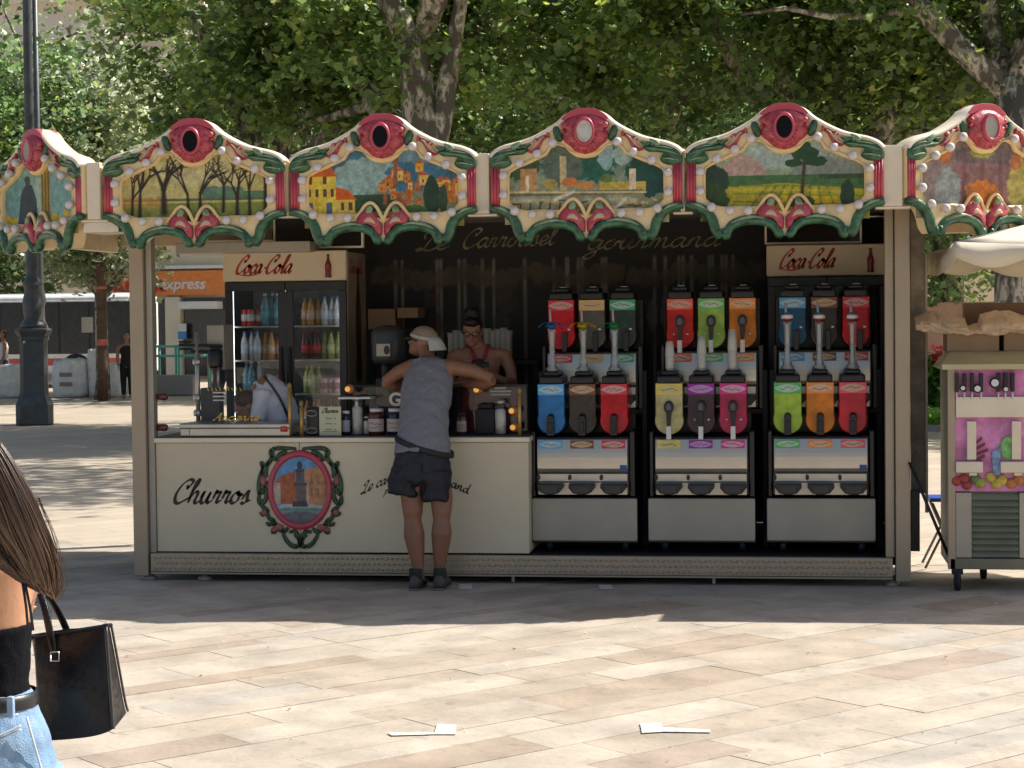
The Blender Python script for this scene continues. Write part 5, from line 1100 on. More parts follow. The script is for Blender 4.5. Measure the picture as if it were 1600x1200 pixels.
for nm, xpx in (('left', 911), ('middle', 1094), ('right', 1281)):
    xc = WX(xpx, YS); z1 = ZL-.003; c = thing('steel_cabinet', '%s steel fronted wheeled cabinet under the slush machines' % nm, 'cabinet', (xc, YS+.3, FZ), group='steel fronted cabinets in a row')
    m = MB(); m.box(xc-.375, xc+.375, YS-.02, YS+.55, WZ(848,YS,xpx), z1); m.build('carcass', M_black, c, bevel=.006)
    m = MB(); rrect(m, xc-.37, xc+.372, WZ(844,YS,xpx), WZ(778,YS,xpx), YS-.045, YS-.021, .012); m.build('door', M_steelp, c, bevel=.004)
    for dx in (-.26, .28):
        m = MB(); mm = Matrix.Translation((xc+dx, YS+.08, FZ+.045)) @ Matrix.Rotation(R(90), 4, 'Y'); m.rings([[mm @ Vector((r_*math.cos(a), r_*math.sin(a), z)) for a in ri[::3]] for r_, z in ((.03,-.02),(.042,-.018),(.042,.018),(.03,.02))]); m.box(xc+dx-.03, xc+dx+.03, YS+.04, YS+.12, FZ+.085, WZ(848,YS,xpx)); m.build('caster', mat('blue caster', (.01,.03,.06), .5), c)
    for sx_ in (-.40, .40):       # rack uprights carrying the upper machine
        pass
    rk = thing('machine_rack', '%s black metal rack carrying the upper slush machine' % nm, 'rack', (xc+.04, YU2+.3, FZ), group='black racks behind the lower machines')
    xu = WX({'left':924,'middle':1111,'right':1288}[nm], YU2)
    for sx_ in (-.37, .38):
        for yy in (YU2+.0, YU2+.52):
            m = MB(); m.box(xu+sx_-.018, xu+sx_+.018, yy-.018, yy+.018, FZ, ZU+.28); m.build('upright', M_blackm, rk, bevel=.003)
    m = MB(); m.box(xu-.35, xu+.36, YU2-.0, YU2+.55, ZU-.03, ZU-.003); m.build('shelf', M_blackm, rk)
# yard glasses with straws
M_clear = glass('clear plastic cup', (.93,.95,.95), .22, .08)
M_frost = mat('frosted white cup', (.52,.51,.47), .4, var=.08)
def yard_glass(px, top, colr, label, ball=False):
    Y = YS+.12; x = WX(px, Y); z0 = ZL+.892; z1 = WZ(top, Y, px); h = z1-z0; t = thing('yard_glass', label, 'plastic cup', (x, Y, z0), group='novelty cups with straws'); m = MB()
    m.lathe([(.052,0),(.05,.006),(.03,.03),(.032,.05),(.020,.09),(.022,.2),(.030,h*.9),(.036,h)], (x,Y,z0), 16); m.build('cup', M_clear, t)
    m = MB(); m.lathe([(.038,0),(.036,.008),(.014,.04),(.011,h*.9)], (x,Y,z0+.004), 12); m.build('inner_stem', M_frost, t)
    m = MB(); m.tube([(x,Y,z1),(x-.008,Y,z1+.05),(x-.012,Y,z1+(.12 if ball else .13))], .0085, 8); m.build('straw', mat('pink white straw' if not ball else 'blue straw', (.55,.42,.40) if not ball else (.30,.42,.5), .4), t)
    if ball:
        for nm, rgb, s0, s1 in (('ball_top', (.10,.18,.26), 1.0, .45), ('ball_middle', (.70,.70,.68), .45, -.25), ('ball_bottom', (.40,.03,.03), -.25, -1.0)):
            r_ = .042; m = MB(); m.lathe([(max(r_*math.sqrt(max(1-s*s,0)), .001), r_*.85*s) for s in [s1+(s0-s1)*k/6 for k in range(7)]], (x,Y,z1+.02), 20); m.build(nm, mat(nm, rgb, .35, coat=.3), t)
    else:
        m = MB(); rr = random.Random(px)
        for k in range(9):
            a = 2*PI*k/9+.2; L = .085+.012*(k % 3); vs = []
            for j in range(5):
                f_ = j/4; w_ = .013*math.sin(PI*(f_*.8+.18)); cx_ = x+math.cos(a)*L*f_; cy_ = Y+math.sin(a)*L*f_; zz = z1+.03+.012*math.sin(PI*f_)-.03*f_*f_+rr.uniform(-.002,.002)
                vs += [(cx_-math.sin(a)*w_, cy_+math.cos(a)*w_, zz), (cx_, cy_, zz+.004), (cx_+math.sin(a)*w_, cy_-math.cos(a)*w_, zz)]
            m.add(vs, [(3*j, 3*j+1, 3*j+4, 3*j+3) for j in range(4)]+[(3*j+1, 3*j+2, 3*j+5, 3*j+4) for j in range(4)])
        m.lathe([(.02,-.01),(.03,.012),(.012,.03)], (x,Y,z1), 12); m.build('palm_leaves', mat('palm '+str(colr), colr, .4), t)
yard_glass(862, 512, (.01,.12,.35), 'clear cup with a blue palm leaf top on the left slush machine'); yard_glass(911, 512, (.50,.36,.02), 'clear cup with a yellow palm leaf top on the left slush machine'); yard_glass(960, 512, (.01,.25,.08), 'clear cup with a green palm leaf top on the left slush machine')
for px, w in ((1230,'leftmost ball topped clear cup on the right slush machine'),(1280,'middle ball topped clear cup on the right slush machine'),(1332,'rightmost ball topped clear cup on the right slush machine')): yard_glass(px, 500, None, w, True)
for px, top_, w in ((1046,533,'shortest stack of white cups on the middle slush machine'),(1096,525,'stack of white cups in the middle on the middle slush machine'),(1144,514,'tallest stack of white cups on the middle slush machine')):
    Y = YS+.12; x = WX(px, Y); z0 = ZL+.892; h = WZ(top_,Y,px)-z0; m = MB(); prof = [(.028,0)]
    n_ = int(h*.45/.012)
    for k in range(n_): prof += [(.030+.0002*k, .01+k*.012), (.0335, .014+k*.012), (.030, .016+k*.012)]
    prof += [(.034, h*.5),(.030,h*.75),(.024,h)]
    m.lathe(prof, (x,Y,z0), 18); tag(m.build('cup_stack', M_frost, loc=(x,Y,z0)), w, 'cup stack', 'stacks of white cups')
M_gu = None
# menu boards and small items
def menu(xa, xb, ya, yb_, Y, label):
    x0, x1 = WX(xa, Y), WX(xb, Y); z0, z1 = WZ(yb_, Y, xa), WZ(ya, Y, xa); t = thing('menu_screen', label, 'screen', ((x0+x1)/2, Y, z0)); m = MB(); m.box(x0, x1, Y+.01, Y+.04, z0, z1); m.build('screen', mat('screen black', (.006,.006,.010), .12), t)
    m = MB(); w_ = .016; m.box(x0-w_, x1+w_, Y, Y+.045, z0-w_, z0); m.box(x0-w_, x0, Y, Y+.045, z0, z1); m.box(x1, x1+w_, Y, Y+.045, z0, z1); m.box(x0-w_, x1+w_, Y, Y+.045, z1, z1+w_); m.build('frame', M_creamw, t, bevel=.002)
menu(432, 566, 325, 386, 14.3, 'black screen with a pale frame above the left drinks fridge'); menu(1199, 1344, 318, 379, 14.7, 'black screen with a pale frame above the right drinks fridge')

# ------------------------------------------------------------------ things on the counter
CZ = 1.031; YC = YF+.2
def cwx(px, Y=YC): return WX(px, Y, 680)
def cz_(py, Y=YC, px=600): return WZ(py, Y, px)
ff = thing('fryer_counter', 'stainless steel fryer box on the left of the counter', 'fryer', (cwx(372), YC+.2, CZ)); x0, x1 = cwx(290), cwx(459)
m = MB(); m.box(x0, x1, YC-.12, YC+.45, CZ, cz_(667)); m.build('housing', M_steel, ff, bevel=.006); m = MB(); m.box(x0-.005, x1+.005, YC-.13, YC+.46, cz_(667)+.001, cz_(660)); m.build('rim', M_steel, ff, bevel=.006)
m = MB(); m.box(x0+.065, x0+.068, YC-.1225, YC-.1205, CZ+.01, cz_(668)); m.build('panel_joint', M_blackm, ff)
m = MB(); m.tube([(cwx(446),YC-.12,cz_(668)),(cwx(456),YC-.12,cz_(668))], .022, 14); m.build('orange_knob', mat('orange red knob', (.5,.06,.02), .3, coat=.4), ff)
sg = thing('glass_screen', 'curved clear glass screen with gold lettering over the fryer', 'glass screen', (cwx(385), YC-.1, CZ+.1)); m = MB(); x0g, x1g = cwx(316), cwx(450)
zb_, zt_ = cz_(659), cz_(583); m.add([(x0g, YC-.10, zb_),(x1g, YC-.10, zb_),(x1g, YC-.08, zt_-.06),(x0g, YC-.08, zt_-.06),(x1g-.02, YC+.0, zt_),(x0g, YC+.0, zt_)], [(0,1,2,3),(3,2,4,5)]); m.build('pane', M_glass, sg)
for tx, pa, pb_, py, h in (('Ancienne', 334, 404, 657, .028),):
    a_ = P3(pa, py, YC-.104); L_ = WX(pb_, YC-.104, py)-a_.x; m = MB(); script(m, tx, h, L_, lambda u, v, d: Vector((a_.x+u, a_.y, a_.z+v)), slant=.3, nib=.2); m.build('gold_lettering', mat('bright gold', (.62,.43,.08), .35, .3), sg)
m = MB(); a_ = P3(324, 606, YC-.086); 
for k in range(9): m.tube([(a_.x+.03*k, a_.y-.005, a_.z+.01*(k % 2)), (a_.x+.012+.03*k, a_.y-.005, a_.z-.022)], .005, 5)
m.build('gold_ornament', MATS['bright gold'], sg)
# churro press behind the screen
pr = thing('churro_press', 'black and chrome churro press at the left end of the kiosk', 'churro press', (cwx(330), YC+.25, CZ)); yy = YC+.28; pz = lambda py: WZ(py, yy, 320); px_ = lambda p: WX(p, yy, 600)
m = MB(); m.tube([(px_(309),yy,CZ),(px_(309),yy,pz(518))], .017, 12); m.build('column', M_steel, pr)
for p_, q_ in ((570,8),(626,9),(650,7)): m = MB(); m.lathe([(.03,0),(.036,.01),(.036,.035),(.03,.045)], (px_(309),yy,pz(p_)), 14); m.build('clamp', M_steel, pr)
m = MB(); m.box(px_(330), px_(344), yy-.03, yy+.05, CZ+.24, pz(543)); m.box(px_(316), px_(346), yy-.05, yy+.06, pz(660), pz(606)); m.build('frame', M_black, pr, bevel=.006)
m = MB(); m.lathe([(.05,0),(.055,.02),(.055,.12),(.04,.14)], (px_(337),yy,pz(575)), 16); m.build('cylinder', M_black, pr)
for p_ in (334, 343): m = MB(); m.tube([(px_(p_),yy-.03,pz(606)),(px_(p_),yy-.03,pz(574))], .011, 8); m.build('rod', M_steel, pr)
for z_ in (534, 545): m = MB(); m.tube([(px_(281),yy,pz(z_)),(px_(300),yy,pz(z_))], .009, 8); m.build('crank_handle', M_black, pr)
m = MB(); m.tube([(px_(281),yy,pz(538.5)),(px_(348),yy,pz(541))], .012, 8); m.tube([(px_(300),yy,pz(549)),(px_(345),yy,pz(549))], .012, 8); m.build('arm', M_blackm, pr)
for k, p_ in enumerate((612, 618, 624)): m = MB(); m.box(px_(336), px_(356), yy-.06, yy-.055, pz(p_+2.2), pz(p_)); m.build('white_mark', M_white, pr)
m = MB(); m.box(px_(321), px_(348), yy+.05, yy+.3, pz(578), pz(508)); tag(m.build('steel_crate', M_alud, loc=(px_(334), yy+.17, pz(578)), bevel=.006), 'small beige metal box behind the churro press', 'box')
# gold poles
for (px, pt, w) in ((459, 597, 'tallest gold pole at the right of the fryer'), (477, 625, 'shorter gold pole beside the black card terminal'), (815, 605, 'gold pole at the right end of the counter')):
    x = cwx(px); t = thing('gold_pole', w, 'pole', (x, YC-.1, CZ)); ph = WZ(pt, YC-.1, px)
    m = MB(); m.lathe([(.014,0),(.014,ph-CZ-.05)], (x,YC-.1,CZ), 10); m.build('shaft', mat('warm brass', (.55,.33,.10), .35, .5), t); m = MB(); m.ell((x,YC-.1,ph-.028), (.018,.018,.026), 10, 7); m.build('finial', mat('old brass', (.28,.22,.10), .5, .3), t)
def jar(px, rgb, label, wd=20, hpx=44, lid=M_white, lab=(.52,.44,.40), txt=True):
    x = cwx(px); h = hpx/223; r_ = wd/223/2; t = thing('spread_jar', label, 'jar', (x, YC, CZ), group='jars on the counter'); m = MB(); m.lathe([(r_*.85,0),(r_,h*.05),(r_*1.05,h*.35),(r_,h*.6),(r_*.8,h*.74)], (x,YC,CZ), 18); m.build('glass', mat('jar '+str(rgb), rgb, .15, coat=.6), t)
    m = MB(); m.lathe([(r_*.85,h*.745),(r_*.85,h*.84)], (x,YC,CZ), 18); m.build('lid', lid, t)
    m = MB(); rs = [[Vector((x+r_*1.08*math.cos(a), YC+r_*1.08*math.sin(a), CZ+zz)) for a in [-PI+.45+(PI-.9)*k/10 for k in range(11)]] for zz in (h*.12, h*.52)]; m.add([p for q in rs for p in q], [(k, k+1, 12+k, 11+k) for k in range(10)]); lb = m.build('label', mat('jar label'+str(lab), lab, .5), t)
    if txt: m = MB(); squig(m, x, YC-r_*1.1, CZ+h*.38, r_*1.5, h*.04, 0, px); squig(m, x, YC-r_*1.1, CZ+h*.25, r_*1.1, h*.03, 0, px+1); m.build('label_print', mat('label ink', (.12,.03,.03), .5), t)
jar(589, (.10,.02,.012), 'dark chocolate spread jar with a white lid left of the customer', 26, 50); jar(618, (.02,.018,.05), 'dark blue jar with a white lid touching the customer', 26, 50); jar(541, (.02,.01,.04), 'narrow dark jar beside the churros price card', 14, 46, lab=(.35,.36,.42), txt=False); jar(722, (.07,.02,.02), 'small dark red jar right of the customer', 16, 42, M_blackm, (.35,.28,.24))
def shaker(px, hp, label, d=18):
    x = cwx(px); h = hp/223; r_ = d/446; t = thing('sugar_jar', label, 'jar', (x, YC+.04, CZ), group='tall sugar jars'); m = MB(); m.lathe([(r_,0),(r_*1.05,.01),(r_*1.02,h*.78),(r_*.8,h*.86)], (x,YC+.04,CZ), 16); m.build('glass', M_glass, t)
    m = MB(); m.lathe([(r_*.9,0),(r_*.94,h*.66),(r_*.5,h*.72)], (x,YC+.04,CZ+.004), 14); m.build('sugar', mat('sugar white', (.60,.60,.52), .9, var=.12, scale=30), t); m = MB(); m.lathe([(r_*.9,h*.87),(r_*.9,h*.97),(r_*.6,h)], (x,YC+.04,CZ), 14); m.build('lid', M_steel, t)
shaker(557, 62, 'tall sugar jar right of the churros price card'); shaker(781, 55, 'tall sugar jar near the right end of the counter', 19); shaker(572, 30, 'short white pot between the sugar jar and the chocolate jar', 12)
# price card
x0, x1 = cwx(503), cwx(537); t = thing('price_card', 'cream card headed Churros with three prices', 'sign', ((x0+x1)/2, YC-.06, CZ)); z1 = cz_(634); m = MB(); m.box(x0, x1, YC-.075, YC-.065, CZ, z1); m.build('card', mat('cream card', (.58,.58,.38), .5), t, bevel=.002)
m = MB(); a_ = Vector((x0+.02, YC-.077, z1-.045)); script(m, 'Churros', .017, x1-x0-.04, lambda u, v, d: Vector((a_.x+u, a_.y, a_.z+v)), slant=.3, nib=.22); m.build('lettering', M_ink, t)
for k in range(3): m = MB(); squig(m, (x0+x1)/2-.01, YC-.077, z1-.085-.038*k, .05, .006, 0, k+40); squig(m, (x0+x1)/2+.035, YC-.077, z1-.085-.038*k, .014, .006, 0, k+50); m.build('price_line', M_ink, t)
m = MB(); m.box(x0+.03, x1-.03, YC-.0768, YC-.0755, CZ+.028, CZ+.031); m.build('rule', M_ink, t)
# mug rack / card terminal (black) and glass case
t = thing('mug_stand', 'black stand with two cup handles beside the price card', 'stand', (cwx(489), YC, CZ)); m = MB(); m.box(cwx(481), cwx(501), YC-.03, YC+.08, CZ, cz_(636)); m.build('body', M_black, t, bevel=.008)
for p_ in (645, 672): m = MB(); q = [(cwx(483)+.04*math.cos(a)+.03, YC-.04, cz_(p_)+.02*math.sin(a)) for a in ri[::4]]; m.tube(q+[q[0]], .005, 6); m.build('handle', M_steelp, t)
gc_ = thing('glass_case', 'low glass display case along the counter behind the jars', 'display case', (cwx(690), YC+.2, CZ)); xg0, xg1 = cwx(545), cwx(822); zt = cz_(603)
m = MB(); m.box(xg0, xg1, YC+.15, YC+.155, CZ, zt-.012); m.build('front_glass', M_glass, gc_); m = MB(); m.box(xg0, xg1, YC+.13, YC+.42, zt-.01, zt); m.build('top_glass', M_glass, gc_)
m = MB(); m.box(xg0, xg1, YC+.125, YC+.137, zt-.012, zt+.003); m.build('front_rail', M_blackm, gc_)
for px, py in ((543,608),(744,609),(799,642),(801,668)):
    x, z = W(px, py, YC-.02); t = thing('amber_lamp', {543:'small amber lamp left end of the glass case',744:'small amber lamp right beside the customer',799:'upper amber lamp by the right gold pole',801:'lower amber lamp by the right gold pole'}[px], 'lamp', (x, YC-.02, z), group='small amber lamps')
    m = MB(); m.ell((x,YC-.02,z), (.020,.010,.020), 14, 8); m.build('bulb', emis('amber glow', (.90,.42,.10), .35), t); m = MB(); m.ell((x+.012,YC+.0,z), (.034,.014,.034), 14, 6); m.build('socket', mat('amber socket', (.35,.14,.03), .4), t)
m = MB(); x0, x1 = cwx(531, YC+.0), cwx(582); m.box(x0, x1, YC-.05, YC+.12, cz_(623), cz_(620)); m.box((x0+x1)/2-.01, (x0+x1)/2+.01, YC+.02, YC+.05, CZ, cz_(623)); tag(m.build('small_tray', M_white, loc=((x0+x1)/2, YC, CZ), bevel=.003), 'small white tray on a stem above the sugar jar', 'tray')
t = thing('blue_sign', 'dark blue sign with a cream letter G partly behind the customer', 'sign', (cwx(625), YC+.1, CZ)); m = MB(); m.box(cwx(604), cwx(650), YC+.10, YC+.115, cz_(650), cz_(605)); m.build('board', mat('navy board', (.02,.03,.09), .4), t); text_obj('letter', 'G', .13, (cwx(614), YC+.098, cz_(626)), M_creamw, t, bold=.004)
m = MB(); m.box(cwx(742), cwx(772), YC+.02, YC+.22, CZ, cz_(640)); m.box(cwx(745), cwx(769), YC+.04, YC+.2, cz_(640), cz_(632)); tag(m.build('black_bin', M_blackm, loc=(cwx(757), YC+.1, CZ), bevel=.01), 'square dark container right of the customer', 'container')
t = thing('receipt_box', 'dark maroon till unit with white paper strips', 'till', (cwx(775), YC+.25, CZ)); m = MB(); m.box(cwx(735), cwx(803), YC+.18, YC+.4, CZ, cz_(608)); m.build('body', mat('maroon plastic', (.06,.012,.025), .5), t, bevel=.01)
for k, (a_, b_, p_) in enumerate(((768,786,609),(761,794,614),(762,793,619))): m = MB(); m.box(cwx(a_), cwx(b_), YC+.172, YC+.179, cz_(p_+1.4), cz_(p_-1.4)); m.build('paper_strip', mat('dim white', (.45,.45,.43), .6), t)
# coffee grinder, boxes and cones at the back
yk = 13.95; kx = lambda p: WX(p, yk, 540); kz = lambda p: WZ(p, yk, 600)
t = thing('coffee_grinder', 'dark coffee grinder with a white label behind the customer', 'grinder', (kx(605), yk, FZ)); m = MB(); m.lathe([(.10,kz(568)),(.12,kz(560)),(.125,kz(520)),(.10,kz(512)),(.04,kz(508))], (kx(606),yk,0), 18); m.build('hopper', mat('charcoal plastic', (.045,.047,.05), .4), t)
m = MB(); m.tube([(kx(601),yk,kz(590)),(kx(601),yk,kz(566))], .03, 10); m.box(kx(588), kx(620), yk-.05, yk+.3, FZ, kz(590)); m.build('body', M_black, t, bevel=.01)
m = MB(); m.box(kx(594), kx(615), yk-.135, yk-.128, kz(556), kz(537)); lb = m.build('label', M_steelp, t); m = MB(); oval(m, kx(610), yk-.1365, kz(546.5), .022, .034); m.build('emblem', M_ink, lb)
M_card = mat('corrugated cardboard', (.36,.24,.14), .8, var=.08, scale=4)
M_card2 = mat('dark cardboard', (.22,.13,.08), .8, var=.08)
for (a_, b_, c_, d_, y_, w) in ((575,618,483,515,14.9,'cardboard box on the back shelf left of the grinder'),(621,653,481,497,14.85,'small cardboard box on the back shelf above the customer')):
    tag(MB().box(WX(a_,y_),WX(b_,y_),y_,y_+.3,WZ(d_,y_,a_),WZ(c_,y_,a_)).build('cardboard_box', M_card, loc=(WX(a_,y_),y_,WZ(d_,y_,a_)), bevel=.005), w, 'box', 'boxes on the back shelf')
bk = thing('back_shelf', 'dark back shelf against the mural wall', 'shelf', (WX(700,15), 15.0, FZ)); m = MB(); m.box(WX(576,14.8), WX(840,14.8), 14.8, 15.40, WZ(570,14.9,700), WZ(564,14.9,700)); m.build('board', M_blackm, bk)
m = MB(); m.box(WX(576,14.8), WX(660,14.8), 14.83, 15.38, WZ(517,14.9,620), WZ(514,14.9,620)); m.build('board', M_blackm, bk)
for p_ in (580, 700, 835): m = MB(); m.box(WX(p_,14.8)-.02, WX(p_,14.8)+.02, 14.83, 14.87, FZ, WZ(517 if p_ < 600 else 570,14.8,p_)); m.build('leg', M_blackm, bk)
for k, (p_, tp_) in enumerate(((705,520),(713,516),(722,518),(761,513),(771,516),(779,514),(787,512),(795,516))):
    x = WX(p_, 14.9); z0 = WZ(564,14.9,700)+.0; z1 = WZ(tp_, 14.9, p_); m = MB(); m.lathe([(.016,0),(.026,.02),(.028,(z1-z0)*.8),(.034,z1-z0)], (x,14.9,z0), 12); tag(m.build('cone_stack', M_frost, loc=(x,14.9,z0)), ['leftmost','second','third','fourth','fifth','sixth','seventh','rightmost'][k]+' of the pale paper cup stacks beside the server', 'cup stack', 'cup stacks beside the server')

# ------------------------------------------------------------------ people
def skinmat(name, rgb): return mat(name, rgb, .5, var=.07, scale=12, bump=.1, bscale=90, stain=((rgb[0]*1.1, rgb[1]*.85, rgb[2]*.8), 7, .3))
def organic(mb, name, mt, parent, vox=.009, smooth=4, world=False):
    o = mb.build(name, mt, parent); md = o.modifiers.new('skin', 'REMESH'); md.mode = 'VOXEL'; md.voxel_size = vox; md.use_smooth_shade = True
    if smooth: s_ = o.modifiers.new('relax', 'SMOOTH'); s_.iterations = smooth; s_.factor = .5
    return o
def wrinkle(o, amt=.006, size=.07):
    tx = bpy.data.textures.new('folds', 'CLOUDS'); tx.noise_scale = size; d = o.modifiers.new('folds', 'DISPLACE'); d.texture = tx; d.strength = amt*2; d.mid_level = .5
XA = (1, 0, 0)
def head(m, c, rz, tilt=0, s=1.0):
    M = Matrix.Translation(c) @ Matrix.Rotation(rz, 4, 'Z') @ Matrix.Rotation(tilt, 4, 'X') @ Matrix.Scale(s, 4)
    def E_(p, r_): 
        rs = []
        for j in range(10):
            t = -PI/2+PI*j/9; rs.append([M @ Vector((p[0]+max(math.cos(t),.01)*math.cos(2*PI*k/14)*r_[0], p[1]+max(math.cos(t),.01)*math.sin(2*PI*k/14)*r_[1], p[2]+math.sin(t)*r_[2])) for k in range(14)])
        m.rings(rs)
    E_((0,.01,.02), (.076,.095,.098)); E_((0,-.03,-.05), (.058,.062,.065)); E_((0,-.072,-.083), (.028,.025,.024)); E_((0,-.097,-.012), (.012,.02,.026)); E_((0,-.105,-.028), (.017,.016,.012))
    E_((0,-.083,-.055), (.026,.014,.009)); E_((0,-.082,.022), (.05,.016,.014))
    for s_ in (-1,1): E_((s_*.077,.012,-.008), (.010,.020,.032)); E_((s_*.03,-.08,.006), (.016,.012,.012))
    return M
def face_bits(M, t, shades=False):
    m = MB()
    for s_ in (-1,1):
        c = M @ Vector((s_*.031, -.0895, .004)); m.ell(c, (.0125,.009,.008), 10, 7)
    m.build('eye', mat('eye white', (.6,.58,.55), .2), t); m = MB()
    for s_ in (-1,1): c = M @ Vector((s_*.031, -.0965, .004)); m.ell(c, (.005,.004,.005), 8, 5)
    m.build('pupil', M_black, t); m = MB(); c = M @ Vector((0,-.0975,-.055)); m.ell(c, (.022,.004,.005), 10, 5); m.build('mouth', mat('lips', (.30,.10,.08), .5), t)
def hand(m, w, d, up, s=1.0, curl=.5, side=1):
    d = Vector(d).normalized(); up = Vector(up); up = (up-d*up.dot(d)).normalized(); l = d.cross(up); w = Vector(w)
    pc = w+d*.045*s; Mx = Matrix((l, d, up)).transposed(); m.ell(pc, (.040*s,.052*s,.016*s), 12, 8, M=Mx)
    for i, (o_, L) in enumerate(((-.030,.062),(-.010,.078),(.011,.072),(.031,.056))):
        p = w+d*.082*s+l*o_*s; pts = [w+d*.05*s+l*o_*.8*s, p]; dd = d.copy()
        for j in range(3): dd = (dd-up*curl*(.35+.25*j)).normalized(); p = p+dd*L*s/2.6; pts.append(p)
        m.tube(pts, [.0105*s,.0100*s,.0092*s,.0085*s,.007*s], 8)
    p = w+d*.02*s+l*side*.03*s; pts = [p]; dd = (d+l*side*.9-up*.2).normalized()
    for j in range(3): p = p+dd*.03*s; pts.append(p); dd = (dd+d*.4-up*curl*.3).normalized()
    m.tube(pts, [.015*s,.013*s,.011*s,.008*s], 8)
SK1 = skinmat('tanned skin', (.26,.12,.068)); SK2 = skinmat('warm skin', (.34,.165,.10)); SK3 = skinmat('light tanned skin', (.52,.27,.16))
# --- customer in grey tank top
mn = thing('person', 'man in grey tank top and navy shorts leaning on the counter, seen from behind', 'person', (WX(672,12.95,900), 12.95, 0))
b = MB()
b.tube([P3(662,758,12.99), P3(662,715,13.0), P3(662,680,13.05), P3(665,640,13.14), P3(668,605,13.24), P3(670,582,13.30), P3(671,568,13.33), P3(670,560,13.35)],
       [(.15,.11),(.165,.12),(.15,.105),(.15,.105),(.168,.11),(.172,.10),(.13,.085),(.06,.05)], 20, ref=XA)
hc = P3(660,534,13.46); 
b.tube([P3(671,570,13.33), P3(667,555,13.39), P3(663,540,13.45)], [.062,.056,.055], 12)
HM = head(b, hc, -R(112), R(-12))
for sx_, pts, rr in ((-1, [(668,573,13.31),(645,573,13.31),(622,582,13.30),(601,597,13.31)], [.05,.06,.05,.040]), (1, [(680,573,13.31),(704,573,13.31),(738,579,13.32),(769,592,13.34)], [.05,.06,.052,.042])):
    b.tube([P3(*p) for p in pts], rr, 12)
b.tube([P3(601,597,13.31), P3(612,602,13.36), P3(630,601,13.46), P3(640,598,13.50)], [.042,.045,.036,.026], 12); hand(b, P3(640,598,13.50), (.8,.5,.1), (0,-.2,1), 1, .7, -1)
b.tube([P3(770,593,13.34), P3(756,599,13.38), P3(732,599,13.46), P3(722,597,13.50)], [.043,.047,.038,.027], 12); hand(b, P3(722,597,13.50), (-.8,.5,.15), (0,-.2,1), 1, .7, 1)
for pts, rr in (([(646,745,12.99),(644,775,12.97),(645,800,12.95),(645,812,12.95),(647,835,12.93),(651,865,12.93),(654,890,12.92),(654,905,12.92)], [.09,.082,.070,.060,.074,.056,.039,.044]),
                ([(682,745,13.0),(690,780,12.98),(690,800,12.96),(690,812,12.96),(690,833,12.94),(688,865,12.95),(687,888,12.95),(687,903,12.95)], [.09,.080,.069,.059,.073,.054,.039,.044])):
    b.tube([P3(*p) for p in pts], rr, 14)
b.ell(P3(653,908,12.97), (.038,.10,.035)); b.ell(P3(688,906,13.0), (.038,.10,.035))
organic(b, 'body', SK1, mn, .0085, 5)
tk = MB()
tk.tube([P3(660,712,12.99), P3(661,690,13.02), P3(661,672,13.06), P3(664,640,13.14), P3(667,612,13.225), P3(669,592,13.28), P3(671,578,13.32), P3(672,569,13.345)],
       [(.204,.148),(.190,.137),(.178,.129),(.172,.128),(.184,.130),(.176,.124),(.160,.118),(.150,.105)], 24, ref=XA)
o = organic(tk, 'tank_top', mat('grey knit', (.20,.205,.22), .9, var=.04, scale=20, bump=.35, bscale=140), mn, .009, 3); wrinkle(o, .013, .075)
m = MB()
for s_, pa in ((-1, ((650,579),(652,569),(655,562))), (1, ((692,579),(690,569),(688,563)))):
    m.tube([P3(p[0], p[1], 13.24+.02*i) for i, p in enumerate(pa)]+[P3(pa[-1][0], pa[-1][1]+2, 13.36)], [(.026,.012)]*4, 8, ref=XA)
m.build('shoulder_strap', MATS['grey knit'], mn)
m = MB(); m.tube([P3(x_,y_,12.832 if False else 12.85) for x_, y_ in catmull([(658,722),(660,745),(662,765)], 4)], .003, 5); m.build('back_seam', mat('navy seam', (.008,.010,.018), .8), mn)
m = MB(); q = [P3(x_, y_, 13.17+.0022*(600-y_)) for x_, y_ in catmull([(652,566),(660,572),(671,575),(682,572),(690,566)], 4)]; m.tube(q, [(.005,.003)]*len(q), 6); m.build('neck_piping', MATS['grey knit'], mn)
m = MB(); m.ell(HM @ Vector((0,.06,-.045)) if 'HM' in globals() else (0,0,0), (.05,.045,.045)); m.build('nape_hair', mat('grey brown hair', (.16,.12,.09), .8, bump=.8, bscale=90), mn)
# slanting waist strap
m = MB(); rs = []
for dz_, g_ in ((-.021,.0),(-.018,.010),(.016,.010),(.020,.0)):
    c = P3(663,697,13.01); rs.append([Vector((c.x+(.196+g_)*math.cos(a), c.y+(.148+g_)*math.sin(a), c.z+dz_-.062*math.cos(a)+.01*math.sin(a))) for a in ri])
m.rings(rs, caps=False); m.build('waist_strap', M_blackm, mn)
sh = MB(); sh.tube([P3(659,704,12.99), P3(659,722,12.99), P3(658,745,12.99), P3(658,757,12.99)], [(.183,.135),(.197,.144),(.208,.15),(.205,.14)], 24, ref=(1,0,-.1))
for pts, rr in (([(637,735,12.99),(633,755,12.97),(630,774,12.96)], [(.115,.135),(.112,.125),(.110,.12)]), ([(680,738,12.99),(681,760,12.98),(681,783,12.97)], [(.115,.135),(.11,.125),(.108,.12)])): sh.tube([P3(*p) for p in pts], rr, 18, ref=XA)
o = organic(sh, 'shorts', mat('navy nylon', (.007,.009,.017), .6, var=.15, scale=6, bump=.3, bscale=18), mn, .010, 2); wrinkle(o, .018, .07)
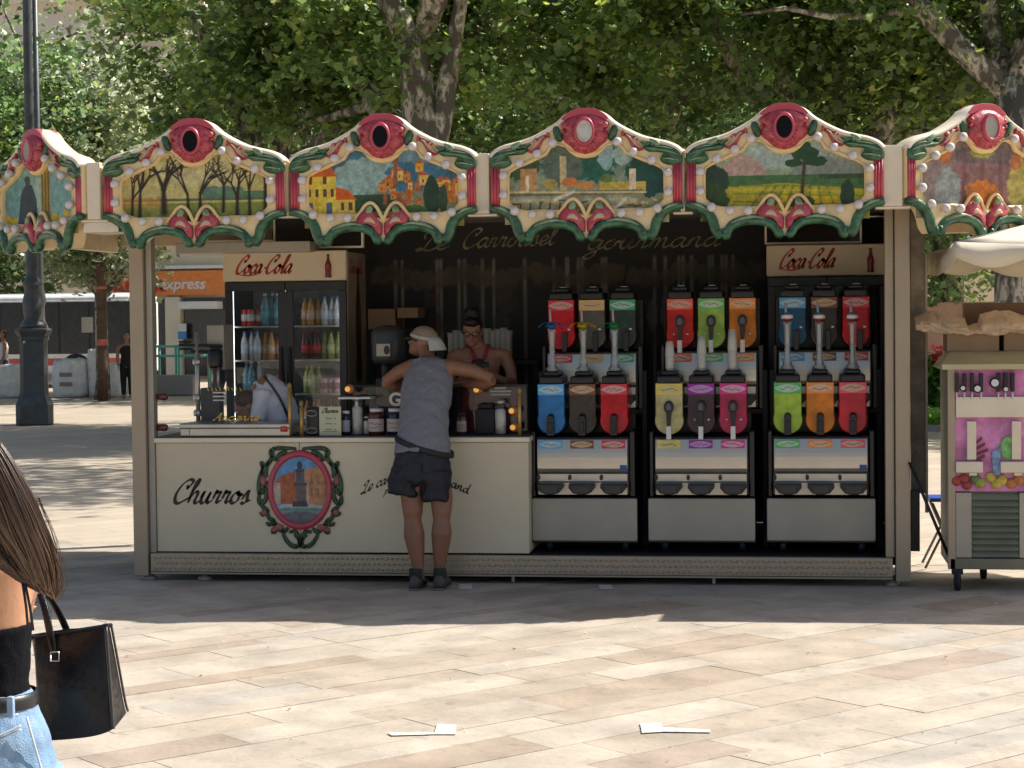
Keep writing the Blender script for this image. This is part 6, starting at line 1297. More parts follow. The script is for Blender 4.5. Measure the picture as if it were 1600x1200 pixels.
for px, py, y_ in ((652,917,12.95),(690,917,12.97)):
    c = Vector((WX(px,y_,py), y_, 0)); z0 = .012; m = MB()
    rs = []
    for (yy, hw, z1) in ((-.13,.025,.05),(-.12,.036,.085),(-.06,.041,.105),(.0,.043,.10),(.08,.049,.075),(.14,.045,.055),(.165,.02,.035)):
        rs.append([Vector((c.x+hw*math.cos(a)*(1.0), c.y+yy, z0+(z1 if math.sin(a) > 0 else .008)*abs(math.sin(a))**.6)) for a in [2*PI*k/14 for k in range(14)]])
    m.rings(rs); s__ = m.build('shoe', mat('brown grey trainer', (.09,.075,.062), .8, var=.3, scale=25), mn)
    m = MB(); m.prismz([(c.x+a, c.y+b_) for a, b_ in ((-.036,-.135),(.036,-.135),(.044,0),(.052,.1),(.03,.17),(-.03,.17),(-.052,.1),(-.044,0))], .0, .016); m.build('sole', mat('trainer sole', (.16,.15,.14), .7), s__, bevel=.004)
    m = MB(); m.lathe([(.043,.075),(.047,.095),(.046,.13),(.042,.145)], (c.x, c.y-.055, 0), 14); m.build('sock', mat('dark sock', (.03,.035,.035), .9), mn)
# cap, hair, sunglasses
m = MB()
def HP(x, y, z): return HM @ Vector((x, y, z))
rs = []
for k in range(8):
    t = PI/2*k/7.0; r_ = math.cos(t); rs.append([HP(.083*max(r_,.02)*math.cos(a), .012+.103*max(r_,.02)*math.sin(a), .035+.082*math.sin(t)) for a in ri[::2]])
m.rings(rs); cap = m.build('cap', mat('khaki cap', (.27,.20,.14), .85, var=.1), mn)
m = MB(); n_ = 9; vs = []
for i in range(n_):
    a = PI/2-.95+1.9*i/(n_-1)
    for j in range(5): f_ = j/4; vs.append(HP(.083*math.cos(a)*(1+.25*f_), .012+.103*math.sin(a)+.085*f_*math.sin(a), .035-.055*f_*f_-.02*f_+.022*(1-abs(2*i/(n_-1)-1)**2)))
m.add(vs+[Vector(p)+Vector((0,0,.005)) for p in vs], [(i*5+j, (i+1)*5+j, (i+1)*5+j+1, i*5+j+1) for i in range(n_-1) for j in range(4)]+[(45+i*5+j, 45+i*5+j+1, 45+(i+1)*5+j+1, 45+(i+1)*5+j) for i in range(n_-1) for j in range(4)])
m.build('cap_peak', mat('pale grey peak', (.40,.41,.37), .7), cap)
m = MB(); q = [HP(.0855*math.cos(a), .012+.106*math.sin(a), .038) for a in ri]; m.tube(q+[q[0]], [(.013,.004)]*49, 8, ref=(0,0,1)); m.build('cap_band', mat('light band', (.42,.40,.34), .7), cap)
m = MB()
for s_ in (-1,1): m.ell(HP(s_*.034,-.093,.008), (.028,.028,.020), 10, 6); m.tube([HP(s_*.062,-.085,.012), HP(s_*.078,-.04,.010), HP(s_*.080,.01,.004)], .0045, 6)
m.build('sunglasses', M_black, mn)
# --- server
sv = thing('person', 'server with a black hair bun, glasses and a red apron behind the counter', 'person', (WX(745,14.1,600), 14.1, FZ)); b = MB(); Y0 = 14.1
b.tube([P3(748,760,Y0), P3(748,690,Y0), P3(748,640,Y0), P3(748,600,Y0), P3(748,565,Y0), P3(748,548,Y0), P3(747,538,Y0)], [(.16,.11),(.17,.12),(.14,.10),(.145,.11),(.165,.11),(.15,.09),(.06,.055)], 20, ref=XA)
b.tube([P3(747,552,Y0), P3(742,530,Y0-.03), P3(738,515,Y0-.04)], [.06,.05,.05], 12)
SM = head(b, P3(737,517,Y0-.06), R(6), R(18), .95)
b.tube([P3(722,552,Y0), P3(709,556,Y0), P3(703,578,Y0-.02), P3(706,602,Y0-.06), P3(722,596,Y0-.2), P3(740,584,Y0-.3)], [.05,.052,.045,.038,.034,.025], 12); hand(b, P3(740,584,Y0-.3), (.5,-.4,.3), (0,-.3,1), .95, .6, 1)
b.tube([P3(776,552,Y0), P3(789,556,Y0), P3(798,578,Y0-.02), P3(801,598,Y0-.06), P3(788,596,Y0-.2), P3(768,586,Y0-.32)], [.05,.054,.046,.040,.034,.025], 12); hand(b, P3(768,586,Y0-.32), (-.6,-.3,.3), (0,-.3,1), .95, .6, -1)
for s_ in (-1,1): b.tube([P3(748+s_*16,740,Y0), P3(748+s_*17,800,Y0), P3(748+s_*17,868,Y0)], [.085,.06,.04], 12); b.ell(P3(748+s_*17,872,Y0-.05), (.04,.11,.035))
organic(b, 'body', SK2, sv, .0085, 4); face_bits(SM, sv)
b = MB(); b.tube([P3(748,592,Y0), P3(748,610,Y0), P3(748,640,Y0), P3(748,690,Y0), P3(748,800,Y0)], [(.155,.122),(.152,.118),(.150,.112),(.18,.13),(.2,.15)], 20, ref=XA); organic(b, 'dark_dress', mat('maroon dress', (.06,.012,.02), .85), sv, .012, 3)
m = MB(); vs = []
for j, (py, hw, dy) in enumerate(((560,.045,.115),(572,.075,.135),(590,.10,.14),(640,.13,.125),(700,.17,.15),(780,.17,.165))):
    for i in range(9): s_ = i/4-1; c = P3(750,py,Y0); vs.append((c.x+hw*s_, c.y-dy*(1-.35*s_*s_)-.012, c.z))
m.add(vs, [(j*9+i, (j+1)*9+i, (j+1)*9+i+1, j*9+i+1) for j in range(5) for i in range(8)], sm=True); ap = m.build('apron', mat('red apron', (.17,.02,.03), .85), sv); sd_ = ap.modifiers.new('thick', 'SOLIDIFY'); sd_.thickness = .006
m = MB()
for px0, px1 in ((743,733),(757,763)): m.tube([P3(px0,562,Y0-.135), P3((px0+px1)/2,550,Y0-.12), P3(px1,541,Y0-.06), P3(px1,538,Y0+.03)], [(.014,.004)]*4, 8, ref=XA)
m.build('apron_strap', mat('bright red strap', (.32,.025,.05), .7), sv)
b = MB(); 
def SP(x,y,z): return SM @ Vector((x,y,z))
b.ell(SP(0,.03,.035), (.083,.094,.092)); b.ell(SP(0,.03,.125), (.062,.058,.058)); b.ell(SP(.02,.04,.16), (.035,.035,.03)); b.ell(SP(0,-.045,.085), (.06,.045,.035)); o = organic(b, 'hair', mat('black hair', (.008,.007,.007), .4, bump=.6, bscale=120), sv, .009, 2); wrinkle(o, .008, .03)
m = MB()
for s_ in (-1,1):
    q = [SP(s_*.034+.026*math.cos(a), -.108, .006+.020*math.sin(a)) for a in ri[::3]]; m.tube(q+[q[0]], .003, 6); m.tube([SP(s_*.06,-.105,.01), SP(s_*.08,-.0,.006)], .003, 6)
m.tube([SP(-.008,-.11,.008), SP(.008,-.11,.008)], .003, 6); m.build('glasses', M_black, sv)
m = MB(); c = P3(753,572,Y0-.33); m.box(c.x-.055, c.x+.055, c.y-.01, c.y+.01, c.z-.032, c.z+.032, M=None); m.ell(c+Vector((.01,-.012,0)), (.03,.012,.026)); tag(m.build('handheld_device', M_black, loc=c, bevel=.008), 'small black device held in the hands of the server', 'device')
# --- bending worker in white shirt
wk = thing('person', 'worker in a white shirt with a black strap bending over the fryer', 'person', (WX(440,13.95,700), 13.95, FZ)); b = MB(); Y0 = 13.95
b.tube([P3(447,790,Y0+.05), P3(446,700,Y0+.05), P3(440,655,Y0), P3(426,618,Y0-.04), P3(408,608,Y0-.08), P3(396,614,Y0-.10)], [(.14,.11),(.15,.12),(.13,.12),(.13,.15),(.10,.12),(.05,.05)], 18, ref=(0,1,0))
WM = head(b, P3(385,634,Y0-.14), -R(70), R(35), .95)
b.tube([P3(412,615,Y0-.16), P3(404,650,Y0-.22), P3(392,672,Y0-.28), P3(380,682,Y0-.34)], [.05,.042,.034,.026], 12); hand(b, P3(380,682,Y0-.34), (-.6,-.4,-.3), (0,0,1), .95, .6)
b.tube([P3(420,615,Y0+.12), P3(425,650,Y0+.1), P3(400,676,Y0), P3(386,684,Y0-.1)], [.05,.042,.034,.026], 12)
for s_ in (-1,1): b.tube([P3(448,770,Y0+.05+s_*.09), P3(446,800,Y0+s_*.1), P3(450,868,Y0+s_*.1)], [.09,.065,.04], 12); b.ell(P3(444,872,Y0+s_*.1), (.1,.04,.035))
organic(b, 'body', SK2, wk, .010, 4); face_bits(WM, wk)
b = MB(); b.tube([P3(447,720,Y0+.05), P3(446,690,Y0+.05), P3(437,652,Y0), P3(424,622,Y0-.04), P3(409,610,Y0-.08), P3(400,612,Y0-.1)], [(.17,.13),(.165,.135),(.16,.145),(.165,.17),(.13,.14),(.07,.07)], 20, ref=(0,1,0))
b.tube([P3(412,612,Y0-.16), P3(406,640,Y0-.2), P3(401,655,Y0-.22)], [.075,.065,.058], 12); b.tube([P3(420,612,Y0+.12), P3(425,645,Y0+.1)], [.07,.06], 12)
o = organic(b, 'white_shirt', mat('white cotton', (.66,.66,.72), .9, var=.03), wk, .011, 3); wrinkle(o, .012, .08)
b = MB(); b.ell(WM @ Vector((0,.02,.045)), (.085,.095,.075)); b.ell(WM @ Vector((0,.06,-.01)), (.07,.06,.07)); organic(b, 'hair', mat('brown hair', (.07,.035,.02), .6, bump=.5, bscale=100), wk, .01, 2)
m = MB(); m.tube([P3(412,588,Y0-.24), P3(424,602,Y0-.225), P3(436,620,Y0-.19), P3(443,634,Y0-.17), P3(452,655,Y0-.14)], [(.011,.006)]*5, 8, ref=XA); m.build('strap', M_black, wk)
# --- passers by far off
def walker(px, Y, h, label, topc, legc, hairc, rz=0, skirt=False, bag=False):
    x = WX(px, Y); t = thing('person', label, 'person', (x, Y, 0), rz); c = Vector((x, Y, 0)); b = MB(); V = lambda a, b_, z: c+Vector((a*h, b_*h, z*h))
    b.tube([V(0,0,.47), V(0,0,.55), V(0,0,.63), V(0,0,.73), V(0,0,.80), V(0,0,.83)], [(.09*h,.06*h),(.088*h,.062*h),(.07*h,.055*h),(.10*h,.062*h),(.095*h,.05*h),(.035*h,.03*h)], 14, ref=XA); b.tube([V(0,0,.81), V(0,0,.87)], .03*h, 10)
    Mh = head(b, V(0,0,.93), 0, 0, h/1.75)
    for s_ in (-1,1):
        b.tube([V(s_*.09,0,.80), V(s_*.125,0,.76), V(s_*.14,-.01,.62), V(s_*.13,-.05,.50)], [.03*h,.032*h,.025*h,.018*h], 9); hand(b, V(s_*.13,-.05,.50), (0,-.2,-1), (s_,0,0), h/1.75, .3, 1)
        b.tube([V(s_*.05,0,.5), V(s_*.055,-.03*s_,.27), V(s_*.055,.05*s_,.05)], [.055*h,.036*h,.022*h], 10); b.ell(V(s_*.055,.05*s_-.03,.02), (.025*h,.06*h,.022*h))
    organic(b, 'body', SK2, t, .012, 3)
    b = MB(); b.tube([V(0,0,.48), V(0,0,.56), V(0,0,.63), V(0,0,.73), V(0,0,.805)], [(.103*h,.075*h),(.098*h,.07*h),(.083*h,.066*h),(.11*h,.075*h),(.08*h,.05*h)], 14, ref=XA); organic(b, 'top', mat('cloth'+str(topc), topc, .85), t, .015, 2)
    b = MB()
    for s_ in (-1,1): b.tube([V(s_*.048,0,.53), V(s_*.055,-.03*s_,.27), V(s_*.055,.05*s_,.06)], [.068*h,.047*h,.036*h], 10)
    organic(b, 'trousers', mat('cloth'+str(legc), legc, .85), t, .015, 2)
    b = MB(); b.ell(Mh @ Vector((0,.03,.04)), (.088*h/1.75,.09*h/1.75,.085*h/1.75)); b.ell(Mh @ Vector((0,.06,-.03)), (.07,.05,.09)); organic(b, 'hair', mat('hair'+str(hairc), hairc, .6), t, .014, 2); return t
walker(197, 45.3, 1.62, 'woman in black top and black trousers walking by the white bags', (.012,.012,.016), (.014,.014,.016), (.04,.02,.015), R(20))
walker(344, 49, 1.7, 'pedestrian in a dark red top beyond the left fridge', (.22,.02,.04), (.03,.04,.08), (.03,.02,.015), R(60))
walker(5, 49, 1.7, 'pedestrian in a white top at the far left by the bus', (.55,.55,.55), (.05,.06,.12), (.03,.02,.015), -R(60))
# --- young woman in the foreground
YW_ = 4.55; Q = lambda px, py, dy=0: P3(px, py, YW_+dy); kq = 655.
wm = thing('person', 'young woman with long brown hair, black camisole and light jeans, seen from behind at left', 'person', (WX(-30,YW_,1100), YW_, 0)); b = MB()
q_ = lambda v: v/kq
b.tube([Q(-28,1215), Q(-28,1160), Q(-32,1110), Q(-36,1060), Q(-40,1000), Q(-44,940), Q(-48,890), Q(-50,862), Q(-50,850)],
       [(q_(112),.13),(q_(110),.125),(q_(88),.105),(q_(80),.095),(q_(88),.10),(q_(100),.105),(q_(108),.10),(q_(85),.08),(q_(40),.055)], 28, ref=XA)
b.tube([Q(-50,870), Q(-52,835,-.0), Q(-54,800,-.01)], [.058,.05,.05], 14)
HW = head(b, Q(-55,745,-.02), PI+R(-25), 0, 1.0)
b.tube([Q(22,892), Q(26,905,.03), Q(24,930,.09), Q(22,960,.17), Q(22,985,.24)], [.05,.062,.052,.046,.04], 16); b.tube([Q(22,985,.24), Q(10,975,.33), Q(0,965,.42), Q(-4,960,.46)], [.042,.04,.03,.024], 14); hand(b, Q(-4,960,.46), (.1,.8,.3), (0,0,1), .95, .7, 1)
b.tube([Q(-125,892), Q(-138,910,.0), Q(-146,990,.02), Q(-140,1060,.1)], [.05,.058,.046,.04], 14); b.tube([Q(-140,1060,.1), Q(-120,1075,.3)], [.042,.026], 12); hand(b, Q(-120,1075,.3), (.2,.8,.0), (0,0,1), .95, .5, 1)
for s_ in (-1,1): b.tube([Q(-28+s_*52,1200), Q(-28+s_*50,1400,.03), Q(-28+s_*46,1560,.0), Q(-28+s_*44,1690,.02)], [.10,.065,.058,.036], 14); b.ell(Q(-28+s_*44,1698,.06), (.04,.11,.03))
organic(b, 'body', SK3, wm, .008, 6); face_bits(HW, wm)
b = MB(); b.tube([Q(-36,1098), Q(-36,1062), Q(-40,1010), Q(-43,992), Q(-44,982)], [(q_(91),.112),(q_(85),.102),(q_(95),.108),(q_(101),.112),(q_(101),.108)], 28, ref=XA)
o = organic(b, 'camisole', mat('black ribbed cotton', (.004,.0045,.007), .95, bump=.3, bscale=160, spec=.15), wm, .006, 2); wrinkle(o, .005, .05)
m = MB()
for x0_, x1_ in ((44,36),(52,40)): m.tube([Q(x0_,985,-.105), Q((x0_+x1_)/2+1,950,-.112), Q(x1_,915,-.105), Q(x1_-8,880,-.06)], [(.0035,.002)]*4, 6, ref=XA)
m.build('camisole_strap', M_blackm, wm)
def denim():
    m = mat('light blue denim', (.20,.33,.50), .85, var=.18, scale=9, bump=.5, bscale=260, stain=((.42,.52,.64), 6, .8)); return m
b = MB(); b.tube([Q(-30,1225), Q(-28,1185), Q(-28,1150), Q(-31,1115), Q(-34,1090), Q(-34,1078)], [(q_(121),.145),(q_(123),.148),(q_(112),.14),(q_(97),.125),(q_(91),.116),(q_(90),.114)], 28, ref=XA)
for s_ in (-1,1): b.tube([Q(-28+s_*56,1200), Q(-28+s_*54,1400,.03), Q(-28+s_*50,1560,.0), Q(-28+s_*46,1680,.02)], [.115,.085,.075,.055], 16)
o = organic(b, 'jeans', denim(), wm, .007, 3); wrinkle(o, .006, .06)
M_st = mat('denim seam', (.45,.50,.55), .8); m = MB()
def on_hip(px, py, off=.152):
    c = Q(px, py); xx = (px+30)/118.; return Vector((c.x, YW_-off*math.sqrt(max(1-xx*xx, .02))-.003, c.z))
for pts in (((-20,1112),(10,1110),(52,1104)), ((-22,1140),(0,1140),(30,1132),(58,1120)), ((-20,1146),(0,1146),(30,1138),(59,1126)), ((62,1110),(72,1150),(80,1200))):
    q = catmull([on_hip(*p, off=.128 if p[1] < 1120 else .150) for p in pts], 6); m.tube(q, [(.004,.0025)]*len(q), 6)
m.build('jeans_seam', M_st, wm)
m = MB(); rs = []
for py, g_ in ((1079,.0),(1080,.006),(1101,.008),(1103,.0)):
    c = Q(-33,py); rs.append([Vector((c.x+(q_(93)+g_)*math.cos(a), c.y+(.118+g_)*math.sin(a), c.z)) for a in ri])
m.rings(rs, caps=False); m.build('belt', M_black, wm)
m = MB()
for px in (4, 44): c = on_hip(px, 1091, .130); m.box(c.x-.008, c.x+.008, c.y-.012, c.y+.004, c.z-.026, c.z+.026)
m.build('belt_loop', denim(), wm, bevel=.003)
# hair: base mass + strands
rh = random.Random(9); A = [(-25,655),(18,715),(52,778),(78,842),(93,900),(88,934)]; B_ = [(-62,690),(-52,738),(-38,780),(-18,822),(14,868),(52,918)]; Cc = [(-110,670),(-118,710),(-116,745),(-102,780),(-86,800),(-66,822)]
def guide(s, dy):
    P_ = [(b_[0]+(a[0]-b_[0])*s, b_[1]+(a[1]-b_[1])*s) for a, b_ in zip(A, B_)]
    return P_
m = MB(); 
for k in range(1150):
    s = rh.random()**.8; if_l = k % 4 == 0
    P_ = guide(s, 0) if not if_l else [(c_[0]+(b_[0]-c_[0])*s, c_[1]+(b_[1]-c_[1])*s) for c_, b_ in zip(Cc, B_)]
    ph = rh.uniform(0, 6.3); am = rh.gauss(0, 3.2); end = min(rh.gauss(.965, .04), 1.03); dyy = -.11-.035*math.sin(PI*min(s,1))+rh.uniform(-.01,.035)
    pts = catmull([(p[0], p[1], 0) for p in P_], 5); n_ = int((len(pts)-1)*min(end, 1)); pts = pts[:n_+1]
    V3 = [Q(p[0]+am*math.sin(i*.42+ph)*i/len(pts), p[1]+rh.uniform(-.5,.5), dyy-.015*math.sin(i*.2)+(.075 if i < 3 else .0)*(1-i/3)) for i, p in enumerate(pts)]
    if end > 1: V3.append(V3[-1]+(V3[-1]-V3[-2])*.6)
    base = np.array((.045,.022,.012)) if rh.random() < .75 else np.array((.10,.055,.03)); tip = np.array((.24,.145,.085))*rh.uniform(.6,1.5); low_s = rh.random() < .45+.3*(1-s)
    cols = []
    for i in range(len(V3)):
        f_ = max(0, (i/len(V3)-.45)/.55) if low_s else max(0, (i/len(V3)-.8)/.4); cols.append(tuple(base*(1-f_)+tip*f_))
    w0 = rh.uniform(.0010,.0028); m.tube(V3, [w0*(1-.6*max(0,(i/len(V3)-.7)/.3)) for i in range(len(V3))], 4, cols=cols)
for k in range(16):
    s = rh.uniform(.95,1.07); P_ = guide(s, 0); pts = catmull([(p[0]+rh.uniform(0,6), p[1], 0) for p in P_[2:]], 5); V3 = [Q(p[0]+3*math.sin(i*.3+k), p[1], -.12) for i, p in enumerate(pts)]; m.tube(V3, .0006, 3, cols=[(.12,.07,.04)]*len(V3))
M_hair = attrmat('brown strand hair', .33); M_hair.node_tree.nodes['Principled BSDF'].inputs['Specular IOR Level'].default_value = .6
hr = m.build('hair', M_hair, wm)
b = MB(); b.tube([Q(-62,690,-.0), Q(-45,745,-.06), Q(-22,800,-.075), Q(10,850,-.085), Q(45,895,-.09), Q(68,922,-.09)], [(.07,.05),(.095,.05),(.095,.04),(.068,.032),(.036,.022),(.015,.012)], 18, ref=(1,0,.5)); b.tube([Q(-62,690,-.02), Q(-90,740,-.06), Q(-98,780,-.08), Q(-94,810,-.08)], [(.07,.06),(.08,.05),(.06,.035),(.03,.02)], 16, ref=XA); b.ell(HW @ Vector((0,.03,.045)), (.092,.10,.092)); b.ell(HW @ Vector((0,.05,-.03)), (.085,.07,.10))
organic(b, 'hair_underlayer', mat('dark brown hair', (.04,.02,.012), .5, bump=.8, bscale=60), hr, .009, 2)
# --- tote bag
YT = 4.92; T = lambda px, py, dy=0: P3(px, py, YT+dy)
bg = thing('tote_bag', 'glossy black leather tote bag hanging from the arm of the woman', 'handbag', tuple(T(120,1060)))
M_lea = mat('glossy black leather', (.006,.006,.007), .36, var=.2, bump=.4, bscale=40, spec=.3, coat=.05)
m = MB(); cols_ = [(50,996,  60,1150),(80,990, 76,1158),(115,984,112,1156),(150,980,150,1151),(166,979,176,1146)]
F = []; Bk = []
fr = [(52,996),(54,1040),(58,1090),(66,1140),(84,1158)]
# front face grid (u across, v down), bulging
def bagpt(u, v, back=0):
    tx0, ty0, tx1, ty1 = 50, 997, 166, 979; bx0_, by0_, bx1_, by1_ = 60, 1160, 178, 1148
    x = (tx0+(tx1-tx0)*u)*(1-v)+(bx0_+(bx1_-bx0_)*u)*v; y = (ty0+(ty1-ty0)*u)*(1-v)+(by0_+(by1_-by0_)*u)*v
    bul = .035*math.sin(PI*u)*math.sin(PI*min(v*1.0,1))*(1 if not back else -1)
    e_ = max(0, (v-.8)/.2); y -= 9*e_*e_*(abs(2*u-1)**3)*(1 if u > .5 else .4)
    if back: return T(x+14*v+ (8 if u > .5 else -4), y-26*v*(1 if u>.5 else .4)-2, .04+.11*v)-Vector((0,bul,0))
    return T(x, y, -.03-.03*v)-Vector((0,bul,0))
nu, nv = 14, 12; rings_ = []
for j in range(nv+1):
    v = j/nv; ring = [bagpt(i/nu, v) for i in range(nu+1)]; bkr = [bagpt(1-i/nu, v, 1) for i in range(nu+1)]
    c0, c1 = ring[-1], bkr[0]; gus = [c0.lerp(c1, f_)-Vector((.018*math.sin(PI*f_)*(1-v),0,0)) for f_ in (.33,.66)]; c2, c3 = bkr[-1], ring[0]; gus2 = [c2.lerp(c3, f_)+Vector((.018*math.sin(PI*f_)*(1-v),0,0)) for f_ in (.33,.66)]
    rings_.append(ring+gus+bkr+gus2)
m.rings(rings_, caps=False); N_ = len(rings_[0]); m.add(rings_[-1], [tuple(range(N_))]); inner_ = [p+Vector((0,0,-.004)) for p in rings_[0]]; m.add([p-Vector((0,0,.05)) for p in rings_[0]], [tuple(range(N_))])
body = m.build('bag_body', M_lea, bg); sb = body.modifiers.new('s', 'SUBSURF'); sb.levels = 1; sb.render_levels = 1
m = MB(); q = rings_[0]; m.tube(q+[q[0]], [(.006,.004)]*(N_+1), 6); m.build('rim_piping', M_lea, bg)
m = MB(); q = [rings_[j][nu] for j in range(nv+1)]; m.tube(q, .0035, 6); q = [rings_[j][nu+3] for j in range(nv+1)]; m.tube(q, .0035, 6); m.build('side_piping', mat('worn black leather edge', (.05,.05,.05), .4), bg)
m = MB(); q = catmull([T(86,1030,-.045), T(80,1000,-.05), T(74,968,-.035), T(68,944,-.02), T(63,928,.0)], 5); m.tube(q, [(.0105,.004)]*len(q), 8, ref=XA); m.build('handle', M_lea, bg)
m = MB(); q = catmull([T(104,984,.05), T(96,966,.045), T(86,948,.03), T(76,934,.01), T(66,926,.0)], 5); m.tube(q, [(.0105,.004)]*len(q), 8, ref=XA); m.build('handle', M_lea, bg)
m = MB(); q = [T(86+a, 1027+b_, -.068) for a, b_ in ((-7,-8),(6,-8),(6,6),(-7,6),(-7,-8))]; m.tube(q, .0022, 6); m.build('buckle', M_steel, bg)

# ------------------------------------------------------------------ drinks cart, boxes, parasol, stool at right
YK = 13.05; c0 = lambda px, Y=YK: WX(px, Y, 700); c1 = lambda py, Y=YK: WZ(py, Y, 1540); XE = c0(1700)
ct = thing('drinks_cart', 'pink fronted cold drinks cart on wheels under the parasol', 'cart', ((c0(1484)+XE)/2, YK+.35, 0)); x0 = c0(1484)
m = MB(); m.box(x0, XE, YK+.05, YK+.75, c1(888), c1(572)); m.build('carcass', mat('olive grey metal', (.20,.19,.14), .5, .2), ct)
m = MB(); m.box(x0-.012, x0+.036, YK, YK+.05, c1(890), c1(572)); m.build('corner_post', M_alu, ct, bevel=.004)
lx0, lx1 = c0(1519), c0(1592); m = MB(); m.box(x0+.038, lx0-.003, YK+.01, YK+.049, c1(872), c1(770)); m.box(lx1+.003, XE, YK+.01, YK+.049, c1(872), c1(770)); m.build('lower_panel', M_alud, ct, bevel=.004); m = MB(); m.box(x0, XE, YK, YK+.049, c1(890), c1(873)); m.build('bottom_rail', MATS['olive grey metal'], ct, bevel=.004)
for k in range(10):
    zt_ = c1(772+k*9.9); zb2 = c1(772+(k+1)*9.9)+.004; m = MB(); m.add([(lx0,YK+.035,zt_),(lx1,YK+.035,zt_),(lx1,YK+.002,zb2),(lx0,YK+.002,zb2),(lx0,YK+.045,zb2),(lx1,YK+.045,zb2)], [(0,3,2,1),(3,4,5,2),(0,1,5,4),(0,4,3),(1,2,5)]); m.build('louvre_slat', mat('louvre green grey', (.22,.24,.17), .5, .2), ct)
M_pink = mat('pink display print', (.62,.20,.44), .45, var=.3, scale=7, stain=((.74,.50,.66), 9, .8))
m = MB(); m.box(x0+.036, XE, YK+.02, YK+.048, c1(768), c1(575)); m.build('display_back', M_pink, ct)
m = MB(); m.box(x0+.04, XE, YK-.005, YK+.018, c1(652), c1(620)); m.build('name_rail', M_creamw, ct, bevel=.003)
for k, px in enumerate((1495,1507,1519,1533,1560,1571,1582)):
    m = MB(); m.box(c0(px)-.012, c0(px)+.012, YK-.03, YK+.019, c1(612), c1(583)); m.build('dispenser_lever', M_black, ct, bevel=.004)
    m = MB(); m.tube([(c0(px),YK-.01,c1(624)),(c0(px),YK-.01,c1(611))], .006, 6); m.build('lever_pin', M_white, ct)
for px, py, r_ in ((1527,607,.028),(1554,598,.034),(1504,606,.02),(1571,608,.02)): 
    m = MB(); q1 = [Vector((c0(px)+r_*math.cos(a), YK-.035, c1(py)+r_*math.sin(a))) for a in ri[::2]]; m.rings([q1, [p+Vector((0,.03,0)) for p in q1]]); g1_ = m.build('gauge', M_black, ct); m = MB(); oval(m, c0(px), YK-.0365, c1(py), r_*.72, r_*.72); m.build('gauge_face', M_white, g1_)
for px in (1518, 1588): m = MB(); m.box(c0(px)-.03, c0(px)+.03, YK-.012, YK+.018, c1(718), c1(658)); m.build('cup_column', M_creamw, ct, bevel=.004)
for px in (1514, 1584): m = MB(); m.box(c0(px)-.088, c0(px)+.088, YK-.03, YK+.018, c1(738), c1(721)); m.box(c0(px)+.0, c0(px)+.05, YK-.02, YK+.018, c1(743), c1(738.3)); m.build('serving_tray', M_creamw, ct, bevel=.004)
m = MB()
for k in range(5): zz = c1(690+9*k); s0_ = .02*abs(k-2); m.prism([(c0(1526),zz-.018),(c0(1544)-s0_,zz+.012),(c0(1544)-s0_,zz+.03),(c0(1526),zz+.0)], YK+.006, YK+.019)
m.build('striped_cone_print', mat('dark raspberry', (.20,.02,.05), .5), ct)
m = MB(); m.prism([(c0(1550),c1(706)),(c0(1564),c1(700)),(c0(1562),c1(742)),(c0(1552),c1(742))], YK+.006, YK+.019); m.build('cup_print', mat('blue cup print', (.22,.36,.55), .5, var=.3, scale=30), ct); m = MB(); m.ell((c0(1576),YK+.012,c1(700)), (.055,.008,.08), 14, 8); m.build('green_ice_print', mat('green ice print', (.22,.5,.16), .5, var=.3, scale=20), ct)
fr_ = [((1494,752),(.36,.05,.04),'red apple'),((1506,748),(.33,.06,.05),'red apple'),((1511,758),(.30,.05,.05),'dark apple'),((1532,755),(.30,.36,.06),'lime'),((1524,748),(.12,.2,.05),'green fruit'),((1548,746),(.55,.42,.06),'lemon'),((1556,756),(.58,.45,.08),'lemon'),((1566,750),(.5,.36,.05),'lemon'),((1580,756),(.50,.18,.04),'orange'),((1592,750),(.5,.2,.05),'orange')]
m = MB()
for i, ((px,py),rgb,nm) in enumerate(fr_):
    m = MB(); m.ell((c0(px),YK+.006,c1(py)), (.034,.016,.034), 12, 8); m.build('fruit_print', mat('fruit '+nm, rgb, .4, var=.2, scale=30), ct)
m = MB(); q = [(x0-.03,YK-.02,c1(574)),(XE,YK-.02,c1(574)),(XE,YK-.02,c1(571)),(x0-.03,YK-.02,c1(571))]
m.add([(x0-.05,YK-.03,c1(577)),(XE,YK-.03,c1(577)),(XE,YK-.03,c1(569)),(x0-.05,YK-.03,c1(569)),(x0+.03,YK+.3,c1(549,YK+.3)),(XE,YK+.3,c1(549,YK+.3)),(XE,YK+.75,c1(549,YK+.3)),(x0+.03,YK+.75,c1(549,YK+.3)),(x0-.05,YK+.75,c1(577)),(XE,YK+.75,c1(577))], [(0,1,2,3),(3,2,5,4),(4,5,6,7),(0,3,4,7,8),(7,6,9,8),(0,8,9,1)]); m.build('lid', mat('pale yellow lid', (.52,.46,.27), .45), ct)
for (px, y_) in ((1496,YK+.03),(1551,YK+.62),(1680,YK+.03)):
    x = c0(px); m = MB(); mm = Matrix.Translation((x, y_, .065)) @ Matrix.Rotation(R(90), 4, 'Y'); m.rings([[mm @ Vector((r_*math.cos(a), r_*math.sin(a), z)) for a in ri[::2]] for r_, z in ((.04,-.022),(.064,-.018),(.064,.018),(.04,.022))]); m.box(x-.035, x+.035, y_-.03, y_+.05, .11, c1(889)); m.build('wheel', M_blackm, ct)
